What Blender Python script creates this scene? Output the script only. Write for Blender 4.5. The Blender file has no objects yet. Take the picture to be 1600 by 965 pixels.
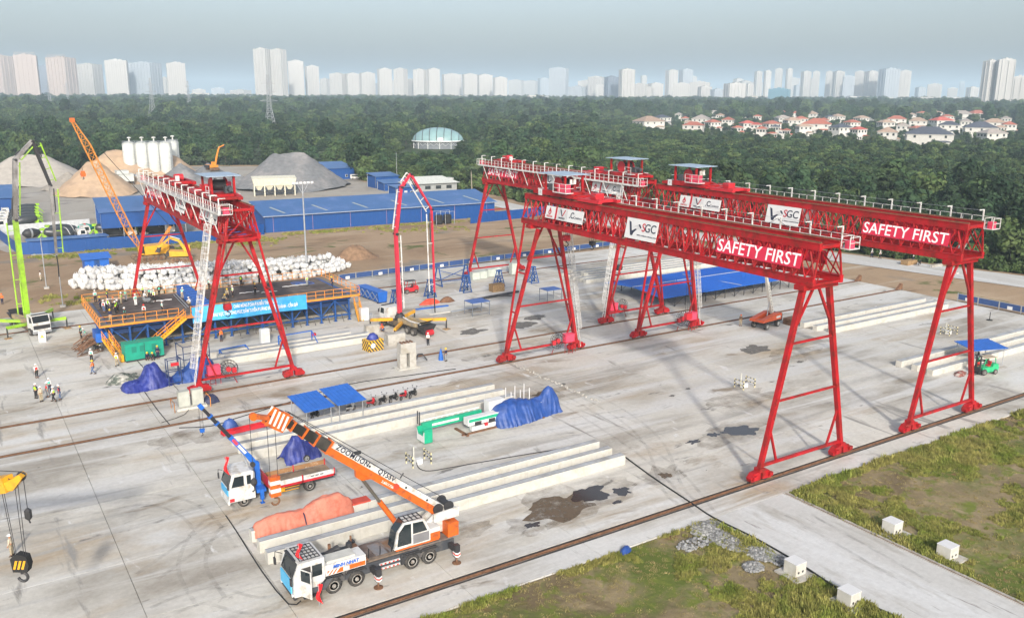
import bpy, math, random
import numpy as np
from mathutils import Vector, Matrix, noise
random.seed(7); rng = np.random.default_rng(7)
S = bpy.context.scene
COL = S.collection
R = math.radians
# ---------------------------------------------------------------- camera (solved from the crane rails)
F_PX, PITCH, ROLL, YAW, CAM_H = 1383.36, 0.2397665, 0.0040331, 0.9979609, 33.861
_fw = np.array([math.cos(YAW)*math.cos(PITCH), math.sin(YAW)*math.cos(PITCH), -math.sin(PITCH)])
_rt = np.array([math.sin(YAW), -math.cos(YAW), 0.0]); _up = np.cross(_rt, _fw)
_r2 = math.cos(ROLL)*_rt + math.sin(ROLL)*_up; _u2 = -math.sin(ROLL)*_rt + math.cos(ROLL)*_up
cd = bpy.data.cameras.new('camera'); cam = bpy.data.objects.new('camera', cd); COL.objects.link(cam)
cd.sensor_width = 36; cd.lens = F_PX/1600*36; cd.clip_start = .5; cd.clip_end = 40000
cam.matrix_world = Matrix(((_r2[0], _u2[0], -_fw[0], 0), (_r2[1], _u2[1], -_fw[1], 0), (_r2[2], _u2[2], -_fw[2], CAM_H), (0, 0, 0, 1)))
S.camera = cam
def ray(px, py):
    return (px-800)/F_PX*_r2 - (py-482.5)/F_PX*_u2 + _fw
def G(px, py, z=0.0):                       # the place on the level z where a point of the survey photo lies
    d = ray(px, py); t = (z-CAM_H)/d[2]
    return Vector((d[0]*t, d[1]*t, z))
def far(px, D, z=0.0):                      # ground place at forward distance D on the bearing of column px
    d = ray(px, 145.0); return Vector((d[0]*D, d[1]*D, z))
# ---------------------------------------------------------------- world, sun, exposure
W = bpy.data.worlds.new('World'); S.world = W; W.use_nodes = True
_n = W.node_tree.nodes; _bg = _n['Background']
sky = _n.new('ShaderNodeTexSky'); sky.sky_type = 'NISHITA'; sky.sun_disc = False
SUN_EL, SUN_AZ = R(26.5), R(246.0)          # azimuth of the sun, counter-clockwise from +X
sky.sun_elevation = SUN_EL; sky.sun_rotation = R(90)-SUN_AZ
sky.air_density = 1.0; sky.dust_density = 4.0; sky.ozone_density = 2.0; sky.altitude = 0
_hs = _n.new('ShaderNodeHueSaturation'); _hs.inputs['Saturation'].default_value = .68      # hazy, milky daylight
W.node_tree.links.new(sky.outputs[0], _hs.inputs['Color']); W.node_tree.links.new(_hs.outputs[0], _bg.inputs[0]); _bg.inputs[1].default_value = 0.15
sl = bpy.data.lights.new('sun', 'SUN'); so = bpy.data.objects.new('sun', sl); COL.objects.link(so)
sl.energy = 2.8; sl.angle = R(2.6); sl.color = (1.0, .94, .85)
so.rotation_euler = Vector((-math.cos(SUN_AZ)*math.cos(SUN_EL), -math.sin(SUN_AZ)*math.cos(SUN_EL), -math.sin(SUN_EL))).to_track_quat('-Z', 'Y').to_euler()
so.location = (0, 0, 120)
S.view_settings.view_transform = 'Standard'; S.view_settings.look = 'None'
HAZE = 0.00019
S.view_settings.exposure = 0.45; S.view_settings.gamma = 1.0; S.view_settings.use_curve_mapping = False
S.render.engine = 'CYCLES'
try:
    S.cycles.use_denoising = True; S.cycles.max_bounces = 6; S.cycles.diffuse_bounces = 2; S.cycles.glossy_bounces = 2
    S.cycles.volume_bounces = 1; S.cycles.transparent_max_bounces = 8
except Exception: pass
# ---------------------------------------------------------------- materials
MATS = {}
def mat(name, col, rough=.6, metal=0.0, var=.12, scale=1.5, col2=None, amt=.0, s2=.4, bump=0.0, bscale=8.0, rnd=0.0, alpha=1.0, spec=.5):
    """Principled paint / fabric / stone: fine grain (var), a second colour in patches (col2, amt) and relief (bump)"""
    if name in MATS: return MATS[name]
    m = bpy.data.materials.new(name); m.use_nodes = True; nt = m.node_tree; N = nt.nodes; L = nt.links
    b = N['Principled BSDF']; b.inputs['Roughness'].default_value = rough; b.inputs['Metallic'].default_value = metal
    b.inputs['Specular IOR Level'].default_value = spec
    geo = N.new('ShaderNodeNewGeometry')
    no = N.new('ShaderNodeTexNoise'); no.inputs['Scale'].default_value = scale; no.inputs['Detail'].default_value = 5
    L.new(geo.outputs['Position'], no.inputs['Vector'])
    mr = N.new('ShaderNodeMapRange'); mr.inputs['From Min'].default_value = .3; mr.inputs['From Max'].default_value = .7
    mr.inputs['To Min'].default_value = 1-var; mr.inputs['To Max'].default_value = 1+var
    L.new(no.outputs['Fac'], mr.inputs['Value'])
    mx = N.new('ShaderNodeMix'); mx.data_type = 'RGBA'; mx.inputs['A'].default_value = (*col, 1); mx.inputs['B'].default_value = (*(col2 or col), 1)
    if col2:
        n2 = N.new('ShaderNodeTexNoise'); n2.inputs['Scale'].default_value = s2; n2.inputs['Detail'].default_value = 7; n2.inputs['Roughness'].default_value = .65
        L.new(geo.outputs['Position'], n2.inputs['Vector'])
        r2 = N.new('ShaderNodeMapRange'); r2.inputs['From Min'].default_value = .62-amt*.5; r2.inputs['From Max'].default_value = .78-amt*.5
        L.new(n2.outputs['Fac'], r2.inputs['Value']); L.new(r2.outputs[0], mx.inputs['Factor'])
    else: mx.inputs['Factor'].default_value = 0
    hs = N.new('ShaderNodeHueSaturation'); L.new(mx.outputs['Result'], hs.inputs['Color'])
    if rnd:
        oi = N.new('ShaderNodeObjectInfo'); r3 = N.new('ShaderNodeMapRange'); r3.inputs['To Min'].default_value = 1-rnd; r3.inputs['To Max'].default_value = 1+rnd
        L.new(oi.outputs['Random'], r3.inputs['Value'])
        mm = N.new('ShaderNodeMath'); mm.operation = 'MULTIPLY'; L.new(mr.outputs[0], mm.inputs[0]); L.new(r3.outputs[0], mm.inputs[1]); L.new(mm.outputs[0], hs.inputs['Value'])
    else: L.new(mr.outputs[0], hs.inputs['Value'])
    L.new(hs.outputs[0], b.inputs['Base Color'])
    if bump:
        n3 = N.new('ShaderNodeTexNoise'); n3.inputs['Scale'].default_value = bscale; n3.inputs['Detail'].default_value = 6
        L.new(geo.outputs['Position'], n3.inputs['Vector'])
        bp = N.new('ShaderNodeBump'); bp.inputs['Strength'].default_value = bump; bp.inputs['Distance'].default_value = .1
        L.new(n3.outputs['Fac'], bp.inputs['Height']); L.new(bp.outputs[0], b.inputs['Normal'])
    MATS[name] = m; return m
red = mat('gantry_red', (.40, .010, .015), .5, var=.16, scale=.8, col2=(.22, .018, .014), amt=.32, s2=.9, bump=.08, bscale=2, spec=.3)
red2 = mat('machine_red', (.5, .02, .03), .45, var=.1)
pink = mat('cabinet_pink', (.75, .06, .12), .5)
whitep = mat('white_paint', (.62, .62, .605), .45, var=.07, scale=2.5, col2=(.40, .36, .30), amt=.24, s2=1.4)
steel = mat('galvanised', (.42, .44, .46), .45, .5)
dark = mat('dark_steel', (.035, .035, .038), .55)
black = mat('black_rubber', (.02, .02, .02), .85)
tyrem = mat('tyre', (.030, .029, .028), .9, col2=(.065, .06, .055), amt=.4, s2=3)
rimm = mat('rim', (.30, .29, .27), .5, col2=(.15,.12,.10), amt=.3, s2=3)
glass = mat('dark_glass', (.02, .028, .032), .08, spec=.8)
orange = mat('crane_orange', (.62, .12, .013), .45, var=.12, scale=2.5, col2=(.30, .08, .03), amt=.22, s2=1.6)
orange2 = mat('rail_orange', (.75, .27, .03), .5, var=.1)
yellow = mat('machine_yellow', (.72, .36, .02), .45, var=.1, col2=(.3, .16, .04), amt=.2)
lime = mat('lime_green', (.30, .55, .03), .45, var=.12, col2=(.2,.28,.06), amt=.25)
teal = mat('teal_green', (.01, .30, .20), .45)
green = mat('forklift_green', (.03, .42, .18), .45)
blue = mat('steel_blue', (.012, .07, .25), .5, var=.15, col2=(.02, .05, .12), amt=.2)
bluem = mat('truck_blue', (.015, .12, .48), .45)
tarpb = mat('tarp_blue', (.015, .06, .25), .5, var=.2, scale=1.2, bump=.4, bscale=3, col2=(.05, .10, .30), amt=.25, s2=.9)
tarpv = mat('tarp_violet', (.018, .03, .20), .5, var=.2, scale=1.2, bump=.4, bscale=3, col2=(.06, .08, .30), amt=.3, s2=1.5)
tarpo = mat('tarp_orange', (.56, .19, .125), .6, var=.15, scale=1.2, bump=.4, bscale=3, col2=(.50, .13, .08), amt=.3, s2=1.5)
beamc = mat('beam_concrete', (.54, .525, .475), .85, var=.06, scale=2.5, col2=(.47, .44, .37), amt=.22, s2=.9, rnd=.06)
conc = mat('grey_concrete', (.43, .415, .38), .9, var=.1, scale=2.5, col2=(.34, .31, .26), amt=.3, s2=.8)
rust = mat('rusty_steel', (.17, .085, .045), .8, var=.3, scale=3)
wood = mat('timber', (.30, .19, .09), .85, var=.25, scale=4)
navy = mat('navy', (.015, .025, .07), .7)
flagr = mat('flag_red', (.7, .01, .015), .6)
signw = mat('sign_white', (.66, .66, .655), .5, var=.03)
bannerr = mat('banner_red', (.62, .02, .06), .55, var=.05)
bannerb = mat('banner_blue', (.03, .33, .68), .5, var=.08, col2=(.10, .48, .78), amt=.4, s2=.25)
letterw = mat('letter_white', (.85, .85, .85), .5, var=.02)
letterd = mat('letter_dark', (.03, .035, .06), .5)
letterb = mat('letter_blue', (.02, .12, .55), .5)
letterr = mat('letter_red', (.45, .015, .03), .5)
greyp = mat('grey_print', (.55, .55, .55), .5)
# ---------------------------------------------------------------- mesh builder
class MB:
    def __init__(s): s.v = []; s.f = []; s.k = []; s.i = 0
    def mi(s, i): s.i = i; return s
    def add(s, vs, fs):
        o = len(s.v); s.v += [tuple(map(float, p)) for p in vs]
        for q in fs: s.f.append(tuple(o+j for j in q)); s.k.append(s.i)
        return s
    def box(s, x0, x1, y0, y1, z0, z1):
        return s.add([(x0,y0,z0),(x1,y0,z0),(x1,y1,z0),(x0,y1,z0),(x0,y0,z1),(x1,y0,z1),(x1,y1,z1),(x0,y1,z1)],
                     [(0,3,2,1),(4,5,6,7),(0,1,5,4),(1,2,6,5),(2,3,7,6),(3,0,4,7)])
    def hexa(s, b, t):                       # bottom four points, top four points
        return s.add(list(b)+list(t), [(0,3,2,1),(4,5,6,7),(0,1,5,4),(1,2,6,5),(2,3,7,6),(3,0,4,7)])
    def cb(s, c, d, rz=0, ry=0):
        m = Matrix.Rotation(rz, 3, 'Z') @ Matrix.Rotation(ry, 3, 'Y'); c = Vector(c); h = [a/2 for a in d]
        P = [c + m @ Vector((sx*h[0], sy*h[1], sz*h[2])) for sz in (-1, 1) for sx, sy in ((-1,-1),(1,-1),(1,1),(-1,1))]
        return s.hexa(P[:4], P[4:])
    def beam(s, p, q, w, h=None, up=(0,0,1), w2=None, h2=None):
        p, q = Vector(p), Vector(q); d = (q-p).normalized(); u = Vector(up)
        if abs(d.dot(u)) > .98: u = Vector((0,1,0)) if abs(d.y) < .9 else Vector((1,0,0))
        a = d.cross(u).normalized(); b = a.cross(d); h = h or w; w2 = w2 or w; h2 = h2 or (h if w2 == w else h*w2/w)
        f = lambda c, w, h: [c-a*w/2-b*h/2, c+a*w/2-b*h/2, c+a*w/2+b*h/2, c-a*w/2+b*h/2]
        return s.hexa(f(p, w, h), f(q, w2, h2))
    def tube(s, p, q, r, n=8, r2=None, cap=True):
        p, q = Vector(p), Vector(q); d = (q-p).normalized(); u = Vector((0,0,1)) if abs(d.z) < .9 else Vector((1,0,0))
        a = d.cross(u).normalized(); b = a.cross(d); r2 = r if r2 is None else r2; vs = []
        for c, rr in ((p, r), (q, r2)):
            for i in range(n):
                t = 2*math.pi*i/n; vs.append(c + a*math.cos(t)*rr + b*math.sin(t)*rr)
        fs = [(i, (i+1) % n, n+(i+1) % n, n+i) for i in range(n)]
        if cap: fs += [tuple(range(n))[::-1], tuple(range(n, 2*n))]
        return s.add(vs, fs)
    def path(s, pts, r, n=6):
        for a, b in zip(pts[:-1], pts[1:]): s.tube(a, b, r, n)
        return s
    def prism(s, pts, a, b, axis='y'):       # 2-D outline extruded between a and b; outline axes: y->(x,z) x->(y,z) z->(x,y)
        f = {'y': lambda u, w, t: (u, t, w), 'x': lambda u, w, t: (t, u, w), 'z': lambda u, w, t: (u, w, t)}[axis]; n = len(pts)
        return s.add([f(u, w, a) for u, w in pts]+[f(u, w, b) for u, w in pts],
                     [tuple(range(n))[::-1], tuple(range(n, 2*n))]+[(i, (i+1) % n, n+(i+1) % n, n+i) for i in range(n)])
    def lathe(s, prof, n=16, c=(0,0,0), axis='z'):
        vs = []; c = Vector(c)
        for r, z in prof:
            for i in range(n):
                t = 2*math.pi*i/n; x, y = r*math.cos(t), r*math.sin(t)
                vs.append(c+Vector({'z': (x,y,z), 'y': (x,z,y), 'x': (z,x,y)}[axis]))
        k = len(prof); fs = [(j*n+i, j*n+(i+1) % n, (j+1)*n+(i+1) % n, (j+1)*n+i) for j in range(k-1) for i in range(n)]
        fs += [tuple(range(n))[::-1], tuple(range((k-1)*n, k*n))]
        return s.add(vs, fs)
    def ell(s, c, r, n=10, m=6, j=0.0, zmin=-1.0):
        vs = []; fs = []
        for a in range(m+1):
            th = math.pi*a/m
            for b in range(n):
                ph = 2*math.pi*b/n; k = 1+random.uniform(-j, j)
                z = max(math.cos(th), zmin)
                vs.append((c[0]+r[0]*math.sin(th)*math.cos(ph)*k, c[1]+r[1]*math.sin(th)*math.sin(ph)*k, c[2]+r[2]*z*k))
        for a in range(m):
            for b in range(n): fs.append((a*n+b, (a+1)*n+b, (a+1)*n+(b+1) % n, a*n+(b+1) % n))
        return s.add(vs, fs)
    def grid(s, fn, nu, nv):
        vs = [fn(u/nu, v/nv) for v in range(nv+1) for u in range(nu+1)]; w = nu+1
        return s.add(vs, [(v*w+u, v*w+u+1, (v+1)*w+u+1, (v+1)*w+u) for v in range(nv) for u in range(nu)])
    def mesh(s, name, mats, smooth=False):
        me = bpy.data.meshes.new(name); me.from_pydata(s.v, [], s.f)
        for m in (mats if isinstance(mats, (list, tuple)) else [mats]): me.materials.append(m)
        me.polygons.foreach_set('material_index', s.k)
        if smooth: me.polygons.foreach_set('use_smooth', [True]*len(s.f))
        me.update(); return me
    def build(s, name, mats, parent=None, smooth=False, loc=None, kind=None):
        return put(name, s.mesh(name, mats, smooth), parent, loc, kind=kind)
def put(name, me, parent=None, loc=None, rz=0, kind=None, sc=None):
    o = bpy.data.objects.new(name, me); COL.objects.link(o)
    if parent: o.parent = parent
    if loc is not None: o.location = loc
    if rz: o.rotation_euler.z = rz
    if sc is not None: o.scale = (sc, sc, sc) if isinstance(sc, (int, float)) else sc
    if kind: o['kind'] = kind
    return o
def tag(o, label, cat, group=None):
    o['label'] = label; o['category'] = cat
    if group: o['group'] = group
    return o
def T(name, label, cat, loc=(0,0,0), rz=0, group=None):
    o = bpy.data.objects.new(name, None); COL.objects.link(o); o.location = loc; o.rotation_euler.z = rz; o.empty_display_size = .3
    return tag(o, label, cat, group)
def dup(o, parent=None):
    c = o.copy(); COL.objects.link(c)
    if parent: c.parent = parent
    for ch in list(o.children): dup(ch, c)
    return c
def again(o, label, loc, rz=0, group=None):
    c = dup(o); c.location = loc; c.rotation_euler.z = rz; c['label'] = label
    if group: c['group'] = group
    return c
def struct(name, mb, m, smooth=False):
    o = mb.build(name, m, smooth=smooth); o['kind'] = 'structure'; return o
# ---------------------------------------------------------------- lettering (made while the scene is still empty)
TXT = {}
def text_mesh(body, size, m, shear=0.0, bold=0.0, space=1.0):
    k = (body, size, m.name, shear, bold, space)
    if k in TXT: return TXT[k]
    cu = bpy.data.curves.new('txt', 'FONT'); cu.body = body; cu.size = size; cu.shear = shear; cu.offset = bold; cu.space_character = space
    cu.align_x = 'CENTER'; cu.align_y = 'CENTER'; cu.resolution_u = 3; cu.extrude = .012
    o = bpy.data.objects.new('txt', cu); COL.objects.link(o)
    me = bpy.data.meshes.new_from_object(o.evaluated_get(bpy.context.evaluated_depsgraph_get()))
    bpy.data.objects.remove(o); me.materials.clear(); me.materials.append(m); TXT[k] = me; return me
def frame(c, xd, yd):                        # matrix with the lettering's right and up directions
    x = Vector(xd).normalized(); y = Vector(yd).normalized(); n = x.cross(y).normalized(); y = n.cross(x)
    return Matrix(((x.x, y.x, n.x, c[0]), (x.y, y.y, n.y, c[1]), (x.z, y.z, n.z, c[2]), (0,0,0,1)))
def letter(name, me, parent, c, xd, yd):
    o = bpy.data.objects.new(name, me); COL.objects.link(o); o.parent = parent; o.matrix_local = frame(c, xd, yd); return o
tx_safety = text_mesh('SAFETY FIRST', 1.62, letterw, 0, .012, 1.02)
tx_s = text_mesh('S', 1.25, letterr, 0, .012); tx_gc = text_mesh('GC', 1.25, letterd, 0, .012)
tx_sub = text_mesh('INVEST & DESIGN CONSTRUCTION', .19, letterd)
tx_vin = text_mesh('VINSPEED', .30, letterd); tx_con = text_mesh('Coninco', .46, letterd); tx_c = text_mesh('.C', 1.0, letterd, 0, .02); tx_deo = text_mesh('DEOCA', .34, letterr, 0, .01)
tx_b1 = text_mesh('CHÀO MỪNG ĐOÀN ĐẠI BIỂU THAM QUAN', .62, letterw, 0, .012)
tx_b2 = text_mesh('KHU VỰC THI CÔNG ĐÚC DẦM TUYẾN ĐƯỜNG SẮT BẾN THÀNH - CẦN GIỜ', .62, letterw, 0, .012)
tx_zoom = text_mesh('ZOOMLION', .50, letterd, 0, .012, 1.15); tx_qy = text_mesh('QY55V', .50, letterd, 0, .012, 1.1); tx_ph = text_mesh('2.6017.736', .26, letterw)
tx_minh = text_mesh('MINH NHAT', .34, letterb, .2, .012)
tx_one = text_mesh('1', .5, letterd)
# ---------------------------------------------------------------- people: one skinned body per pose, clothes as separate skins
def skinned(name, pts, edges, rad, sub=1):
    me = bpy.data.meshes.new(name); me.from_pydata(pts, edges, [])
    o = bpy.data.objects.new(name, me); COL.objects.link(o)
    o.modifiers.new('s', 'SKIN'); me.skin_vertices[0].data  # layer made by the modifier
    for i, r in enumerate(rad):
        me.skin_vertices[0].data[i].radius = (r, r) if not isinstance(r, tuple) else r
        me.skin_vertices[0].data[i].use_root = (i == 0)
    m = o.modifiers.new('u', 'SUBSURF'); m.levels = m.render_levels = sub
    r = bpy.data.meshes.new_from_object(o.evaluated_get(bpy.context.evaluated_depsgraph_get())); bpy.data.objects.remove(o)
    return r
def pose(pelvis, chest, neck, head, L):      # L: per side (shoulder, elbow, wrist) and (hip, knee, ankle)
    return dict(pelvis=pelvis, chest=chest, neck=neck, head=head, L=L)
def std(dz=0, arm=((.20,.02,1.14),(.22,.10,.90)), arm2=None, leg=((.10,0,.50),(.11,-.03,.09)), leg2=None, lean=0.0):
    a2 = arm2 or tuple((-p[0], p[1], p[2]) for p in arm); l2 = leg2 or tuple((-p[0], p[1], p[2]) for p in leg)
    ch = (0, .45*math.sin(lean), .93+.45*math.cos(lean)); nk = (0, .58*math.sin(lean), .93+.58*math.cos(lean)); hd = (0, .02+.74*math.sin(lean*.8), .93+.72*math.cos(lean*.8))
    sh = lambda sx: (.17*sx, ch[1], ch[2]+.02*math.cos(lean))
    return dict(P=(0,0,.93), C=ch, N=nk, H=hd, A=((sh(1),)+tuple(arm), (sh(-1),)+a2), K=(((.09,0,.88),)+tuple(leg), ((-.09,0,.88),)+l2))
POSES = {
 'stand': std(),
 'walk': std(arm=((.20,-.10,1.15),(.20,-.08,.90)), arm2=((-.20,.12,1.14),(-.19,.24,.95)), leg=((.10,.16,.52),(.10,.24,.10)), leg2=((-.10,.02,.50),(-.10,-.26,.14))),
 'point': std(arm=((.24,.18,1.26),(.22,.42,1.34)), arm2=((-.21,.0,1.13),(-.16,.16,.98)), leg=((.13,.02,.50),(.15,0,.09))),
 'work': std(arm=((.20,.30,1.05),(.12,.50,.92)), arm2=((-.20,.30,1.05),(-.12,.50,.90)), lean=.45, leg=((.13,.06,.50),(.14,-.06,.09))),
}
POSES['crouch'] = dict(P=(0,0,.38), C=(0,.20,.76), N=(0,.27,.88), H=(0,.33,1.02), A=(((.17,.20,.78),(.24,.42,.62),(.14,.56,.44)), ((-.17,.20,.78),(-.24,.42,.62),(-.14,.56,.44))),
                       K=(((.10,.02,.36),(.17,.42,.46),(.14,.12,.09)), ((-.10,.02,.36),(-.17,.42,.46),(-.14,.12,.09))))
POSES['ride'] = dict(P=(0,0,.80), C=(0,.08,1.24), N=(0,.10,1.37), H=(0,.12,1.52), A=(((.17,.08,1.26),(.27,.28,1.08),(.26,.52,1.02)), ((-.17,.08,1.26),(-.27,.28,1.08),(-.26,.52,1.02))),
                     K=(((.10,.02,.78),(.20,.40,.66),(.19,.26,.24)), ((-.10,.02,.78),(-.20,.40,.66),(-.19,.26,.24))))
skinm = mat('skin', (.42, .22, .13), .6); bootm = mat('boots', (.03, .025, .02), .7); hairm = mat('hair_black', (.012, .01, .01), .7); eyem = mat('eyes', (.02, .015, .01), .3)
BODY = {}
def lerp(a, b, t): return tuple(a[i]+(b[i]-a[i])*t for i in range(3))
for pn, p in POSES.items():
    pts = [p['P'], lerp(p['P'], p['C'], .5), p['C'], p['N'], lerp(p['N'], p['H'], .45), p['H'], lerp(p['N'], p['H'], 1.5)]
    ed = [(0,1),(1,2),(2,3),(3,4),(4,5),(5,6)]; rd = [.125,.115,.135,.055,.075,.098,.06]
    for sh, el, wr in p['A']:
        i = len(pts); hd = lerp(el, wr, 1.3); pts += [sh, el, wr, hd]; ed += [(2,i),(i,i+1),(i+1,i+2),(i+2,i+3)]; rd += [.062,.042,.030,(.040,.018)]
    for hp, kn, an in p['K']:
        i = len(pts); toe = (an[0], an[1]+.17, an[2]-.04); pts += [hp, kn, an, toe]; ed += [(0,i),(i,i+1),(i+1,i+2),(i+2,i+3)]; rd += [.090,.060,.045,.045]
    b = skinned('body', pts, ed, rd)
    x = MB(); x.v = [tuple(v.co) for v in b.vertices]; x.f = [tuple(q.vertices) for q in b.polygons]; x.k = [0]*len(x.f)
    for si, (sh, el, wr) in enumerate(p['A']):    # four fingers of different lengths, bent at the knuckle, and a thumb off the side of the palm
        d = (Vector(wr)-Vector(el)).normalized(); palm = Vector(wr)+d*.075; fw = Vector((0,1,0))-d*d.y
        fw = fw.normalized() if fw.length > .2 else Vector((1 if si == 0 else -1, 0, 0)); sd = d.cross(fw)
        for k, ln in enumerate((.034,.042,.040,.030)):
            o = palm+fw*(.030-.020*k); kn = o+d*ln; x.tube(o-d*.015, kn, .010, 5, .009); x.tube(kn, kn+(d+sd*(.5 if si else -.5)).normalized()*ln*.8, .009, 5, .007)
        o = palm-d*.045+fw*.030; x.tube(o, o+(fw*.8+d).normalized()*.045, .011, 5, .009); x.tube(o+(fw*.8+d).normalized()*.045, o+(fw*.3+d).normalized()*.075, .009, 5, .007)
    H = Vector(p['H']); x.tube(H+Vector((0,.08,.0)), H+Vector((0,.125,-.02)), .018, 5, .012)      # nose
    for sx in (-1, 1): x.ell(H+Vector((.095*sx,.0,-.005)), (.014,.026,.038), 6, 4)              # ears
    x.mi(1)
    for sx in (-1, 1): x.ell(H+Vector((.036*sx,.088,.018)), (.013,.010,.010), 6, 4)             # eyes
    x.mi(2); x.cb(H+Vector((0,.094,-.048)), (.052,.012,.010))                                  # mouth
    me = x.mesh('person_body', [skinm, eyem, mat('lips', (.35, .10, .09), .5)], True)
    tro = skinned('trousers', [p['P']]+[q for k in p['K'] for q in (k[0], k[1], lerp(k[1], k[2], .85))], [(0,1),(1,2),(2,3),(0,4),(4,5),(5,6)], [.145,.115,.085,.075,.115,.085,.075])
    shi = skinned('shirt', [lerp(p['P'], p['C'], .1), lerp(p['P'], p['C'], .55), p['C'], lerp(p['C'], p['N'], .75)]+[q for a in p['A'] for q in (a[0], a[1], lerp(a[1], a[2], .8))],
                  [(0,1),(1,2),(2,3),(2,4),(4,5),(5,6),(2,7),(7,8),(8,9)], [.15,.145,.16,.075,.085,.062,.050,.085,.062,.050])
    ves = skinned('vest', [lerp(p['P'], p['C'], .18), lerp(p['P'], p['C'], .6), p['C'], lerp(p['C'], p['N'], .6)]+[lerp(p['C'], a[0], .85) for a in p['A']], [(0,1),(1,2),(2,3),(2,4),(2,5)], [.172,.165,.178,.09,.10,.10])
    bo = MB()
    for k in p['K']:
        an = Vector(k[2]); bo.hexa([an+Vector((-.055,-.08,-.09)), an+Vector((.055,-.08,-.09)), an+Vector((.05,.22,-.09)), an+Vector((-.05,.22,-.09))],
                                   [an+Vector((-.05,-.07,.09)), an+Vector((.05,-.07,.09)), an+Vector((.04,.16,-.03)), an+Vector((-.04,.16,-.03))])
    he = MB(); he.lathe([(.150,.02),(.150,.035),(.128,.04),(.122,.09),(.095,.135),(.05,.158),(.004,.165)], 12, (H.x, H.y, H.z)); he.cb((H.x, H.y+.15, H.z+.03), (.17,.10,.015))
    BODY[pn] = (me, {'trousers': tro, 'shirt': shi, 'vest': ves, 'boots': bo.mesh('boots', bootm), 'helmet': he.mesh('helmet', bootm)})
CLOTH = {'navy': (.012,.02,.06), 'black': (.015,.015,.018), 'grey': (.25,.26,.27), 'khaki': (.36,.30,.20), 'white': (.72,.72,.70), 'beige': (.55,.48,.36), 'green': (.42,.78,.03),
         'teal': (.12,.55,.40), 'orange': (.85,.16,.02), 'red': (.62,.03,.03), 'yellow': (.80,.55,.02), 'blue': (.05,.14,.45), 'brown': (.16,.10,.06), 'denim': (.08,.12,.22)}
_pm = {}
def clothes(pn, part, c):
    if (pn, part, c) not in _pm:
        me = BODY[pn][1][part].copy(); me.name = part; me.materials.clear(); me.materials.append(mat('cloth_'+c, CLOTH[c], .8, var=.12, scale=9)); me.polygons.foreach_set('material_index', [0]*len(me.polygons)); _pm[(pn, part, c)] = me
    return _pm[(pn, part, c)]
def person(loc, label, ps='stand', rz=0, vest=None, shirt='white', trousers='navy', helmet='white', group='workers and visitors on the site', sc=1.0):
    o = put('person', BODY[ps][0], None, loc, rz, sc=sc); tag(o, label, 'person', group)
    put('trousers', clothes(ps, 'trousers', trousers), o); put('shirt', clothes(ps, 'shirt', shirt), o); put('boots', BODY[ps][1]['boots'], o)
    if vest: put('vest', clothes(ps, 'vest', vest), o)
    if helmet: put('helmet', clothes(ps, 'helmet', helmet), o)
    else: put('hair', clothes(ps, 'helmet', 'black'), o)
    return o
# ================================================================ the setting
YF, Y3, Y2, Y4 = 49.83, 92.24, 100.84, 141.93
def ramp_mix(nt, fac, a, b, lo, hi):
    N, L = nt.nodes, nt.links
    r = N.new('ShaderNodeMapRange'); r.inputs['From Min'].default_value = lo; r.inputs['From Max'].default_value = hi; L.new(fac, r.inputs['Value'])
    m = N.new('ShaderNodeMix'); m.data_type = 'RGBA'; L.new(r.outputs[0], m.inputs['Factor'])
    for sock, c in (('A', a), ('B', b)):
        if isinstance(c, tuple): m.inputs[sock].default_value = (*c, 1)
        else: L.new(c, m.inputs[sock])
    return m.outputs['Result']
def noise_out(nt, pos, scale, detail=6, rough=.6, st=None, off=(0,0,0), dist=0.0):
    N, L = nt.nodes, nt.links; src = pos
    mp = N.new('ShaderNodeMapping'); mp.inputs['Location'].default_value = off
    if st: mp.inputs['Scale'].default_value = st
    L.new(pos, mp.inputs['Vector']); src = mp.outputs[0]
    n = N.new('ShaderNodeTexNoise'); n.inputs['Scale'].default_value = scale; n.inputs['Detail'].default_value = detail; n.inputs['Roughness'].default_value = rough; n.inputs['Distortion'].default_value = dist
    L.new(src, n.inputs['Vector']); return n.outputs['Fac']
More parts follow.
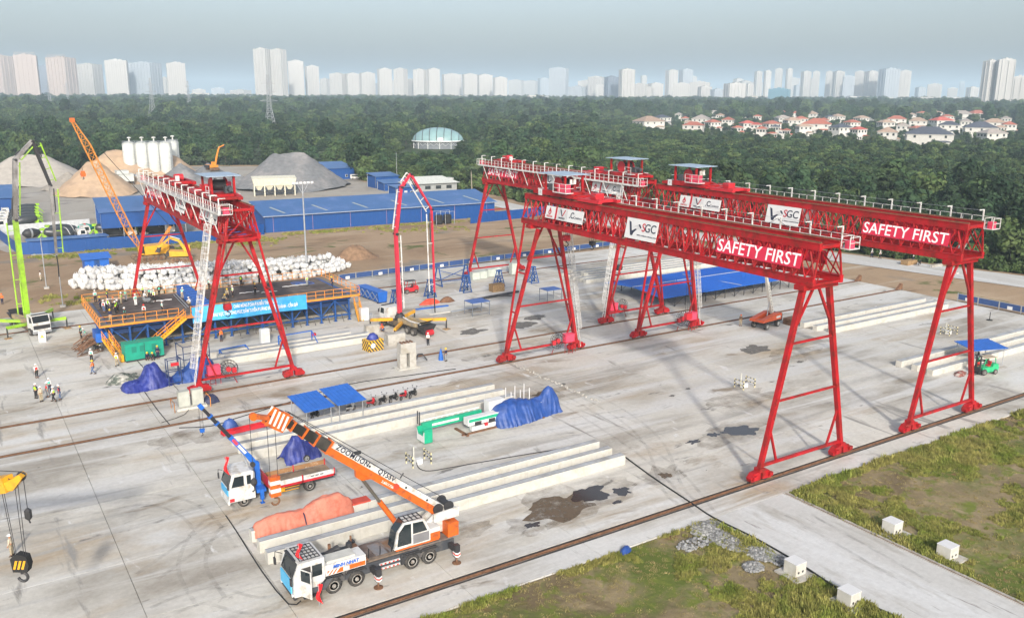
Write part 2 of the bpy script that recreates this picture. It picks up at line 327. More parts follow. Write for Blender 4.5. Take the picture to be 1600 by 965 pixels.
def ground_mat(name, layers, base, rough=.9, bump=.3, bscale=3.0, rnd=0.0):
    """layers: (colour, scale, lo, hi, stretch, offset) patches laid over the base one after another"""
    m = bpy.data.materials.new(name); m.use_nodes = True; nt = m.node_tree; N = nt.nodes; L = nt.links; b = N['Principled BSDF']; b.inputs['Roughness'].default_value = rough
    b.inputs['Specular IOR Level'].default_value = .3
    pos = N.new('ShaderNodeNewGeometry').outputs['Position']; c = base
    for i, (col, sc, lo, hi, st, off) in enumerate(layers): c = ramp_mix(nt, noise_out(nt, pos, sc, 7, .62, st, off, .4), c, col, lo, hi)
    hs = N.new('ShaderNodeHueSaturation'); L.new(c, hs.inputs['Color'])
    f = noise_out(nt, pos, 2.2, 8, .75); r = N.new('ShaderNodeMapRange'); r.inputs['From Min'].default_value = .3; r.inputs['From Max'].default_value = .7; r.inputs['To Min'].default_value = .88; r.inputs['To Max'].default_value = 1.1
    L.new(f, r.inputs['Value']); v = r.outputs[0]
    if rnd:
        oi = N.new('ShaderNodeObjectInfo'); r3 = N.new('ShaderNodeMapRange'); r3.inputs['To Min'].default_value = 1-rnd; r3.inputs['To Max'].default_value = 1+rnd; L.new(oi.outputs['Random'], r3.inputs['Value'])
        mm = N.new('ShaderNodeMath'); mm.operation = 'MULTIPLY'; L.new(v, mm.inputs[0]); L.new(r3.outputs[0], mm.inputs[1]); v = mm.outputs[0]
    L.new(v, hs.inputs['Value']); L.new(hs.outputs[0], b.inputs['Base Color'])
    bp = N.new('ShaderNodeBump'); bp.inputs['Strength'].default_value = bump; bp.inputs['Distance'].default_value = .15
    L.new(noise_out(nt, pos, bscale, 6, .65), bp.inputs['Height']); L.new(bp.outputs[0], b.inputs['Normal'])
    return m
yardm = ground_mat('yard_concrete', [
    ((.33,.30,.255), .055, .48, .64, (1,1.6,1), (3,7,0)), ((.60,.595,.58), .09, .53, .70, (.6,1.4,1), (40,9,0)), ((.40,.32,.225), .07, .53, .70, (.8,1.5,1), (90,33,0)),
    ((.585,.575,.55), .22, .50, .62, (.10,1.3,1), (7,3,0)), ((.38,.365,.335), .25, .57, .70, (.13,1.6,1), (17,53,0)), ((.20,.19,.175), .45, .635, .70, (.4,1.0,1), (5,21,0)), ((.27,.22,.16), .16, .60, .70, (.5,1.2,1), (55,121,0)), ((.13,.12,.11), 1.3, .70, .73, (.6,1,1), (66,4,0)),
    ((.30,.285,.26), .30, .615, .68, (1.6,.22,1), (31,77,0)), ((.64,.63,.61), .55, .64, .70, (1,.35,1), (12,2,0))], (.565,.54,.485), .85, .15, 4, .055)
dirtm = ground_mat('site_dirt', [
    ((.26,.17,.10), .035, .46, .62, (1,1,1), (0,0,0)), ((.44,.33,.22), .06, .52, .68, (.5,1.4,1), (20,0,0)), ((.17,.115,.07), .12, .58, .68, (.25,1.6,1), (5,50,0)),
    ((.48,.41,.32), .15, .60, .70, (.15,1.5,1), (70,5,0)), ((.10,.12,.03), .08, .60, .66, (1,1,1), (31,80,0)), ((.20,.18,.155), .045, .58, .70, (1,1,1), (131,8,0))], (.36,.255,.16), .95, .6, 1.2)
soilm = ground_mat('plot_soil', [((.16,.12,.065), .10, .48, .60, None, (2,2,0)), ((.34,.27,.16), .16, .54, .66, None, (12,6,0)), ((.11,.14,.025), .13, .47, .60, None, (50,6,0)), ((.15,.18,.03), .5, .52, .62, None, (9,60,0)), ((.25,.13,.07), .2, .62, .7, None, (80,80,0))], (.26,.205,.115), .95, .8, 2)
plantm = ground_mat('plant_floor', [((.33,.29,.24), .05, .48, .62, None, (0,0,0)), ((.21,.195,.18), .08, .55, .68, None, (9,0,0)), ((.46,.44,.40), .06, .58, .7, None, (30,8,0))], (.37,.34,.295), .95, .5, 1)
wildm = ground_mat('wild_ground', [((.045,.07,.022), .012, .42, .58, None, (0,0,0)), ((.09,.10,.045), .02, .58, .7, None, (5,5,0))], (.05,.075,.03), 1, .5, .2)
roadm = ground_mat('road_concrete', [((.60,.60,.59), .12, .46, .62, (2.2,.4,1), (3,7,0)), ((.38,.36,.32), .18, .56, .68, (1.8,.4,1), (9,8,0)), ((.28,.26,.24), .5, .64, .7, (3,.3,1), (0,50,0))], (.52,.51,.485), .85, .12, 4)
# far ground, a sheet to the horizon
g = MB(); n = 48; g.add([(0,0,-.45)]+[(13000*math.cos(2*math.pi*i/n), 13000*math.sin(2*math.pi*i/n), -.45) for i in range(n)], [(0, 1+i, 1+(i+1) % n) for i in range(n)])
struct('ground', g, wildm)
g = MB(); SITE = [(-320,-60),(60,-60),(196,-60),(182,60),(176,87),(166.6,122),(154,222),(160,262),(156,296),(147,306),(141,326),(153,400),(126,425),(99,438),(40,410),(20,440),(-60,450),(-320,420)]
g.add([(x, y, -.20) for x, y in SITE], [tuple(range(len(SITE)))]); struct('dirt_field', g, dirtm)
g = MB(); g.add([(x, y, -.17) for x, y in [(10.5,218),(50,216),(118,221),(138,250),(146,300),(139,322),(150,398),(99,430),(20,425),(-60,400),(-10,300)]], [tuple(range(11))]); struct('plant_yard', g, plantm)
g = MB(); rd = [(214,-60),(190.5,20),(173.7,87.2),(164.4,121.7),(150.5,222),(153,262)]; rn = [(203,-60),(179.5,20),(163,81.6),(155.6,115.3),(142,216),(144,262)]
g.add([(x, y, -.12) for x, y in rd]+[(x, y, -.12) for x, y in rn], [(i, i+1, 7+i, 6+i) for i in range(5)]); struct('perimeter_road', g, roadm)
# yard slabs, joint by joint
yb = MB(); yb.add([(-70,47,-.13),(141.7,47,-.13),(141.7,152.5,-.13),(-70,152.5,-.13)], [(0,1,2,3)])
yard = struct('concrete_yard', yb, mat('joint_dark', (.13,.12,.105), .95))
xs = [-70,-56,-42,-29,-16,-4,8,16.4,27.5,38.5,50,58.8,70,81.5,93,105,117,129,141.6]
rows = [(47,49.38),(50.28,56.8),(56.8,65.2),(65.2,76.5),(76.5,84.5),(84.5,91.9),(92.58,100.5),(101.2,113),(113,122),(122,132),(132,141.5),(142.35,152.4)]
sm = {}
for i in range(len(xs)-1):
    for (a, b) in rows:
        w, d = xs[i+1]-xs[i], b-a; k = (round(w,2), round(d,2))
        if k not in sm: sm[k] = MB().box(.02, w-.02, .02, d-.02, -.12, 0).mesh('slab', yardm)
        put('slab', sm[k], yard, (xs[i], a, 0), kind='structure')
# cross road between the grass plots
g = MB(); g.box(50, 58.5, -60, 46.97, -.3, -.004); struct('road', g, roadm)
g = MB(); g.box(58.5, 58.62, -60, 47.0, -.3, .04).mi(1).box(58.62, 58.86, -60, 47.0, -.3, -.05).mi(0).box(58.86, 59.0, -60, 47.0, -.3, .05)
struct('drain_channel', g, [conc, rust])
# grass plots with a rough surface
def plot(x0, x1, y0, y1, name):
    def f(u, v):
        x, y = x0+(x1-x0)*u, y0+(y1-y0)*v; e = min(u*8, (1-u)*8, (1-v)*12, 1.0)
        return (x, y, -.14+e*(.12+.22*noise.fractal((x*.22, y*.22, 3), .8, 2, 4)*.5))
    o = struct(name, MB().grid(f, 70, 60), soilm, True)
plot(-40, 49.95, -10, 46.98, 'grass_plot_soil'); plot(59.02, 140, -30, 46.9, 'grass_plot_soil')
# crane rails in their troughs
railbed = mat('rail_bed', (.20,.165,.13), .95, var=.25, scale=1.2, col2=(.11,.085,.06), amt=.4, s2=.5)
def crane_rail(y, x0, x1, lab, stops):
    t = T('crane_rail', lab, 'rail', (x0, y, 0), group='gantry crane rails')
    MB().box(0, x1-x0, -.40, .40, -.12, -.05).build('trough', railbed, t)
    m = MB(); L = x1-x0; m.box(0, L, -.11, .11, -.05, -.02); m.box(0, L, -.025, .025, -.02, .05); m.box(0, L, -.055, .055, .05, .09); m.build('rail', rust, t)
    MB().box(0, L, -.36, -.30, -.05, .004).box(0, L, .30, .36, -.05, .004).build('edge_angle', dark, t)
    for sx in stops:
        s = MB(); s.prism([(-.9,.05),(.5,.05),(.5,1.0),(.25,1.1)], -.25, .25).build('buffer_stop', rust, t, loc=(sx-x0, 0, 0))
crane_rail(YF, -70, 170, 'rusty rail trough nearest the camera, along the grass plots', [])
crane_rail(Y3, -70, 142.2, 'rail in the yard middle carrying the far legs of the two near gantries', [141.7])
crane_rail(Y2, -70, 142.2, 'rail in the yard middle carrying the ladder legs of the left gantry', [141.9])
crane_rail(Y4, -70, 142.2, 'rail farthest from the camera, behind the dark casting deck', [])
def cable(name, pts, r, m, lab, cat='cable', sub=4):
    P = [Vector(p) for p in pts]; out = []
    for i in range(len(P)-1):
        a, b, c, d = P[max(i-1, 0)], P[i], P[i+1], P[min(i+2, len(P)-1)]
        for k in range(sub):
            t = k/sub; out.append(.5*((2*b)+(c-a)*t+(2*a-5*b+4*c-d)*t*t+(3*b-a-3*c+d)*t**3))
    out.append(P[-1]); return tag(MB().path(out, r, 6).build(name, m), lab, cat)
cable('power_cable', [G(975,712,.07), G(1020,745,.06), G(1080,785,.05), G(1115,808,.06), G(1180,840,.07), G(1250,880,.1), G(1320,925,.08), G(1400,962,.08), G(1470,990,.08)], .07, black, 'thick black cable crossing the front rail and running along the cross road')
cable('hose', [G(651,722,.5), G(655,731,.06), G(672,735,.05), G(720,727,.05), G(800,713,.05), G(880,700,.05), G(925,693,.05)], .045, dark, 'dark hose running from the striped cage along the near concrete beams', 'hose')
cable('ground_cable', [G(280,668,.04), G(330,665,.04), G(372,652,.04), G(455,627,.04), G(545,600,.04), G(640,586,.04), G(712,576,.04)], .05, black, 'black cable lying beside the second rail behind the canopies')
cable('ground_cable', [G(246,590,.04), G(270,600,.04), G(295,640,.04), G(252,660,.04)], .03, black, 'short black cable on the yard left of the grey cabinets')
for i, (pts) in enumerate(([(353,805),(370,830),(410,893),(451,943),(470,938)], [(226,612),(246,640),(266,664)], [(243,590),(225,575),(205,552)])):
    cable('joint_seal', [G(x, y, .012) for x, y in pts], .05, black, ['black joint strip on the yard by the front bumper of the mobile crane', 'dark joint strip between the rails left of the grey cabinets', 'dark joint strip beside the blue tarpaulin heap'][i], 'joint strip', 2)
# puddles: thin wet sheets with an uneven outline
wet = bpy.data.materials.new('wet'); wet.use_nodes = True; _b = wet.node_tree.nodes['Principled BSDF']; _b.inputs['Base Color'].default_value = (.045,.035,.027,1); _b.inputs['Roughness'].default_value = .12; _b.inputs['Specular IOR Level'].default_value = .6
def film(name, col, amax, lo, hi, sc, rough=.8):                    # a stain soaked into the slab: thin, patchy, see-through at its edges
    m = bpy.data.materials.new(name); m.use_nodes = True; nt = m.node_tree; b = nt.nodes['Principled BSDF']; b.inputs['Base Color'].default_value = (*col, 1); b.inputs['Roughness'].default_value = rough
    r = nt.nodes.new('ShaderNodeMapRange'); r.inputs['From Min'].default_value = lo; r.inputs['From Max'].default_value = hi; r.inputs['To Max'].default_value = amax
    nt.links.new(noise_out(nt, nt.nodes.new('ShaderNodeNewGeometry').outputs['Position'], sc, 8, .7), r.inputs['Value']); nt.links.new(r.outputs[0], b.inputs['Alpha']); return m
mud = film('mud', (.13,.09,.055), .95, .25, .55, .8); damp = film('damp_film', (.24,.19,.135), .45, .38, .70, .6)
def puddle(cx, cy, rx, ry, m, name='puddle', seed=1, rz=0, j=.45, z=.006):
    N = 40; P = []
    for i in range(N):
        t = 2*math.pi*i/N; k = 1+j*noise.fractal((math.cos(t)*1.3+seed*7, math.sin(t)*1.3, seed), .9, 2, 4)*1.4; x, y = rx*k*math.cos(t), ry*k*math.sin(t)
        P.append((cx+x*math.cos(rz)-y*math.sin(rz), cy+x*math.sin(rz)+y*math.cos(rz), z))
    g = MB(); g.add([(cx, cy, z)]+P, [(0, 1+i, 1+(i+1) % N) for i in range(N)]); struct(name, g, m)
puddle(41.0,55.4,3.0,1.7,mud,'mud_patch',1,.1); puddle(44.2,56.0,1.9,1.25,wet,'puddle',2,.2,z=.012); puddle(46.9,54.9,.85,.75,wet,'puddle',3); puddle(45.2,53.4,.5,.25,wet,'puddle',4)
puddle(66.4,59.4,1.9,1.15,wet,'puddle',5,-.3); puddle(63.4,60.1,.75,.5,wet,'puddle',6); puddle(60.3,59.8,.85,.45,wet,'puddle',7); puddle(52.4,55.3,.65,.5,mud,'mud_patch',8); puddle(36.8,53.9,.7,.45,wet,'puddle',9)
for q in ((42.5,55.2,5.6,3.0,11),(65.5,59.4,4.0,2.2,12),(52.4,55.3,2.6,1.6,13),(36.8,53.9,2.2,1.4,14),(55.4,79.6,3.0,2.0,15),(30.0,56.0,4.0,1.6,16),(74,66,5,2.4,17),(93,75,5,2.5,18),(62,96,6,2.4,19),(20,88,6,2.0,20),(36,88,5,1.6,21),(86,104,5,3,22)):
    puddle(q[0], q[1], q[2], q[3], damp, 'damp_patch', q[4], .1, .5, .004)
puddle(55.4,79.6,1.3,.8,mud,'mud_patch',10)
for px, py, r in ((738,518,1.9),(815,508,2.1),(835,496,2.0),(1180,545,2.2),(880,600,.4),(1250,565,.5),(1075,607,.35),(1050,618,.4),(275,750,.0)):
    if r: p = G(px, py); puddle(p.x, p.y, r, r*.7, film('damp_%d' % px, (.15,.14,.125), .9, .2, .55, 1.2), 'damp_patch', int(px), .2)
# grass, weeds and gravel: scattered with geometry nodes from a few modelled clumps
LIB = bpy.data.collections.new('library')                           # never linked to the scene
def lib(name, mbs, m):
    c = bpy.data.collections.new(name); LIB.children.link(c)
    for i, b in enumerate(mbs):
        o = bpy.data.objects.new('%s_%d' % (name, i), b if isinstance(b, bpy.types.Mesh) else b.mesh(name, m)); c.objects.link(o)
    return c
def scatter(name, pts, scl, coll, lab, cat, nvar):
    pts = np.asarray(pts, dtype=np.float32); me = bpy.data.meshes.new(name); me.vertices.add(len(pts)); me.vertices.foreach_set('co', pts.ravel())
    a = me.attributes.new('sc', 'FLOAT_VECTOR', 'POINT'); a.data.foreach_set('vector', np.asarray(scl, dtype=np.float32).ravel())
    a = me.attributes.new('rt', 'FLOAT', 'POINT'); a.data.foreach_set('value', rng.uniform(0, 6.28, len(pts)).astype(np.float32))
    a = me.attributes.new('ix', 'INT', 'POINT'); a.data.foreach_set('value', rng.integers(0, nvar, len(pts)).astype(np.int32))
    o = put(name, me); o['kind'] = 'stuff'; tag(o, lab, cat)
    ng = bpy.data.node_groups.new(name, 'GeometryNodeTree'); ng.interface.new_socket('Geometry', in_out='INPUT', socket_type='NodeSocketGeometry'); ng.interface.new_socket('Geometry', in_out='OUTPUT', socket_type='NodeSocketGeometry')
    N, L = ng.nodes, ng.links; gi, go = N.new('NodeGroupInput'), N.new('NodeGroupOutput'); ip = N.new('GeometryNodeInstanceOnPoints'); ci = N.new('GeometryNodeCollectionInfo')
    ci.inputs['Collection'].default_value = coll; ci.inputs['Separate Children'].default_value = True; ci.inputs['Reset Children'].default_value = True
    def attr(nm, ty):
        n = N.new('GeometryNodeInputNamedAttribute'); n.data_type = ty; n.inputs['Name'].default_value = nm; return n.outputs['Attribute']
    cx = N.new('ShaderNodeCombineXYZ'); L.new(attr('rt', 'FLOAT'), cx.inputs['Z'])
    L.new(gi.outputs[0], ip.inputs['Points']); L.new(ci.outputs[0], ip.inputs['Instance']); ip.inputs['Pick Instance'].default_value = True
    L.new(attr('ix', 'INT'), ip.inputs['Instance Index']); L.new(cx.outputs[0], ip.inputs['Rotation']); L.new(attr('sc', 'FLOAT_VECTOR'), ip.inputs['Scale']); L.new(ip.outputs[0], go.inputs[0])
    md = o.modifiers.new('scatter', 'NODES'); md.node_group = ng; return o
def blade_clump(n, h, spread):
    b = MB()
    for i in range(n):
        a, r = random.uniform(0, 6.28), spread*math.sqrt(random.random()); x, y = r*math.cos(a), r*math.sin(a); t = random.uniform(0, 6.28); w = random.uniform(.012, .03); hh = h*random.uniform(.5, 1.1); l = hh*random.uniform(.15, .7)
        dx, dy = math.cos(t), math.sin(t)
        b.add([(x-dy*w, y+dx*w, 0), (x+dy*w, y-dx*w, 0), (x+dx*l*.4+dy*w*.8, y+dy*l*.4-dx*w*.8, hh*.65), (x+dx*l*.4-dy*w*.8, y+dy*l*.4+dx*w*.8, hh*.65), (x+dx*l, y+dy*l, hh)], [(0,1,2,3), (3,2,4)])
    return b
def leaf_mat(name, col, col2, rnd=.25, sss=.0):
    m = mat(name, col, .75, var=.3, scale=.9, col2=col2, amt=.45, s2=.25, rnd=rnd, spec=.2); return m
grassm = leaf_mat('grass_blades', (.17,.215,.035), (.28,.26,.075)); drym = leaf_mat('dry_grass', (.34,.27,.12), (.26,.22,.09))
gl = lib('grass_clump', [blade_clump(26, .24, .24) for _ in range(4)], grassm); dl = lib('dry_clump', [blade_clump(22, .22, .30) for _ in range(3)], drym)
def fbm(x, y, s, seed): return noise.fractal((x*s+seed*13.7, y*s-seed*5.1, seed), .7, 2.0, 4)
def soil_z(x, y): return -.03+.11*noise.fractal((x*.22, y*.22, 3), .8, 2, 4)
P, Q, PS, QS = [], [], [], []
while len(P) < 34000:
    x, y = random.uniform(14, 100), random.uniform(18, 46.9)
    if 49.8 < x < 59.1: continue
    d = fbm(x, y, .09, 2) + .35*fbm(x, y, .4, 5); edge = min(46.98-y, abs(x-49.9), abs(x-59.1))
    thr = ((.36 if x < 40 else .20) if x < 50 else -.06) - (.30 if edge < 1.0 else 0) - (.25 if (x < 50 and y < 36 and x > 34) else 0)
    if y > 46 and 40 < x < 50 and edge > .3: thr += .4
    s = random.uniform(.45, 1.0)*(1.25 if edge < 1 else 1)
    s *= 1.6 if (d > thr+.35 and random.random() < .35) else 1.0
    if d > thr: P.append((x, y, soil_z(x, y)-.02)); PS.append((s, s, s*random.uniform(.7, 1.3)))
    elif len(Q) < 6500 and random.random() < .5: Q.append((x, y, soil_z(x, y)-.02)); QS.append((s*.8, s*.8, s*.5))
scatter('grass', P, PS, gl, 'green grass growing in patches on the two soil plots in front', 'grass', 4)
scatter('dry_grass', Q, QS, dl, 'dry yellowish grass between the green patches in front', 'grass', 3)
P, PS = [], []
for (x0, y0, x1, y1, w, n) in ((14,207.5,60,205,4,1400),(62,211,129,209,2.2,700),(20,153.5,34,158,3,700),(13,165,17,158,3,300),(40,208,66,203,5,600),(92,205,112,196,5,250)):
    for _ in range(n):
        t = random.random(); x, y = x0+(x1-x0)*t+random.gauss(0, w*.4), y0+(y1-y0)*t+random.gauss(0, w*.5)
        if fbm(x, y, .15, 8) > -.1: s = random.uniform(.8, 2.0); P.append((x, y, -.2)); PS.append((s, s, s*.9))
scatter('weeds', P, PS, gl, 'weeds and tufts along the blue fence and round the dirt field', 'weeds', 4)
def stone():
    b = MB(); b.ell((0,0,0), (.13, .10, .08), 6, 4, .25); return b
sl_ = lib('stone', [stone() for _ in range(4)], mat('gravel', (.25,.25,.245), .9, var=.3, scale=4, rnd=.45))
P, PS = [], []
for (cx, cy, rx, ry, n) in ((48.3,45.9,1.6,1.0,800),(48.3,43.6,1.2,2.0,1100),(48.8,41.0,1.0,1.3,620),(46.9,39.8,.8,.7,200),(45.6,44.6,1.6,.8,120),(49.2,39.0,.6,1.6,200)):
    for _ in range(n):
        a, r = random.uniform(0, 6.28), math.sqrt(random.random()); s = random.uniform(.5, 1.5); P.append((cx+rx*r*math.cos(a), cy+ry*r*math.sin(a), .02+(1-r)*.22*random.random())); PS.append((s, s, s))
scatter('gravel', P, PS, sl_, 'pale grey crushed stone spilled where the grass meets the cross road', 'gravel', 4)

# tyre marks: thin worn rubber films on the slabs, broken up by noise
tm_ = bpy.data.materials.new('tyre_film'); tm_.use_nodes = True; _nt = tm_.node_tree; _b = _nt.nodes['Principled BSDF']; _b.inputs['Base Color'].default_value = (.10,.095,.09,1); _b.inputs['Roughness'].default_value = .9
_r = _nt.nodes.new('ShaderNodeMapRange'); _r.inputs['From Min'].default_value = .38; _r.inputs['From Max'].default_value = .75; _r.inputs['To Max'].default_value = .28
_nt.links.new(noise_out(_nt, _nt.nodes.new('ShaderNodeNewGeometry').outputs['Position'], .9, 8, .7), _r.inputs['Value']); _nt.links.new(_r.outputs[0], _b.inputs['Alpha'])
def tyre_marks(pts, gauge=1.9, w=.32):
    P = [Vector(p) for p in pts]; out = []
    for i in range(len(P)-1):
        a, b, c, d = P[max(i-1, 0)], P[i], P[i+1], P[min(i+2, len(P)-1)]
        for k in range(8):
            t = k/8; out.append(.5*((2*b)+(c-a)*t+(2*a-5*b+4*c-d)*t*t+(3*b-a-3*c+d)*t**3))
    for s in (-.5, .5):
        g = MB(); vs = []
        for i, p in enumerate(out):
            d = (out[min(i+1, len(out)-1)]-out[max(i-1, 0)]).normalized(); n = Vector((-d.y, d.x, 0)); vs += [p+n*(s*gauge-w/2)+Vector((0,0,.008)), p+n*(s*gauge+w/2)+Vector((0,0,.008))]
        g.add(vs, [(2*i, 2*i+1, 2*i+3, 2*i+2) for i in range(len(out)-1)]); struct('tyre_mark', g, tm_)
for q in ([(470,930),(400,945),(320,930),(240,960)],[(350,860),(300,800),(230,780),(120,800),(-40,830)],[(330,940),(300,880),(330,820),(390,800)],[(880,600),(960,640),(1020,690),(1050,760),(1080,790)],[(1100,800),(1040,730),(940,660),(830,600),(700,560)],[(230,900),(330,830),(380,800)],[(600,700),(720,690),(860,665),(1000,640)],[(40,640),(180,600),(330,640)],[(0,560),(60,540),(140,560),(200,600)],[(1240,800),(1330,850),(1450,920)]):
    tyre_marks([G(x, y) for x, y in q])
# ================================================================ gantry cranes
def board_sgc(parent, c, xd, yd):
    up = Vector(yd).normalized(); x = Vector(xd).normalized(); n = x.cross(up).normalized(); c = Vector(c)
    b = put('sign_board', SGC_ME, parent); b.matrix_local = frame(c, xd, yd)
    letter('letter', tx_s, b, (.35, .22, .04), (1,0,0), (0,1,0)); letter('letter', tx_gc, b, (1.42, .22, .04), (1,0,0), (0,1,0)); letter('lettering', tx_sub, b, (1.0, -.62, .04), (1,0,0), (0,1,0))
    put('emblem', SGC_EM, b)
def board_logo(parent, c, xd, yd):
    b = put('sign_board', LOGO_ME, parent); b.matrix_local = frame(c, xd, yd)
    letter('lettering', tx_deo, b, (-2.85,-.50,.04), (1,0,0), (0,1,0)); letter('lettering', tx_vin, b, (-.35,-.48,.05), (1,0,0), (0,1,0)); letter('lettering', tx_c, b, (1.55,.05,.04), (1,0,0), (0,1,0)); letter('lettering', tx_con, b, (2.75,-.12,.04), (1,0,0), (0,1,0))
    put('emblem', LOGO_EM, b)
SGC_ME = MB().box(-2.5, 2.5, -1.1, 1.1, -.03, .03).mesh('sign_board', signw)
e = MB(); e.prism([(-2.1,.75),(-1.75,.65),(-1.45,-.25),(-1.15,-.45),(-.75,-.1),(-.45,.15),(-.95,.0),(-1.2,-.15),(-1.25,-.75),(-1.6,-.75)], .032, .045, 'z')
e.mi(1).prism([(-1.35,.15),(-.75,.42),(-.15,.25),(-.55,.20),(-.80,.25)], .032, .05, 'z').prism([(-1.2,-.0),(-.75,.14),(-.05,.02),(-.5,-.02),(-.8,.0)], .034, .052, 'z').mi(0).prism([(-.55,.48),(-.30,.55),(.0,.2),(-.12,.10)], .034, .052, 'z')
SGC_EM = e.mesh('emblem', [letterd, greyp])
e = MB(); e.box(-3.75, 3.75, -.75, .75, -.03, .03).mi(1).box(-1.35, .72, -.749, .749, .03, .034); LOGO_ME = e.mesh('sign_board', [signw, mat('sign_grey', (.55,.55,.55), .5)])
e = MB(); e.box(-1.78, -1.42, -.74, .74, .031, .036); e.prism([(-2.9,.62),(-2.72,.35),(-2.58,.05),(-2.68,-.22),(-2.9,-.30),(-3.12,-.22),(-3.22,.05),(-3.08,.25)], .031, .04, 'z').mi(1).ell((-2.9,-.02,.03), (.13,.16,.03), 8, 4)
e.mi(0).prism([(.12,.55),(.32,.55),(-.20,-.25),(-.36,-.25)], .036, .045, 'z').mi(2).prism([(-.85,.55),(-.62,.55),(-.24,-.20),(-.38,-.25)], .036, .046, 'z'); LOGO_EM = e.mesh('emblem', [letterr, greyp, letterd])
def gantry(L, lab, loc, rz):
    t = T('gantry_crane', lab, 'gantry crane', loc, rz, 'red gantry cranes on rails')
    y0, y1, ZB, ZT = -1.2, L+2.0, 17.65, 21.4; XB, XT = 1.85, 1.32; nb = 20; dy = (y1-y0)/nb
    for s in (-1, 1):
        MB().box(s*XB-.2, s*XB+.2, y0, y1, ZB, ZB+.62).box(s*XB-.26, s*XB+.26, y0, y1, ZB+.62, ZB+.66).build('bottom_chord', red, t)
        c = MB().box(s*XT-.2, s*XT+.2, y0, y1, ZT-.66, ZT-.05).box(s*XT-.27, s*XT+.27, y0, y1, ZT-.05, ZT).build('top_chord', red, t)
        MB().box(s*XT-.05, s*XT+.05, y0, y1, ZT, ZT+.12).build('trolley_rail', rust, c)
        d3 = MB().beam((s*XT*.97, 0, ZT-.6), (s*(XB-.12), dy/2, ZB+.62), .10, .08).mesh('lacing_bar', red); d4 = MB().beam((s*(XB-.12), dy/2, ZB+.62), (s*XT*.97, dy, ZT-.6), .10, .08).mesh('lacing_bar', red)
        vm = MB().beam((s*XB, 0, ZB+.62), (s*XT, 0, ZT-.6), .14).mesh('vertical', red)
        d1 = MB().beam((s*XB, 0, ZB+.62), (s*XT, dy/2, ZT-.6), .14, .10).mesh('diagonal', red); d2 = MB().beam((s*XT, dy/2, ZT-.6), (s*XB, dy, ZB+.62), .14, .10).mesh('diagonal', red)
        for i in range(nb+1):
            put('vertical', vm, t, (0, min(max(y0+i*dy, y0+.08), y1-.08), 0))
            if i < nb: put('diagonal', d1, t, (0, y0+i*dy, 0)); put('diagonal', d2, t, (0, y0+i*dy, 0)); put('lacing_bar', d3, t, (0, y0+i*dy, 0)); put('lacing_bar', d4, t, (0, y0+i*dy, 0))
    cm = MB().box(-XB+.2, XB-.2, -.08, .08, ZB+.05, ZB+.25).mesh('cross_bar', red); xm = MB().beam((-XB+.2, 0, ZB+.14), (XB-.2, dy, ZB+.14), .12).mesh('lattice_bar', red)
    im = MB().beam((-XB+.1, 0, ZB+.5), (XT-.1, 0, ZT-.5), .10).mesh('sway_brace', red); im2 = MB().beam((XB-.1, 0, ZB+.5), (-XT+.1, 0, ZT-.5), .10).mesh('sway_brace', red)
    wm = MB().box(-XT+.2, XT-.2, -.10, .10, ZT-.5, ZT-.2).mesh('cross_bar', red)
    for i in range(nb+1):
        y = y0+i*dy; yy = min(max(y, y0+.1), y1-.1); put('cross_bar', cm, t, (0, yy, 0))
        if i < nb: put('lattice_bar', xm, t, (0, y, 0))
        if i % 2 == 0: put('sway_brace', im if i % 4 else im2, t, (0, yy, 0))
        if i in (0, nb): put('cross_bar', wm, t, (0, yy, 0)); put('sway_brace', im2, t, (0, yy, 0))
    for y in (0, L):                                              # saddle beams on the legs
        MB().box(-2.3, 2.3, y-.55, y+.55, ZB-.45, ZB-.002).build('saddle_beam', red, t)
    # bogies on the rails
    for y in (0, L):
        for s in (-1, 1):
            b = MB(); 
            for k in (-1, 1):
                b.prism([(k*.12,.35),(k*1.25,.28),(k*1.35,.62),(k*.95,1.05),(k*.15,1.15)], -.30, .30); b.cb((k*1.0, -.42, .72), (.42,.28,.34))
            b.box(-.35, .35, -.34, .34, 1.0, 1.38)
            bo = b.build('bogie', red, t, loc=(s*5.6, y, 0))
            for k in (-.78, .78): MB().lathe([(.30,-.12),(.36,-.10),(.36,-.07),(.30,-.06),(.30,.06),(.36,.07),(.36,.10),(.30,.12)], 14, (k, 0, .40), 'y').build('wheel', dark, bo)
    def ties(y, tops, z2, top_dx):
        pt = lambda s, z: Vector((s*(5.6+(top_dx-5.6)*(z-1.2)/(ZB-.45-1.2)), y, z))
        MB().beam(pt(-1, 1.5), pt(1, 1.5), .26, .24).build('tie_beam', red, t)
        for z in (7.3, z2): MB().beam(pt(-1, z), pt(1, z), .18).build('cross_tie', red, t)
        for s in (-1, 1): MB().beam((s*3.5, y, 1.6), pt(s, 5.0), .18).build('knee_brace', red, t)
        for s in (-1, 1): MB().beam(pt(s, 13.2), (s*.35, y, ZB-.45), .20).build('knee_brace', red, t)
    for s in (-1, 1):                                             # rigid side: one box leg each
        MB().beam((s*5.6, 0, 1.2), (s*1.75, 0, ZB-.44), .38, .42, up=(0,1,0), w2=.44, h2=.48).build('leg', red, t)
    ties(0, 0, 12.4, 1.75)
    for s in (-1, 1):                                             # hinged side: thick leg and thin strut in a V
        MB().beam((s*5.6, L-.1, 1.2), (s*1.6, L-1.2, ZB-.44), .38, .42, up=(0,1,0)).build('leg', red, t)
        MB().beam((s*5.55, L+.22, 1.3), (s*1.85, L+1.6, ZB+.02), .22, .22, up=(0,1,0)).build('strut_leg', red, t)
        for z in (6.5, 11.5):
            f = (z-1.2)/16; MB().beam((s*(5.6-4.0*f), L-.1-1.1*f, z), (s*(5.55-3.7*f), L+.22+1.4*f, z), .16).build('cross_tie', red, t)
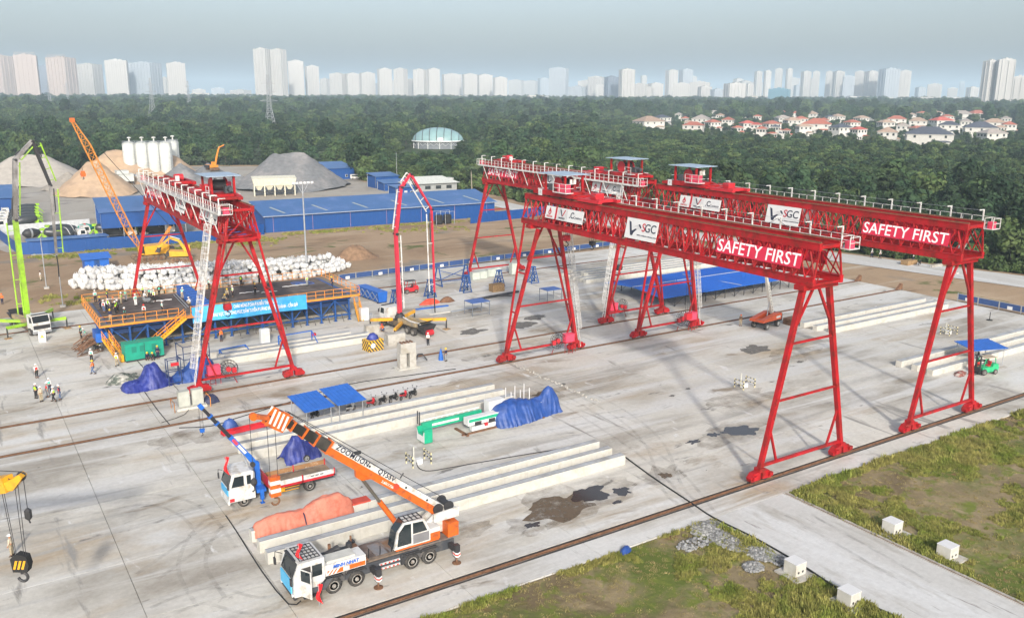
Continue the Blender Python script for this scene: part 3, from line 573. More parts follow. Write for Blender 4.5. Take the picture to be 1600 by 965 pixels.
    ties(L-.35, 0, 13.4, 1.6)
    # walkway on the +x side, with railing posts, festoon and struts
    XW0, XW1, ZW = 1.62, 2.55, 20.72
    w = MB().box(XW0, XW1, y0-.4, y1+.6, ZW, ZW+.06).mi(1).box(XW1, XW1+.05, y0-.4, y1+.6, ZW-.10, ZW+.16).build('walkway', [steel, whitep], t)
    pm = MB().box(-.03, .03, -.03, .03, 0, 1.05).mesh('rail_post', whitep); tm = MB().box(-.06, .06, -.06, .06, 0, 1.75).box(-.75, .06, -.05, .05, 1.66, 1.75).mesh('festoon_post', whitep)
    n2 = 40
    for i in range(n2+1):
        y = y0-.3+(y1-y0+.8)*i/n2
        put('festoon_post' if i % 3 == 1 else 'rail_post', tm if i % 3 == 1 else pm, w, (XW1-.04, y, ZW+.06))
    for z in (.55, 1.05): MB().box(XW1-.06, XW1-.01, y0-.4, y1+.6, ZW+.04+z, ZW+.09+z).build('handrail', whitep, w)
    fc = MB(); ys = [y0-.3+(y1-y0+.8)*i/n2 for i in range(1, n2+1, 3)]
    for a, b in zip(ys[:-1], ys[1:]):
        pts = [Vector((XW1-.5, a+(b-a)*k/6, ZW+1.72-.75*(1-abs(k/3-1)**2))) for k in range(7)]; fc.path(pts, .02, 4)
    fc.build('festoon_cable', dark, w); MB().tube((XW1-.5, ys[0], ZW+1.73), (XW1-.5, ys[-1], ZW+1.73), .015, 4).build('festoon_wire', steel, w)
    for i in range(0, nb, 2): MB().beam((XW1, y0+(i+.6)*dy, ZW-.05), (XB+.12, y0+(i+1)*dy, ZB+.35), .09).build('walkway_strut', whitep, t)
    # basket at both ends
    for y in (y0-1.0, y1+.1):
        k = MB().box(1.2, XW1, y, y+.95, ZW, ZW+.06)
        for x in (1.22, XW1-.03):
            for yy in (y+.03, y+.92): k.box(x-.03, x+.03, yy-.03, yy+.03, ZW+.06, ZW+1.1)
        for z in (.55, 1.06): k.box(1.2, XW1, y, y+.05, ZW+z, ZW+z+.05); k.box(1.2, XW1, y+.90, y+.95, ZW+z, ZW+z+.05); k.box(XW1-.05, XW1, y+.05, y+.90, ZW+z, ZW+z+.05)
        kb = k.build('end_basket', whitep, t); MB().box(1.5, 2.1, y+.2, y+.75, ZW+.06, ZW+.75).build('control_box', pink, kb)
    # ladder with safety cage up the +x hinged leg
    p, q = Vector((6.15, L-.1, .5)), Vector((2.35, L-1.1, ZW)); ld = MB(); d = (q-p).normalized(); yv = Vector((0,1,0)); nrm = d.cross(yv).normalized()
    if nrm.x < 0: nrm = -nrm
    for s in (-1, 1): ld.beam(p+yv*.26*s, q+yv*.26*s, .07)
    k = 0.0
    while k < (q-p).length: ld.beam(p+d*k-yv*.24, p+d*k+yv*.24, .045); k += .42
    lad = ld.build('ladder', whitep, t); h = []
    for i in range(26):
        c = p+d*(2.6+i*.66); hb = MB(); ar = [c+yv*(.36*math.cos(a))+nrm*(.1+.62*math.sin(a)) for a in [math.pi*j/6 for j in range(7)]]; hb.path(ar, .032, 4); h.append(ar); hb.build('cage_hoop', whitep, lad)
        if 2.6+i*.66 > (q-p).length-.9: break
    for j in range(7): MB().tube(h[0][j], h[-1][j], .028, 4).build('cage_bar', whitep, lad)
    # cable reel, power cabinet and steps on the hinged tie beam
    yy = L-.95; r = MB(); r.lathe([(.30,-.22),(.30,.22)], 12, (1.9, yy, 2.1), 'y'); r.mi(1)
    for a in range(16):
        t2 = 2*math.pi*a/16; r.tube((1.9, yy-.16, 2.1), (1.9+1.1*math.cos(t2), yy-.16, 2.1+1.1*math.sin(t2)), .025, 4)
        r.tube((1.9, yy+.16, 2.1), (1.9+1.1*math.cos(t2), yy+.16, 2.1+1.1*math.sin(t2)), .025, 4)
    for rr in (1.1, .75):
        for q2 in (-.16, .16): r.path([(1.9+rr*math.cos(2*math.pi*j/20), yy+q2, 2.1+rr*math.sin(2*math.pi*j/20)) for j in range(21)], .03, 4)
    r.mi(0).cb((1.25, yy, 1.9), (.5,.4,.6)); r.build('cable_reel', [red2, dark], t)
    cbx = MB().box(2.9, 4.3, yy-.5, yy+.35, 1.75, 2.75).box(2.85, 4.35, yy-.55, yy+.40, 2.75, 2.82).build('power_cabinet', pink, t)
    fr = MB().box(2.7, 4.5, yy-.6, yy+.5, 1.66, 1.74)
    for x in (2.75, 4.45): fr.beam((x, yy-.5, .3), (x, yy-.5, 1.7), .06)
    for z in (.4, .8, 1.2): fr.beam((3.3, yy-.62, z), (3.9, yy-.62, z), .05)
    for x in (3.3, 3.9): fr.beam((x, yy-.62, .2), (x, yy-.62, 1.7), .06)
    fr.build('service_platform', red, t)
    for sp in (-1, 1): MB().tube((1.3, yy+.1, 1.0), (1.0, yy+.1, .3), .05).build('cable_arm', red, t)
    # lettered boards on both truss faces
    for s in (-1, 1):
        up = Vector((s*(XT-XB), 0, ZT-ZB-1.2)).normalized(); xd = Vector((0, s, 0)); fx = lambda z, o=.13: s*(XB+(XT-XB)*(z-ZB-.62)/(ZT-ZB-1.22)+o)
        z = 19.62; b = MB().box(-5.05, 5.05, -.66, .66, -.02, .02).build('banner', bannerr, t); b.matrix_local = frame((fx(z), 5.5, z), xd, up); letter('lettering', tx_safety, b, (0,0,.03), (1,0,0), (0,1,0))
        z = 19.65; board_sgc(t, (fx(z, .15), 21.6, z), xd, up); board_logo(t, (fx(z, .15), 35.6, z), xd, up)
    return t
LA, LC = Y3-YF, Y4-Y2
gA = gantry(LA, 'red gantry crane nearest the camera, its sign boards facing the viewer', (64.18, YF, 0), 0)
gB = again(gA, 'red gantry crane at far right, standing behind the nearest one', (86.41, YF, 0))
gC = gantry(LC, 'red gantry crane farthest back with a white walkway, in line behind the others', (87.54, Y4, 0), math.pi)
gD = again(gC, 'red gantry crane at left straddling the dark casting deck, white caged ladder in front', (27.83, Y4, 0), math.pi)
# trolleys: they run on the girders, so each is a thing of its own
def trolley(lab, loc, rz, aux):
    t = T('hoist_trolley', lab, 'hoist trolley', loc, rz, 'hoist trolleys on the gantry girders'); z = .12
    for s in (-1, 1):
        e = MB().prism([(-4.2,.12+z),(4.2,.12+z),(4.2,.45+z),(3.2,.62+z),(1.0,.72+z),(-2.2,.72+z),(-3.4,.45+z),(-4.2,.4+z)], s*1.32-.28, s*1.32+.28, 'x').build('end_carriage', red, t)
        for y in (-3.7, -1.2, 1.2, 3.7): MB().lathe([(.22,-.1),(.22,.1)], 12, (s*1.32, y, .24), 'x').build('wheel', dark, e)
    MB().box(-1.04, 1.04, -2.4, 2.6, .30+z, .70+z).box(-1.04, 1.04, -4.1, -3.6, .2+z, .5+z).box(-1.04, 1.04, 3.6, 4.1, .2+z, .5+z).build('deck_frame', red, t)
    for x, y in ((-1.3,-2.1),(1.3,-2.1),(-1.3,1.9),(1.3,1.9)):
        MB().box(x-.12, x+.12, y-.12, y+.12, .84, 2.85).build('roof_post', red, t)
    MB().hexa([(-2.0,-2.7,2.85),(2.0,-2.7,2.85),(2.0,2.6,2.85),(-2.0,2.6,2.85)], [(-2.0,-2.7,2.93),(2.0,-2.7,2.93),(2.0,2.6,2.93),(-2.0,2.6,2.93)]).build('roof', mat('roof_sheet', (.36,.45,.55), .4, .2), t)
    d = MB().lathe([(.85,-.95),(.85,-.88),(.62,-.86),(.62,.86),(.85,.88),(.85,.95)], 20, (0, -.2, 1.65), 'x').build('winch_drum', red2, t); MB().lathe([(.645,-.8),(.645,.8)], 20, (0, -.2, 1.65), 'x').build('wound_rope', dark, d)
    MB().cb((-.75, 1.1, 1.2), (.8,.9,.8)).tube((-.75, 1.5, 1.3), (-.75, 2.4, 1.3), .26, 10).build('motor', mat('motor_dark', (.06,.07,.08), .5), t)
    MB().tube((.5, -1.6, 1.7), (.5, -1.6, 2.4), .2, 10).tube((-.1, -1.7, 1.7), (-.1, -1.7, 2.3), .18, 10).build('resistor', whitep, t)
    MB().box(-1.9, -1.25, -3.2, -1.4, .86, 1.85).build('control_cabinet', pink, t)
    r = MB().box(-2.3, -1.1, -3.6, -1.0, .70+z, .78+z); 
    for y in (-3.57, -2.3, -1.03): r.box(-2.3, -2.25, y-.03, y+.03, .86, 1.95)
    for zz in (1.4, 1.92): r.box(-2.31, -2.25, -3.6, -1.0, zz, zz+.05); r.box(-2.25, -1.1, -3.6, -3.55, zz, zz+.05)
    r.build('service_balcony', whitep, t)
    r = MB().box(1.1, 2.0, 1.9, 3.3, .74, .80)
    for y in (1.93, 3.27): r.box(1.95, 2.0, y-.03, y+.03, .8, 1.8)
    for zz in (1.3, 1.78): r.box(1.95, 2.0, 1.9, 3.3, zz, zz+.05)
    r.build('service_balcony', whitep, t)
    a = MB(); ya = -7.0 if aux > 0 else -7.0
    a.box(-1.6, -1.1, ya-2, ya+2, .15, .5).box(1.1, 1.6, ya-2, ya+2, .15, .5).box(-1.05, 1.05, ya-1.4, ya-.9, .2, .55).box(-1.05, 1.05, ya+.9, ya+1.4, .2, .55); a.cb((-.2, ya, .8), (1.2,1.0,.7)); a.beam((-1.3, ya+2, .3), (-1.3, -4.0, .3), .15); a.beam((-1.7, ya-1.5, 1.0), (-.6, ya+1.5, 1.0), .12)
    a.build('auxiliary_hoist_frame', red2, t); letter('number_plate', MB().box(-.4,.4,-.4,.4,0,.02).mesh('number_plate', signw), t, (-1.615, 2.6, .5), (0,-1,0), (0,0,1)); letter('number', tx_one, t, (-1.64, 2.6, .5), (0,-1,0), (0,0,1))
    return t
def hook_block(lab, x, y, z, top, m, big=1.0):
    t = T('hook_block', lab, 'hook block', (x, y, z), 0, 'gantry hook blocks on ropes')
    MB().prism([(-.45*big,.9*big),(.45*big,.9*big),(.55*big,1.3*big),(.45*big,1.8*big),(-.45*big,1.8*big),(-.55*big,1.3*big)], -.3, .3).build('sheave_block', m, t)
    h = [Vector((.34*math.sin(a)*big, 0, .32*big-.34*math.cos(a)*big)) for a in [math.radians(d) for d in range(-70, 200, 22)]]
    MB().tube((0,0,.9*big), (0,0,.62*big), .10, 8).path(h, .075*big, 6).build('hook', dark, t)
    for dx, dyy in ((-.35,-.2),(.35,-.2),(-.35,.2),(.35,.2)): MB().tube((dx, dyy, 1.75*big), (dx, dyy, top-z), .022, 5).build('rope', dark, t)
    return t
tr = trolley('hoist trolley at the far end of the nearest gantry, grey roof', (64.18, YF+38.2, 21.4), 0, 1)
again(tr, 'hoist trolley on the far right gantry, pink cabinet and grey roof', (86.41, YF+39.0, 21.4))
again(tr, 'hoist trolley on the rearmost gantry beside the top of the white ladder', (87.54, Y4-38.0, 21.4), math.pi)
again(tr, 'hoist trolley on the left gantry, above the white caged ladder', (27.83, Y4-34.5, 21.4), math.pi)
def aux(lab, loc, rz):
    t = T('rail_trolley', lab, 'rail trolley', loc, rz, 'red auxiliary trolleys'); 
    MB().box(-1.6, -1.1, -3, 3, .12, .55).box(1.1, 1.6, -3, 3, .12, .55).build('side_beam', red, t); MB().box(-1.09, 1.09, -2.5, -2.0, .2, .6).box(-1.09, 1.09, 2.0, 2.5, .2, .6).build('cross_beam', red, t)
    MB().lathe([(.45,-.6),(.5,-.55),(.5,.55),(.45,.6)], 14, (0, 0, .9), 'x').cb((.2, 1.4, .9), (.9,.8,.6)).build('winch', red2, t); MB().cb((-.5,-1.4,.9), (.5,.4,.7)).build('control_box', whitep, t)
    return t
ax = aux('low red trolley at the far left end of the left gantry girder', (27.83, Y4-14, 21.4), 0)
again(ax, 'low red trolley at the far left end of the rearmost gantry girder', (87.54, Y4-5, 21.4))
hook_block('dark red hook block hanging under the near end of the nearest gantry trolley', 64.18, 87.2, 15.4, 21.6, red2, .8)
hook_block('small hook block hanging right of the three logo board', 64.18, 82.0, 15.8, 21.6, dark, .55)
hook_block('red hook block on long ropes low above the second rail', 86.41, 88.2, 2.0, 21.6, red2)
hook_block('dark hook block between the white ladder and the blue sheet roof', 87.54, 105.0, 6.2, 21.6, dark, .9)
hook_block('dark red hook block hanging in front of the blue banner', 27.83, 107.5, 7.0, 21.6, red2, .9)
# ================================================================ vehicles and machines
def wheel(parent, c, r, w, axis='y', rim=rimm, name='wheel'):
    prof = [(r*.62,-w/2),(r*.92,-w/2),(r,-w*.36),(r,w*.36),(r*.92,w/2),(r*.62,w/2)]
    o = MB().lathe(prof, 20, (0,0,0), axis).build(name, tyrem, parent, True, c)
    m = MB().lathe([(r*.62,-w*.50),(r*.62,-w*.53),(r*.52,-w*.52),(r*.40,-w*.40),(r*.28,-w*.42),(r*.24,-w*.60),(r*.10,-w*.62)], 14, (0,0,0), axis).lathe([(r*.10,w*.62),(r*.24,w*.60),(r*.28,w*.42),(r*.40,w*.40),(r*.52,w*.52),(r*.62,w*.53),(r*.62,w*.50)], 14, (0,0,0), axis)
    m.build('rim', rim, o); return o
def lettering(parent, me, c, xd, yd): return letter('lettering', me, parent, c, xd, yd)
stripe_wr = (signw, mat('stripe_red', (.65,.05,.03), .5))
# ---- mobile crane, origin on the ground under its middle, front toward -x
def mobile_crane():
    t = T('mobile_crane', 'orange and white mobile crane with extended boom, nearest vehicle to the camera', 'mobile crane', (0, 0, 0))
    yc = 54.35; X = lambda x: x
    t.location = (23.0, yc, 0); ox, oy = 23.0, yc
    P = lambda x, y, z: (x-ox, y-oy, z)
    def B(x0, x1, y0, y1, z0, z1): return MB().box(x0-ox, x1-ox, y0-oy, y1-oy, z0, z1)
    ch = B(18.3, 29.2, 53.2, 55.5, .62, 1.35); ch.box(20.5-ox, 29.0-ox, 53.05-oy, 53.19-oy, .7, 1.45).box(20.5-ox, 29.0-ox, 55.51-oy, 55.65-oy, .7, 1.45)
    ch.build('chassis', mat('chassis_dark', (.05,.055,.065), .6, col2=(.16,.14,.12), amt=.3), t)
    B(22.0, 29.1, 53.1, 55.6, 1.46, 1.58).build('deck', mat('deck_rust', (.12,.085,.07), .8, var=.3, scale=1.2, col2=(.22,.19,.17), amt=.4), t)
    for x in (23.0, 24.1): B(x, x+.9, 53.5, 55.2, 1.582, 1.62).build('deck_plate', mat('plate_grey', (.20,.20,.21), .6, col2=(.22,.12,.06), amt=.4), t)
    for wx in (19.55, 21.25, 25.6, 27.0):
        for wy in (53.1, 55.6): wheel(t, P(wx, wy, .60), .60, .36)
        B(wx-.72, wx+.72, 52.98, 53.18, 1.12, 1.20).build('mudguard', dark, t)
    # carrier cab: sloping windscreen, roof grille, open door
    c = MB().prism([(16.75-ox,.55),(18.95-ox,.55),(18.95-ox,2.95),(17.15-ox,2.98),(16.72-ox,1.9)], 52.95-oy, 55.65-oy); cab = c.build('cab', whitep, t)
    MB().prism([(16.69-ox,1.86),(17.09-ox,2.88),(17.13-ox,2.88),(16.74-ox,1.86)], 53.15-oy, 55.45-oy).build('windscreen', glass, cab)
    B(18.05, 18.75, 52.92, 52.96, 1.75, 2.6).build('side_window', glass, cab); B(17.25, 17.95, 52.93, 52.965, .75, 2.6).build('door_opening', mat('cab_inside', (.06,.055,.05), .8), cab)
    s = B(17.5, 17.85, 53.2, 53.8, 1.1, 1.75); s.build('seat', dark, cab)
    d = MB().box(0, 1.0, -.05, .0, 0, 1.15).box(0, .08, -.05, 0, 1.15, 1.95).box(.92, 1.0, -.05, 0, 1.15, 1.95).box(0, 1.0, -.05, 0, 1.95, 2.03).build('door', whitep, cab, loc=P(17.2, 52.93, .62)); d.rotation_euler.z = R(-62)
    MB().box(.08, .92, -.03, -.02, 1.15, 1.95).build('door_glass', glass, d)
    gr = MB()
    for i in range(6): gr.box(17.3-ox+i*.28, 17.34-ox+i*.28, 53.2-oy, 55.3-oy, 3.02, 3.07)
    for i in range(6): gr.box(17.3-ox, 18.74-ox, 53.2-oy+i*.41, 53.24-oy+i*.41, 3.0, 3.05)
    gr.build('roof_grille', dark, cab)
    B(16.60, 16.69, 53.25, 55.35, .78, 1.75).build('front_banner', bannerb, cab)
    for y in (53.1, 55.3): B(16.62, 16.74, y, y+.22, .58, .74).build('headlight', signw, cab)
    B(16.7, 16.9, 52.9, 55.7, .40, .56).build('bumper', dark, cab)
    for y, s in ((52.95,-1),(55.65,1)): MB().path([P(16.9,y,2.6), P(16.5,y+.35*s,2.7), P(16.45,y+.35*s,2.1)], .03, 5).cb(P(16.45, y+.35*s, 2.0), (.12,.28,.5)).build('mirror', dark, cab)
    B(17.3, 18.4, 52.6, 52.95, .45, .52).build('step', dark, cab)
    MB().prism([(17.25-ox,.56),(18.9-ox,.56),(19.6-ox,1.40),(19.0-ox,1.40),(18.5-ox,.95),(17.25-ox,.95)], 52.90-oy, 52.945-oy).build('cab_skirt', mat('skirt_grey', (.07,.075,.085), .6), cab)
    MB().tube(P(16.70,53.5,1.95), P(16.86,54.2,2.3), .02, 4).tube(P(16.70,54.6,1.95), P(16.86,55.2,2.3), .02, 4).build('wiper', dark, cab); B(16.9, 17.1, 53.4, 55.2, 2.98, 3.06).build('sun_visor', dark, cab)
    for x in (19.55, 21.25, 25.6, 27.0): MB().prism([(x-ox-.78,1.15),(x-ox-.55,1.38),(x-ox+.55,1.38),(x-ox+.78,1.15),(x-ox+.70,1.12),(x-ox+.5,1.30),(x-ox-.5,1.30),(x-ox-.70,1.12)], 52.9-oy, 53.2-oy).build('wheel_arch', dark, t)
    for i in range(6): MB().path([P(22.3+i*.9,53.3,1.6), P(22.6+i*.9,53.9,1.68), P(22.9+i*.9,54.6,1.64)], .035, 5).build('hydraulic_hose', black, t)
    MB().cb(P(21.95,54.9,1.75), (.5,.9,.5)).tube(P(22.2,53.2,1.62), P(22.2,55.4,1.62), .14, 8).build('oil_tank', rust, t)
    B(22.2, 25.0, 52.95, 53.35, 1.59, 1.66).build('tool_tray', mat('tray_rust', (.20,.15,.11), .9, var=.3, scale=3), t)
    # engine hood with stripes
    h = B(19.0, 22.0, 53.0, 54.35, 1.45, 2.25); hd = h.build('engine_hood', whitep, t)
    B(19.15, 21.95, 52.985, 52.998, 1.5, 1.82).build('hood_stripe', orange, hd); B(20.3, 20.75, 52.978, 52.984, 1.52, 1.80).build('hood_patch', signw, hd)
    for i in range(3): MB().prism([(19.05-ox+i*.28,1.5),(19.2-ox+i*.28,1.5),(19.5-ox+i*.28,1.84),(19.35-ox+i*.28,1.84)], 52.976-oy, 52.984-oy).build('slash', signw, hd)
    lettering(hd, tx_minh, P(20.5, 52.965, 2.02), (1,0,0), (0,0,1))
    B(19.2, 21.3, 53.2, 54.2, 2.252, 2.42).build('hood_lid', mat('hood_grey', (.5,.5,.46), .6), hd)
    e = B(19.1, 21.9, 54.5, 55.5, 1.36, 1.9); e.tube(P(21.4, 54.6, 1.5), P(21.4, 54.6, 2.6), .22, 10).tube(P(19.8, 55.0, 1.9), P(20.8, 55.0, 2.2), .25, 8); e.cb(P(20.6, 54.8, 2.0), (.7,.5,.4)); e.build('engine_bay', dark, t)
    MB().tube(P(21.8,55.2,1.9), P(21.8,55.2,2.75), .08, 8).tube(P(20.2,55.3,1.9), P(20.2,55.3,2.5), .12, 8).build('exhaust', rust, t)
    # toolbox rack and outriggers
    r = MB()
    for z in (.75, 1.1): r.box(23.0-ox, 24.6-ox, 52.9-oy, 53.02-oy, z, z+.1)
    r.mi(1)
    for z in (.75, 1.1):
        for i in range(5): r.box(23.05-ox+i*.32, 23.2-ox+i*.32, 52.89-oy, 52.899-oy, z+.005, z+.095)
    r.build('striped_guard', stripe_wr, t); B(24.7, 25.0, 52.95, 53.1, .6, 1.4).build('ladder', dark, t)
    for x in (22.45, 28.75):
        for s in (-1, 1):
            y0 = yc+s*1.2; y1 = yc+s*2.35; o = MB().beam(P(x,y0,1.05), P(x,y1,1.05), .34, .40).build('outrigger_beam', dark, t)
            MB().box(x-ox-.2, x-ox+.2, y1-oy-.2, y1-oy+.2, .55, 1.5).build('jack_housing', dark, o); k = MB()
            for i in range(3): k.mi(i % 2).prism([(x-ox-.205,.62+i*.12),(x-ox,.52+i*.12),(x-ox+.205,.62+i*.12),(x-ox+.205,.74+i*.12),(x-ox,.64+i*.12),(x-ox-.205,.74+i*.12)], y1-oy-.208, y1-oy+.208)
            k.build('jack_stripe', stripe_wr, o); MB().tube(P(x,y1,.1), P(x,y1,.6), .07, 8).lathe([(.34,.0),(.34,.05),(.1,.12)], 14, P(x,y1,0)).build('jack_foot', rust, o)
    # superstructure
    MB().lathe([(1.15,0),(1.15,.22)], 20, P(26.2, yc, 1.58)).build('turntable', dark, t)
    cabn = MB().prism([(24.2-ox,1.9),(27.1-ox,1.9),(27.1-ox,2.75),(26.6-ox,3.75),(25.0-ox,3.85),(24.45-ox,3.2)], 52.95-oy, 54.0-oy); oc = cabn.build('operator_cab', whitep, t)
    B(24.3, 27.8, 52.9, 53.9, 1.80, 1.9).build('cab_sill', orange, oc)
    MB().prism([(24.42-ox,2.1),(25.55-ox,2.1),(25.55-ox,3.65),(25.05-ox,3.68),(24.58-ox,3.15)], 52.93-oy, 52.949-oy).build('cab_door_glass', glass, oc)
    MB().prism([(25.7-ox,2.8),(26.85-ox,2.8),(26.5-ox,3.6),(25.7-ox,3.65)], 52.93-oy, 52.949-oy).build('side_window', glass, oc); B(25.7, 27.0, 52.935, 52.949, 2.0, 2.7).build('grey_panel', mat('panel_grey', (.2,.2,.21), .5), oc)
    MB().prism([(24.16-ox,2.0),(24.41-ox,3.2),(24.95-ox,3.86),(24.99-ox,3.90),(24.38-ox,3.24),(24.12-ox,2.0)], 53.05-oy, 53.9-oy).build('windscreen', glass, oc)
    gg = MB()
    for i in range(5): gg.box(25.0-ox+i*.36, 25.04-ox+i*.36, 53.0-oy, 53.95-oy, 3.84, 3.93)
    for y in (53.0, 53.45, 53.9): gg.box(25.0-ox, 26.5-ox, y-oy, y-oy+.04, 3.86, 3.90)
    gg.build('roof_guard', dark, oc); B(27.1, 27.9, 52.95, 53.9, 1.9, 2.45).build('rear_box', orange, oc); B(27.1, 27.9, 52.95, 53.9, 2.452, 2.8).build('rear_box_lid', whitep, oc)
    sl2 = MB()
    for y in (53.95, 54.75): sl2.prism([(25.6-ox,1.8),(29.2-ox,1.8),(29.6-ox,2.6),(29.75-ox,3.5),(28.6-ox,3.75),(27.3-ox,2.9),(26.2-ox,2.2)], y-oy-.08, y-oy+.08)
    sl2.box(27.5-ox, 29.4-ox, 53.9-oy, 54.8-oy, 1.82, 2.05); sf = sl2.build('slewing_frame', whitep, t)
    for x in (28.2, 29.1): 
        MB().lathe([(.42,-.62),(.42,-.56),(.30,-.55),(.30,.55),(.42,.56),(.42,.62)], 16, P(x, yc, 3.75), 'y').build('hoist_winch', dark, sf)
    MB().hexa([P(27.6,53.3,3.0),P(29.7,53.3,3.0),P(29.7,53.42,3.0),P(27.6,53.42,3.0)], [P(27.6,53.3,3.65),P(29.75,53.3,3.75),P(29.75,53.42,3.75),P(27.6,53.42,3.65)]).build('winch_side_plate', whitep, sf)
    cw = B(28.6, 29.5, 53.0, 55.7, 1.65, 2.75).build('counterweight', orange, t); k = MB()
    for i in range(4): k.mi(i % 2).prism([(53.0-oy+i*.2,1.7),(53.2-oy+i*.2,1.7),(53.4-oy+i*.2,2.7),(53.2-oy+i*.2,2.7)], 29.502-ox, 29.51-ox, 'x')
    k.build('warning_stripe', stripe_wr, cw)
    # boom
    p0, p1 = Vector(P(29.0, yc, 3.1)), Vector(P(17.0, yc, 12.95)); d = (p1-p0).normalized(); L = (p1-p0).length; nrm = Vector((0,1,0)).cross(d); nrm = nrm if nrm.z > 0 else -nrm
    A = lambda s, w=0, y=0: p0+d*s+nrm*w+Vector((0, y, 0))
    def seg(s0, s1, w0, w1, hw, name, m, par):
        b = MB(); f = lambda s: [A(s, w0*.98, -hw), A(s, w0*.98, hw), A(s, w1*.98, hw), A(s, w1*.98, -hw)]
        b.hexa(f(s0), f(s1)); return b.build(name, m, par)
    bm = seg(.0, 11.5, -.52, .02, .40, 'boom_base_section', orange, t); seg(.3, 11.5, .022, .42, .405, 'boom_white_upper', whitep, bm)
    seg(-.1, .9, -.62, -.53, .3, 'boom_heel', orange, bm)
    MB().tube(A(5.2, -.1, -.55), A(5.2, -.1, .55), .22, 12).build('boom_pulley', mat('pulley_red', (.6,.06,.03), .5), bm)
    for s, w in ((2.2,.15),(4.4,.18),(8.0,.2)): MB().tube(A(s, w, -.43), A(s, w, -.40), .09, 8).build('boom_hole', dark, bm)
    lettering(bm, tx_zoom, A(9.6, .24, -.42), -d if d.x > 0 else -d, nrm); lettering(bm, tx_qy, A(6.4, .24, -.42), -d, nrm); lettering(bm, tx_ph, A(5.9, -.28, -.42), -d, nrm)
    w = 0
    for i, (s0, s1) in enumerate(((11.5, 12.6), (12.6, 13.6), (13.6, 14.6), (14.6, L))):
        sg = seg(s0+.002, s1, -.44+.05*i, .36-.04*i, .36-.04*i, 'boom_section', mat('boom_black', (.022,.021,.02), .35, col2=(.07,.065,.06), amt=.2), t)
        seg(s0-.06, s0+.06, -.56+.05*i, .46-.04*i, .47-.04*i, 'boom_collar', orange, sg)
    hdm = MB(); 
    for y in (-.30, .30): hdm.hexa([A(L-.5,-.72,y-.05), A(L-.5,-.72,y+.05), A(L-.5,.52,y+.05), A(L-.5,.52,y-.05)], [A(L+.9,-.85,y-.05), A(L+.9,-.85,y+.05), A(L+.75,.42,y+.05), A(L+.75,.42,y-.05)])
    hd2 = hdm.build('boom_head', orange, t); k = MB()
    for i in range(4):
        for y in (-.36, .36): k.hexa([A(L-.45+i*.34,-.6,y-.008), A(L-.45+i*.34,-.6,y+.008), A(L-.25+i*.34,.40,y+.008), A(L-.25+i*.34,.40,y-.008)], [A(L-.30+i*.34,-.62,y-.008), A(L-.30+i*.34,-.62,y+.008), A(L-.10+i*.34,.38,y+.008), A(L-.10+i*.34,.38,y-.008)])
    k.build('warning_stripe', signw, hd2)
    for s, w in ((L+.55,-.45),(L+.2,.2)): MB().tube(A(s, w, -.26), A(s, w, .26), .28, 14).build('sheave', dark, hd2)
    jb = MB().beam(A(L+.8,-.35), A(L+1.7,-.55)+Vector((0,0,-.15)), .34, .30).build('jib_stub', orange, hd2); J = A(L+1.85,-.6)+Vector((0,0,-.2)); MB().lathe([(.26,-.14),(.26,.14)], 14, J, 'y').build('jib_sheave', orange, jb)
    # luffing cylinder
    b0, b1 = Vector(P(25.95, yc-.02, 1.75)), A(8.0, -.75); m0 = b0+(b1-b0)*.60
    MB().tube(b0, m0, .20, 12).build('luffing_cylinder', orange, t); MB().tube(m0, b1, .12, 10).build('piston_rod', mat('chrome', (.25,.23,.2), .3, .7), t)
    MB().hexa([A(7.2,-.53,-.2),A(8.6,-.53,-.2),A(8.6,-.53,.2),A(7.2,-.53,.2)], [A(7.7,-.95,-.14),A(8.25,-.95,-.14),A(8.25,-.95,.14),A(7.7,-.95,.14)]).build('cylinder_bracket', orange, t)
    # hoist ropes on the boom
    for y, s0 in ((-.2, L+.2), (.2, L-.2)):
        MB().tube(P(28.3+(.8 if y > 0 else 0), yc+y, 4.1), A(s0, .60, y), .025, 5).build('hoist_rope', dark, t)
    MB().tube(A(5.0,.5), A(5.0,.95), .05, 6).cb(A(9.2,.55), (.5,.2,.2)).build('rope_guide', dark, t)
    # hook block and ball hang from the head: things of their own
    hx = A(L+.55, -.45)+Vector(t.location)
    k = T('hook_block', 'red and white striped hook block hanging before the cargo truck', 'hook block', (hx.x, yc, 6.9)); s = MB()
    for i in range(5): s.mi(i % 2).box(-.34, .34, -.22, .22, .75+i*.28, .75+(i+1)*.28-.002)
    s.build('sheave_block', (orange, signw), k); hk = [Vector((.26*math.sin(a), 0, .35-.26*math.cos(a))) for a in [math.radians(q) for q in range(-80, 200, 25)]]
    MB().tube((0,0,.75), (0,0,.58), .09, 8).path(hk, .07, 6).build('hook', rust, k)
    for dx in (-.26, .26): MB().tube((dx, 0, 2.1), (dx, 0, hx.z-6.9), .022, 5).build('rope', dark, k)
    Jw = J+Vector(t.location); k = T('hook_ball', 'small dark hook on the thin jib rope of the mobile crane', 'hook', (Jw.x-.25, yc, 8.3))
    MB().tube((0,0,.9), (0,0,Jw.z-8.3), .02, 5).build('rope', dark, k); MB().lathe([(.05,.95),(.20,.8),(.22,.6),(.1,.4)], 10).build('weight', dark, k); MB().tube((0,0,.4), (.05,0,.1), .05, 6).tube((.05,0,.1), (-.14,0,.0), .05, 6).build('hook', dark, k)
    MB().lathe([(.16,-.1),(.16,.1)], 12, (0,0,1.9), 'y').build('pulley', dark, k)
    return t
mobile_crane()
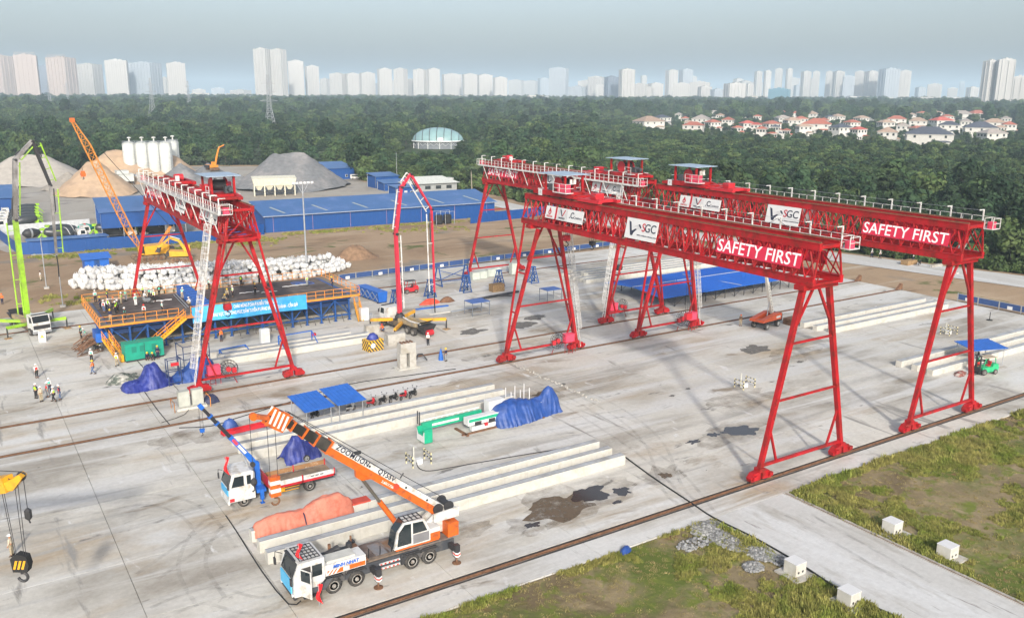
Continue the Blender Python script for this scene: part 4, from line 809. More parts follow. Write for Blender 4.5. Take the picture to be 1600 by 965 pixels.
def flag(loc, lab, h, tilt=0.0, drop=.9):
    t = T('flag', lab, 'flag', loc); MB().tube((0,0,0), (tilt,0,h), .022, 6).build('pole', steel, t)
    MB().grid(lambda u, v: (tilt+.12*math.sin(v*5+u*2)+.30*u-.1, .10*math.sin(u*6+v*3)-.05, h-.05-drop*v*(1.0+.6*u)), 6, 8).build('cloth', flagr, t, True)
flag((17.3, 53.0, 3.0), 'limp red flag on the cab roof corner of the mobile crane', 1.5, -.1, .8)
flag((18.0, 51.7, .2), 'limp red flag by the open door of the mobile crane', 1.7, .0, 1.0)
# ---- cargo truck with a loader crane; front toward -x
def cargo_truck():
    ox, oy = 21.5, 70.6; t = T('crane_truck', 'white cargo truck with blue folding loader crane behind its cab', 'crane truck', (ox, oy, 0))
    B = lambda x0, x1, y0, y1, z0, z1: MB().box(x0-ox, x1-ox, y0-oy, y1-oy, z0, z1); P = lambda x, y, z: Vector((x-ox, y-oy, z))
    B(17.6, 26.3, 70.0, 71.2, .55, .85).build('chassis', dark, t)
    cab = MB().prism([(16.95-ox,.65),(19.15-ox,.65),(19.15-ox,3.0),(18.9-ox,3.15),(17.35-ox,3.12),(16.98-ox,1.95)], 69.42-oy, 71.75-oy).build('cab', whitep, t)
    MB().prism([(16.94-ox,1.95),(17.27-ox,2.95),(17.31-ox,2.95),(17.0-ox,1.95)], 69.55-oy, 71.6-oy).build('windscreen', glass, cab)
    for y, s in ((69.41,-1),(71.76,1)):
        MB().prism([(17.2-ox,1.95),(18.25-ox,1.95),(18.25-ox,2.85),(17.5-ox,2.85)], y-oy-.01, y-oy+.01).build('side_window', glass, cab); B(18.5, 18.85, y-.01, y+.01, 2.0, 2.8).build('quarter_window', glass, cab)
        MB().path([P(17.15,y,2.7), P(16.85,y+.25*s,2.75), P(16.85,y+.25*s,2.2)], .025, 5).cb(P(16.85, y+.25*s, 2.2), (.1,.22,.45)).build('mirror', dark, cab)
    B(16.90, 16.97, 69.6, 71.55, 1.2, 1.75).build('front_banner', bannerb, cab); B(16.86, 17.0, 69.4, 71.77, .5, .78).build('bumper', whitep, cab)
    for y in (69.5, 71.35): B(16.84, 16.9, y, y+.3, .82, 1.0).build('headlight', signw, cab)
    B(17.0, 17.4, 69.405, 69.418, .7, 1.0).build('red_trim', red2, cab)
    for wx in (18.2, 23.9):
        for wy in (69.65, 71.5): wheel(t, P(wx, wy, .50), .50, .32 if wx < 20 else .5)
    for y in (69.5, 71.3): B(23.2, 24.6, y, y+.4, 1.06, 1.12).build('mudguard', dark, t)
    fl = B(20.35, 26.2, 69.4, 71.75, 1.02, 1.14).build('bed_floor', mat('bed_floor', (.25,.19,.13), .85, var=.25, col2=(.12,.09,.07), amt=.4), t)
    for i in range(2):
        x = 20.45+i*2.9
        for y in (69.36, 71.72): 
            b = B(x, x+2.75, y, y+.06, 1.2, 1.62).build('side_board', whitep if y < 70 else mat('board_worn', (.6,.55,.45), .8, col2=(.30,.16,.07), amt=.7, s2=2.5), t)
    for x in (20.35, 23.2, 26.1):
        for y in (69.33, 71.7): B(x, x+.1, y, y+.1, 1.02, 1.72).build('board_post', red2, t)
    B(20.35, 26.2, 69.33, 69.42, 1.0, 1.18).build('red_rail', red2, t); B(26.2, 26.26, 69.4, 71.75, 1.14, 1.65).build('tailgate', mat('tail_grey', (.3,.3,.32), .6), t); B(20.3, 20.36, 69.4, 71.75, 1.14, 2.1).build('headboard', red2, t)
    lt = mat('truck_print', (.05,.05,.06), .6)
    for i in range(3): B(24.0+i*.42, 24.3+i*.42, 69.352, 69.358, 1.36, 1.46).build('print', lt, t)
    g = MB()
    for z in (.5, .75): g.box(20.6-ox, 23.0-ox, 69.5-oy, 69.55-oy, z, z+.06)
    g.cb(P(21.3, 69.9, .7), (.9,.5,.4)); g.build('side_guard', yellow, t)
    # loader crane
    B(19.3, 20.1, 69.5, 71.7, .95, 1.25).build('crane_base', bluem, t)
    for s in (-1, 1): B(19.55, 19.85, 70.6+s*1.15-.12, 70.6+s*1.15+.12, .35, 1.3).tube(P(19.7,70.6+s*1.15,.02), P(19.7,70.6+s*1.15,.4), .06, 8).cb(P(19.7,70.6+s*1.15,.03), (.35,.35,.05)).build('stabiliser', bluem, t)
    col = MB().beam(P(19.75,70.6,1.2), P(19.7,70.6,3.3), .42, .48).build('crane_column', bluem, t)
    a0, a1 = P(19.65,70.6,3.1), P(19.05,70.55,4.05); MB().beam(a0, a1, .40, .44).build('crane_knuckle', bluem, t)
    tip = P(15.5,70.5,9.15); v = tip-a1; b1 = a1+v*.38
    bb = MB().beam(a1-v*.04, b1, .34, .40).build('crane_boom', bluem, t); MB().beam(a1+v*.06, a1+v*.22, .35, .22).build('boom_sticker', signw, bb); MB().beam(a1+v*.24, a1+v*.34, .352, .24).build('boom_sticker', mat('sticker_red', (.6,.05,.08), .5), bb)
    MB().beam(b1, a1+v*.80, .27, .31).build('crane_boom_extension', mat('boom_black2', (.03,.03,.035), .4), t); MB().beam(a1+v*.80, tip, .22, .26).build('crane_boom_extension', mat('boom_black2', (.03,.03,.035), .4), t)
    for f in (.38, .66, .80): MB().beam(a1+v*(f-.012), a1+v*(f+.012), .40, .44).build('boom_collar', bluem, t)
    MB().beam(tip-v*.05, tip+v*.02, .30, .36).build('boom_tip', bluem, t); MB().tube(P(19.3,70.6,2.2), a1+v*.2, .10, 8).build('lift_cylinder', steel, t)
    k = T('hook_block', 'small blue hook hanging from the loader crane of the cargo truck', 'hook block', (15.5, 70.5, 6.6)); MB().prism([(-.16,.3),(.16,.3),(.2,.6),(-.2,.6)], -.1, .1).build('sheave_block', bluem, k); MB().tube((0,0,.3), (.05,0,.05), .035, 6).tube((.05,0,.05), (-.1,0,.02), .035, 6).build('hook', dark, k)
    for dx in (-.12, .12): MB().tube((dx,0,.6), (dx,0,2.5), .015, 5).build('rope', dark, k)
    return t
cargo_truck()
flag((17.3, 70.0, 3.1), 'red flag on the cab roof of the white cargo truck', 1.5, -.25, 1.1)
# ---- concrete pump truck; front toward -y
def pump_truck(lab, loc, rz, bm, legm, hop, joints, boomcols, pipe, bk=1.0, poff=True):
    t = T('concrete_pump_truck', lab, 'concrete pump', loc, rz); B = lambda *a: MB().box(*a)
    B(-.55, .55, -4.6, 5.2, .65, .95).build('chassis', dark, t)
    cab = MB().prism([(-5.1,.7),(-3.0,.7),(-3.0,2.95),(-4.7,2.98),(-5.08,1.95)], -1.2, 1.2, 'x').build('cab', whitep, t)
    MB().prism([(-5.11,1.95),(-4.78,2.85),(-4.74,2.85),(-5.05,1.95)], -1.08, 1.08, 'x').build('windscreen', glass, cab)
    for s in (-1, 1):
        MB().prism([(-4.85,1.95),(-3.9,1.95),(-3.9,2.75),(-4.65,2.75)], s*1.205-.008, s*1.205+.008, 'x').build('side_window', glass, cab)
        MB().cb((s*1.4, -4.95, 2.3), (.22,.1,.5)).tube((s*1.2,-4.9,2.6), (s*1.4,-4.95,2.6), .03, 5).build('mirror', dark, cab); B(s*.95-.18, s*.95+.18, -5.16, -5.09, .75, 1.0).build('headlight', signw, cab)
    B(-1.1, 1.1, -5.15, -5.10, 1.0, 1.55).build('grille', dark, cab); B(-1.205, 1.205, -5.0, -3.05, .55, 1.0).build('cab_skirt', dark, cab); B(-1.1, 1.1, -4.75, -4.55, 2.98, 3.12).build('sun_visor', dark, cab); B(-1.25, 1.25, -5.2, -5.05, .42, .72).build('bumper', steel, cab); B(-.28,.28,-5.23,-5.2,.55,.68).build('number_plate', signw, cab)
    for wy in (-4.0, 2.0, 3.4):
        for s in (-1, 1): wheel(t, (s*1.18, wy, .55), .55, .32 if wy < 0 else .50, 'x')
    B(-.88, .88, -2.9, 4.6, 1.0, 1.25).box(-1.2,-.89,-2.7,-.4,.6,1.2).box(.89,1.2,-2.7,-.4,.6,1.2).build('deck', mat('pump_deck', (.06,.055,.05), .7, col2=(.2,.14,.08), amt=.35), t)
    MB().box(-1.1,-.5, -.6, 3.6, 1.26, 1.8).box(.5, 1.1, -.6, 3.6, 1.26, 1.8).tube((0,-.3,1.5), (0,4.2,1.35), .22, 8).build('pump_unit', mat('pump_grey', (.22,.2,.17), .6, col2=(.4,.3,.15), amt=.4), t)
    MB().hexa([(-.7,4.4,.7),(.7,4.4,.7),(.7,5.3,.7),(-.7,5.3,.7)], [(-1.15,4.2,1.75),(1.15,4.2,1.75),(1.15,5.7,1.75),(-1.15,5.7,1.75)]).build('hopper', dark, t)
    MB().lathe([(.42,-.5),(.42,.5)], 12, (0, 5.55, .72), 'x').build('hopper_drum', hop, t); MB().hexa([(-1.1,4.2,1.78),(1.1,4.2,1.78),(1.1,5.0,2.2),(-1.1,5.0,2.2)], [(-1.1,4.25,1.85),(1.1,4.25,1.85),(1.1,5.0,2.28),(-1.1,5.0,2.28)]).build('hopper_lid', black, t)
    MB().path([(.75,.3,2.1),(.9,2.2,1.9),(.8,4.2,1.9),(.5,5.3,.9)], .10, 8).build('delivery_pipe', whitep, t)
    MB().lathe([(.75,0),(.75,.5),(.5,.9)], 16, (0,-1.6,1.25)).build('turret', dark, t)
    for sx, y0, ex, ey in ((-1,-2.2,-4.0,-3.4),(1,-2.2,4.0,-3.4),(-1,.2,-4.6,3.6),(1,.2,4.6,3.6)):
        o = MB().beam((sx*.9,y0,1.35), (ex,ey,1.55), .34, .42).build('outrigger_arm', legm, t)
        MB().tube((ex,ey,.12), (ex,ey,1.5), .11, 8).build('jack', dark, o); MB().box(ex-.45, ex+.45, ey-.45, ey+.45, .0, .08).cb((ex,ey,.12), (.3,.3,.1)).build('jack_pad', wood, o)
    V = [Vector(j) for j in joints]
    for i, (a, b) in enumerate(zip(V[:-1], V[1:])):
        w0, w1 = (.80-.09*i)*bk, (.70-.09*i)*bk; m = boomcols[i]; sg = MB().beam(a, b, w0*.8, w0, (0,1,0), w1*.8, w1).build('boom_section', m, t)
        nn = (b-a).normalized(); off = nn.cross(Vector((0,1,0)))*(1.15*bk if i == 0 else (-.62 if i < 3 else .95)); off = off if poff else -off; pp_ = MB().tube(a+off+nn*.6, b+off-nn*.3, .10, 8)
        for q in (.15,.4,.65,.9): pp_.beam(a+(b-a)*q, a+(b-a)*q+off, .09)
        pp_.build('boom_pipe', pipe, sg); MB().tube(a+Vector((0,-.5,0)), a+Vector((0,.5,0)), .24-.03*i, 10).build('boom_joint', dark, sg)
        n = (b-a).normalized(); pp = n.cross(Vector((0,1,0))); MB().tube(a+n*.5+pp*.40, a+(b-a)*.36+pp*.40, .09, 8).tube(a+(b-a)*.36+pp*.4, a+(b-a)*.44+pp*.05, .05, 6).build('boom_cylinder', dark if i else m, sg)
    e = V[-1]; MB().path([e, e+Vector((.05,.0,-1.6)), e+Vector((.0,.05,-3.2))], .09, 8).build('end_hose', black, t)
    return t
greyb = mat('boom_grey', (.30,.29,.28), .5, col2=(.15,.14,.13), amt=.4)
gp = pump_truck('lime green boom pump truck facing the viewer at the left edge of the yard', (8.5, 143.2, 0), R(14), lime, lime, lime,
    [(-.6,-1.6,2.2),(-.55,-1.6,16.2),(.35,-1.7,24.5),(2.85,-1.7,27.0),(4.6,-1.7,20.7),(4.3,-1.7,10.6)], [lime, greyb, greyb, dark, greyb], lime, 1.0)
redb = mat('boom_red', (.60,.03,.06), .45, col2=(.3,.03,.04), amt=.2)
rp = pump_truck('pump truck with a folded red boom and orange outriggers in the yard middle', (54.95, 113.7, 0), R(190), redb, yellow, red2,
    [(.0,-1.6,2.2),(.25,-1.7,14.0),(-.9,-1.7,20.6),(-2.6,-1.7,22.4),(-6.3,-1.7,17.0),(-6.6,-1.7,4.4)], [redb, redb, redb, redb, redb], whitep, .72)
def sandwich_board(loc, rz):
    t = T('warning_board', 'white folding board with yellow warning triangle before the lime pump truck', 'sign', loc, rz)
    for s in (-1, 1): MB().hexa([(-.45,s*.38-.02,0),(.45,s*.38-.02,0),(.45,s*.38+.02,0),(-.45,s*.38+.02,0)], [(-.45,s*.05-.02,1.4),(.45,s*.05-.02,1.4),(.45,s*.05+.02,1.4),(-.45,s*.05+.02,1.4)]).build('panel', signw, t)
    k = MB().add([(-.3,-.30,.55),(.3,-.30,.55),(0,-.17,1.05)], [(0,1,2)]); k.build('warning_triangle', yellow, t); MB().add([(-.05,-.262,.68),(.05,-.262,.68),(.03,-.22,.9),(-.03,-.22,.9)], [(0,1,2,3)]).build('symbol', dark, t)
sandwich_board(G(67, 533), R(-10))
# ---- mixer trucks; front toward -x
def mixer():
    t = T('mixer_truck', 'concrete mixer truck', 'mixer truck', (0,0,0), 0, 'concrete mixer trucks at the batching plant'); B = lambda *a: MB().box(*a)
    B(-4.2, 4.3, -.5, .5, .65, .95).build('chassis', dark, t)
    cab = MB().prism([(-4.9,.6),(-2.9,.6),(-2.9,2.95),(-4.6,2.95),(-4.88,1.9)], -1.2, 1.2).build('cab', whitep, t); MB().prism([(-4.92,1.9),(-4.66,2.8),(-4.62,2.8),(-4.86,1.9)], -1.05, 1.05).build('windscreen', glass, cab)
    for s in (-1, 1): B(-4.5, -3.6, s*1.205-.008, s*1.205+.008, 1.85, 2.65).build('side_window', glass, cab)
    for wx in (-3.9, 1.6, 3.0):
        for s in (-1, 1): wheel(t, (wx, s*1.05, .52), .52, .3 if wx < 0 else .52)
    mtx = Matrix.Rotation(R(-12), 4, 'Y'); d = MB().lathe([(.6,-3.3),(1.2,-2.5),(1.4,-.6),(1.32,.8),(.85,2.6),(.6,3.1)], 20, (0,0,0), 'x')
    dr = d.build('drum', mat('drum_black', (.045,.05,.055), .35, var=.15), t, True, (.9, 0, 2.35)); dr.rotation_euler.y = R(-10)
    st = MB()
    for i in range(18):
        a0 = i*.38; x0 = -2.2+i*.25; r = 1.40-.002*i*i*.9
        if x0 < 1.6: st.tube((x0, r*math.cos(a0), r*math.sin(a0)), (x0+.25, (r)*math.cos(a0+.38), r*math.sin(a0+.38)), .06, 4)
    st.build('drum_stripe', signw, dr); B(-2.6, -2.2, -.9, .9, .95, 2.4).build('front_pedestal', dark, t)
    MB().prism([(3.4,.95),(4.1,.95),(4.3,2.2),(4.0,3.0),(3.6,3.0)], -.32, .32).build('rear_frame', lime, t); MB().hexa([(3.9,-.5,3.2),(4.6,-.5,3.2),(4.6,.5,3.2),(3.9,.5,3.2)], [(3.6,-.55,3.7),(4.6,-.55,3.7),(4.6,.55,3.7),(3.6,.55,3.7)]).build('charging_hopper', lime, t); MB().beam((4.4,0,2.4), (5.4,.2,1.3), .5, .2).build('chute', lime, t)
    return t
mx = mixer(); mx.location = (15.8, 252.0, -.17); mx['label'] = 'mixer truck nearest the viewer in the row of parked mixers, dark drum'
for i, (x, y, rz, lab) in enumerate(((16.1,257.5,2,'second mixer truck in the parked row behind the lime boom'), (16.6,263.5,-2,'third mixer truck in the parked row behind the lime boom'), (17.2,270,1,'fourth mixer truck in the parked row, before the blue roof'), (18.0,277,0,'farthest mixer truck in the parked row below the sand heap'),
     (22.5,225.5,183,'mixer truck just behind the blue fence, drum lying along it'), (33.5,226.5,178,'mixer truck with white cab partly under the blue shed edge'), (42.5,227.5,176,'mixer truck inside the open blue shed'), (24.0,230.5,185,'mixer truck in second row behind the fence, beside red and white drums'))):
    again(mx, lab, (x, y, -.17), R(rz))
for i, (x, y, c1, lab) in enumerate(((24,238,signw,'white and red spare mixer drum lying on the plant floor'),(29,239,teal,'white and green spare mixer drum lying on the plant floor'),(17,237,dark,'black spare mixer drum lying on the plant floor'))):
    t = T('spare_drum', lab, 'mixer drum', (x, y, 1.0), R(20), 'spare mixer drums behind the fence'); MB().lathe([(.4,-2),(1.05,-1.2),(1.15,.2),(.6,1.9)], 16, (0,0,0), 'x').build('drum', c1, t, True); MB().lathe([(1.17,-.5),(1.17,-.1)], 16, (0,0,0), 'x').build('drum_band', stripe_wr[1] if i != 2 else steel, t)
# ---- excavators and crawler crane
def tracks(t, L, W, h, w):
    for s in (-1, 1):
        m = MB().prism([(-L/2+h*.3,0),(L/2-h*.3,0),(L/2,h*.35),(L/2,h*.65),(L/2-h*.3,h),(-L/2+h*.3,h),(-L/2,h*.65),(-L/2,h*.35)], s*W-w/2, s*W+w/2)
        tr_ = m.build('track', mat('track_steel', (.06,.052,.045), .8, col2=(.2,.14,.09), amt=.5, s2=1.5), t)
        for i in range(5): MB().lathe([(h*.30,-.03),(h*.30,.03)], 10, (-L*.36+i*L*.18, s*(W+w/2)*1.0, h*.45), 'y').build('track_roller', rust, tr_)
def excavator(lab, loc, rz, m, arm):
    t = T('excavator', lab, 'excavator', loc, rz, 'tracked machines on the dirt'); tracks(t, 4.2, 1.2, .95, .6)
    MB().lathe([(.8,.95),(.8,1.15)], 14).build('slew_ring', dark, t)
    MB().prism([(-2.6,1.15),(1.6,1.15),(1.6,2.0),(.2,2.1),(-2.3,2.3),(-2.7,1.9)], -1.35, 1.35).build('upper_body', m, t); MB().prism([(-2.9,1.2),(-2.2,1.2),(-2.2,2.25),(-2.8,2.1)], -1.36, 1.36).build('counterweight', dark, t)
    c = MB().prism([(.3,2.02),(1.75,2.02),(1.6,3.1),(.4,3.15)], .45, 1.35).build('cab', m, t); MB().prism([(.45,2.3),(1.62,2.3),(1.5,3.0),(.5,3.02)], 1.352, 1.37).box(1.70,1.74,.55,1.25,2.3,2.9).build('cab_glass', glass, c)
    a = [Vector(p) for p in arm]; MB().beam(a[0], a[1], .4, .55).beam(a[1], a[2], .38, .45).build('boom', m, t); MB().beam(a[2], a[3], .3, .4).build('stick', m, t)
    MB().prism([(a[3].x-.1,a[3].z),(a[3].x+.5,a[3].z-.2),(a[3].x+.2,a[3].z-1.1),(a[3].x-.7,a[3].z-.9)], -.55, .55).build('bucket', dark, t)
    MB().tube(a[0]+Vector((.4,.3,-.2)), a[1]+Vector((0,.3,-.2)), .09, 8).tube(a[1]+Vector((.1,0,.4)), a[2]+Vector((0,0,.35)), .08, 8).build('cylinder', steel, t); return t
excavator('yellow tracked excavator beside the crawler crane behind the white bags', (40.3, 188.3, -.2), R(-20), yellow, [(1.0,-.3,2.0),(-.2,-.3,4.2),(-2.0,-.3,4.9),(-4.4,-.3,3.0)])
excavator('small orange excavator working on top of the grey stone heap', (89.5, 352.0, 4.2), R(20), orange2, [(1.0,-.3,2.0),(2.0,-.3,5.6),(3.2,-.3,8.6),(5.6,-.3,9.4)])
def lattice(mb, a, b, w0, w1, n, r=.06):
    a, b = Vector(a), Vector(b); d = (b-a).normalized(); u = Vector((0,1,0)); v = d.cross(u).normalized(); c = lambda i, sx, sy: a+(b-a)*(i/n)+(u*sx+v*sy)*(w0+(w1-w0)*i/n)/2
    S4 = ((-1,-1),(1,-1),(1,1),(-1,1))
    for sx, sy in S4: mb.tube(c(0,sx,sy), c(n,sx,sy), r*1.4, 5)
    for i in range(n):
        for k in range(4):
            p, q = S4[k], S4[(k+1) % 4]; mb.tube(c(i,*p), c(i+1,*q) if i % 2 else c(i+1,*q), r*.8, 4); mb.tube(c(i,*p), c(i,*q), r*.7, 4)
    return mb
def crawler_crane():
    t = T('crawler_crane', 'yellow crawler crane with a long orange lattice boom reaching left', 'crawler crane', (34.6, 193.5, -.2), 0, 'tracked machines on the dirt'); tracks(t, 6.0, 2.0, 1.1, .8)
    MB().prism([(-.9,1.2),(4.6,1.2),(4.8,2.6),(3.6,3.1),(-.6,3.0)], -1.5, 1.5).build('machine_house', yellow, t); MB().prism([(4.0,1.1),(5.2,1.1),(5.1,2.5),(4.2,2.8)], -1.6, 1.6).build('counterweight', dark, t)
    c = MB().prism([(-1.9,1.3),(-.7,1.3),(-.7,3.3),(-1.6,3.3),(-1.95,2.4)], -1.5, -.5).build('cab', yellow, t); MB().prism([(-1.80,1.6),(-.8,1.6),(-.8,3.1),(-1.55,3.1)], -1.52, -1.501).build('cab_glass', glass, c)
    ob = mat('lattice_orange', (.62,.24,.03), .5); lb = lattice(MB(), (-1.0,0,2.0), (-3.0,0,6.0), .5, 1.3, 3); lb.build('boom_foot', ob, t)
    lattice(MB(), (-3.0,0,6.0), (-9.2,0,23.5), 1.3, 1.3, 12).build('lattice_boom', ob, t); lattice(MB(), (-9.2,0,23.5), (-11.4,0,28.4), 1.3, .4, 4).build('boom_top', ob, t); MB().cb((-11.4,0,28.5), (.9,.6,.8)).build('boom_head', orange, t)
    MB().beam((2.5,-.6,3.0), (5.0,-.6,6.5), .2).beam((2.5,.6,3.0), (5.0,.6,6.5), .2).beam((5.0,-.6,6.5), (5.0,.6,6.5), .2).beam((5.0,.6,6.5),(4.4,.6,2.8),.15).build('gantry_mast', ob, t)
    MB().tube((5.0,.3,6.5), (-11.0,.2,28.6), .035, 4).tube((5.0,-.3,6.5), (-11.0,-.2,28.6), .035, 4).build('pendant_rope', dark, t)
    k = T('hook_block', 'small orange hook block hanging under the lattice boom', 'hook block', (24.1, 193.5, 17.2)); MB().prism([(-.4,.2),(.4,.2),(.5,.7),(.3,1.3),(-.3,1.3),(-.5,.7)], -.3, .3).build('sheave_block', orange, k); MB().tube((0,0,.2), (.1,0,-.3), .08, 6).tube((.1,0,-.3), (-.2,0,-.35), .08, 6).build('hook', dark, k); MB().tube((0,0,1.3), (-.4,0,11.2), .03, 4).build('rope', dark, k)
crawler_crane()
# ---- boom lift, forklifts, motorbikes
def boom_lift():
    t = T('boom_lift', 'orange self-propelled boom lift with a pale raised boom', 'boom lift', (101.2, 87.0, 0), R(10))
    MB().box(-1.6, 1.6, -.8, .8, .55, .95).build('chassis', dark, t)
    for x in (-1.5, 1.5):
        for y in (-1.05, 1.05): wheel(t, (x, y, .5), .5, .42, 'y', whitep)
    MB().lathe([(.7,.95),(.7,1.1)], 14).build('turntable', dark, t)
    MB().prism([(-2.6,1.2),(2.2,1.1),(2.4,2.0),(1.2,2.1),(-2.5,1.55)], -1.2, -.45).prism([(-2.6,1.2),(2.2,1.1),(2.4,2.0),(1.2,2.1),(-2.5,1.55)], .45, 1.2).box(-2.6,-1.4,-.44,.44,1.2,1.5).build('hood', mat('lift_orange', (.62,.10,.03), .45), t)
    MB().box(2.2, 2.7, -1.1, 1.1, .75, 1.9).build('counterweight', dark, t); MB().box(.9, 2.0, -1.215, -1.205, 1.35, 1.7).build('sticker', signw, t)
    cr = mat('boom_cream', (.66,.64,.58), .45); a, b = Vector((1.5,0,1.9)), Vector((-1.55,0,9.8)); v = b-a
    MB().beam(a, a+v*.62, .42, .52).build('boom', cr, t); MB().beam(a+v*.62, b, .32, .40).build('boom_extension', cr, t)
    for i in range(9): MB().cb(a+v*(.06+.06*i)+Vector((0,-.215,0)), (.12,.012,.12)).build('boom_hole', dark, t)
    MB().tube((.2,0,1.4), a+v*.28, .10, 8).build('lift_cylinder', steel, t); bk = MB()
    for z in (9.9, 10.4, 10.95): bk.box(-2.9,-1.7,-.9,-.86,z,z+.05).box(-2.9,-1.7,.86,.9,z,z+.05).box(-2.9,-2.86,-.9,.9,z,z+.05)
    bk.box(-2.9,-1.7,-.9,.9,9.8,9.86); bk.build('work_basket', steel, t)
boom_lift()
def forklift(lab, loc, rz, m, roofc):
    t = T('forklift', lab, 'forklift', loc, rz, 'forklift trucks'); MB().prism([(-1.3,.35),(1.1,.35),(1.1,.9),(.4,1.0),(-.4,1.0),(-.5,1.35),(-1.25,1.3),(-1.4,.9)], -.6, .6).build('body', m, t)
    for x, r in ((.85,.40),(-.9,.33)):
        for y in (-.58, .58): wheel(t, (x, y, r), r, .28)
    f = MB()
    for y in (-.52, .52): f.beam((1.0,y,.9), (.65,y,2.15), .08).beam((-.9,y,1.3), (-.75,y,2.15), .08)
    f.build('overhead_frame', m, t); MB().box(-.95, .8, -.62, .62, 2.15, 2.22).build('roof', roofc, t)
    k = MB()
    for y in (-.35, .35): k.box(1.25, 1.4, y-.07, y+.07, .1, 2.5)
    for z in (.3, 1.2, 2.4): k.box(1.27, 1.38, -.28, .28, z, z+.1)
    k.box(1.41, 1.47, -.55, .55, .25, 1.0).build('mast', dark, t) 
    for y in (-.28, .28): MB().box(1.47, 2.5, y-.06, y+.06, .1, .15).build('fork', dark, t)
    MB().box(-.5, .0, -.25, .25, .95, 1.1).box(-.55, -.42, -.25, .25, 1.1, 1.6).build('seat', red2 if m is green else dark, t); MB().tube((.35,0,1.0), (.15,0,1.4), .03, 6).lathe([(.17,-.015),(.17,.015)], 12, (.15,0,1.42)).build('steering_wheel', dark, t); return t
forklift('green forklift truck with tan roof beside the right concrete beams', (107.0, 56.7, 0), R(165), green, mat('roof_tan', (.42,.34,.24), .7))
forklift('red forklift truck behind the red boom in the yard', (66.4, 135.6, 0), R(178), red2, dark)
def motorbike(c):
    t = T('motorbike', 'parked motorbike', 'motorbike', (0,0,0), 0, 'motorbikes parked in the yard')
    for x in (-.62, .62): wheel(t, (x, 0, .29), .29, .10, 'y', rimm)
    MB().prism([(-.75,.62),(-.2,.55),(.1,.30),(.42,.40),(.55,.80),(.40,.95),(.25,.55),(-.1,.62),(-.8,.82)], -.12, .12).build('body', c, t); MB().prism([(-.72,.80),(.0,.72),(.05,.80),(-.7,.88)], -.14, .14).build('seat', black, t)
    MB().tube((.62,0,.29), (.42,0,.95), .045, 6).tube((.40,-.33,1.02), (.40,.33,1.02), .022, 6).build('handlebar', dark, t); MB().cb((.55,0,.85), (.14,.16,.14)).build('headlight', signw, t); MB().tube((-.1,.12,.3), (-.8,.14,.4), .045, 6).build('exhaust', steel, t)
    for s in (-1, 1): MB().tube((.40,.25*s,1.04), (.42,.30*s,1.22), .012, 4).cb((.42,.30*s,1.25), (.03,.12,.08)).build('mirror', dark, t)
    return t
mbk = motorbike(black); mbr = motorbike(red2); mbw = motorbike(whitep)
B_ = [(mbw,34.6,85.9,35,'white scooter parked under the right blue canopy'),(mbr,37.2,86.3,32,'red motorbike first beyond the blue canopies, nearest to them'),(mbk,38.6,86.4,38,'black motorbike second in the row beyond the canopies'),(mbk,40.0,86.5,30,'black motorbike third in the row beyond the canopies'),(mbr,41.3,86.6,36,'red motorbike fourth in the row beyond the canopies'),(mbk,42.5,86.7,33,'black motorbike at the far end of the row beyond the canopies'),
      (mbk,30.6,86.1,40,'dark motorbike parked under the left blue canopy'),(mbk,109.9,59.0,100,'dark motorbike under the right canopy next to the green forklift'),(mbk,112.2,60.2,95,'dark motorbike under the far end of the right canopy'),(mbk,15.1,125.9,-60,'black motorbike ridden by a man in green vest'),(mbk,166.0,104.2,20,'motorbike of the stopped rider on the perimeter road')]
used = set()
for src, x, y, rz, lab in B_:
    if id(src) in used: again(src, lab, (x, y, 0), R(rz))
    else: used.add(id(src)); src.location = (x, y, 0); src.rotation_euler.z = R(rz); src['label'] = lab
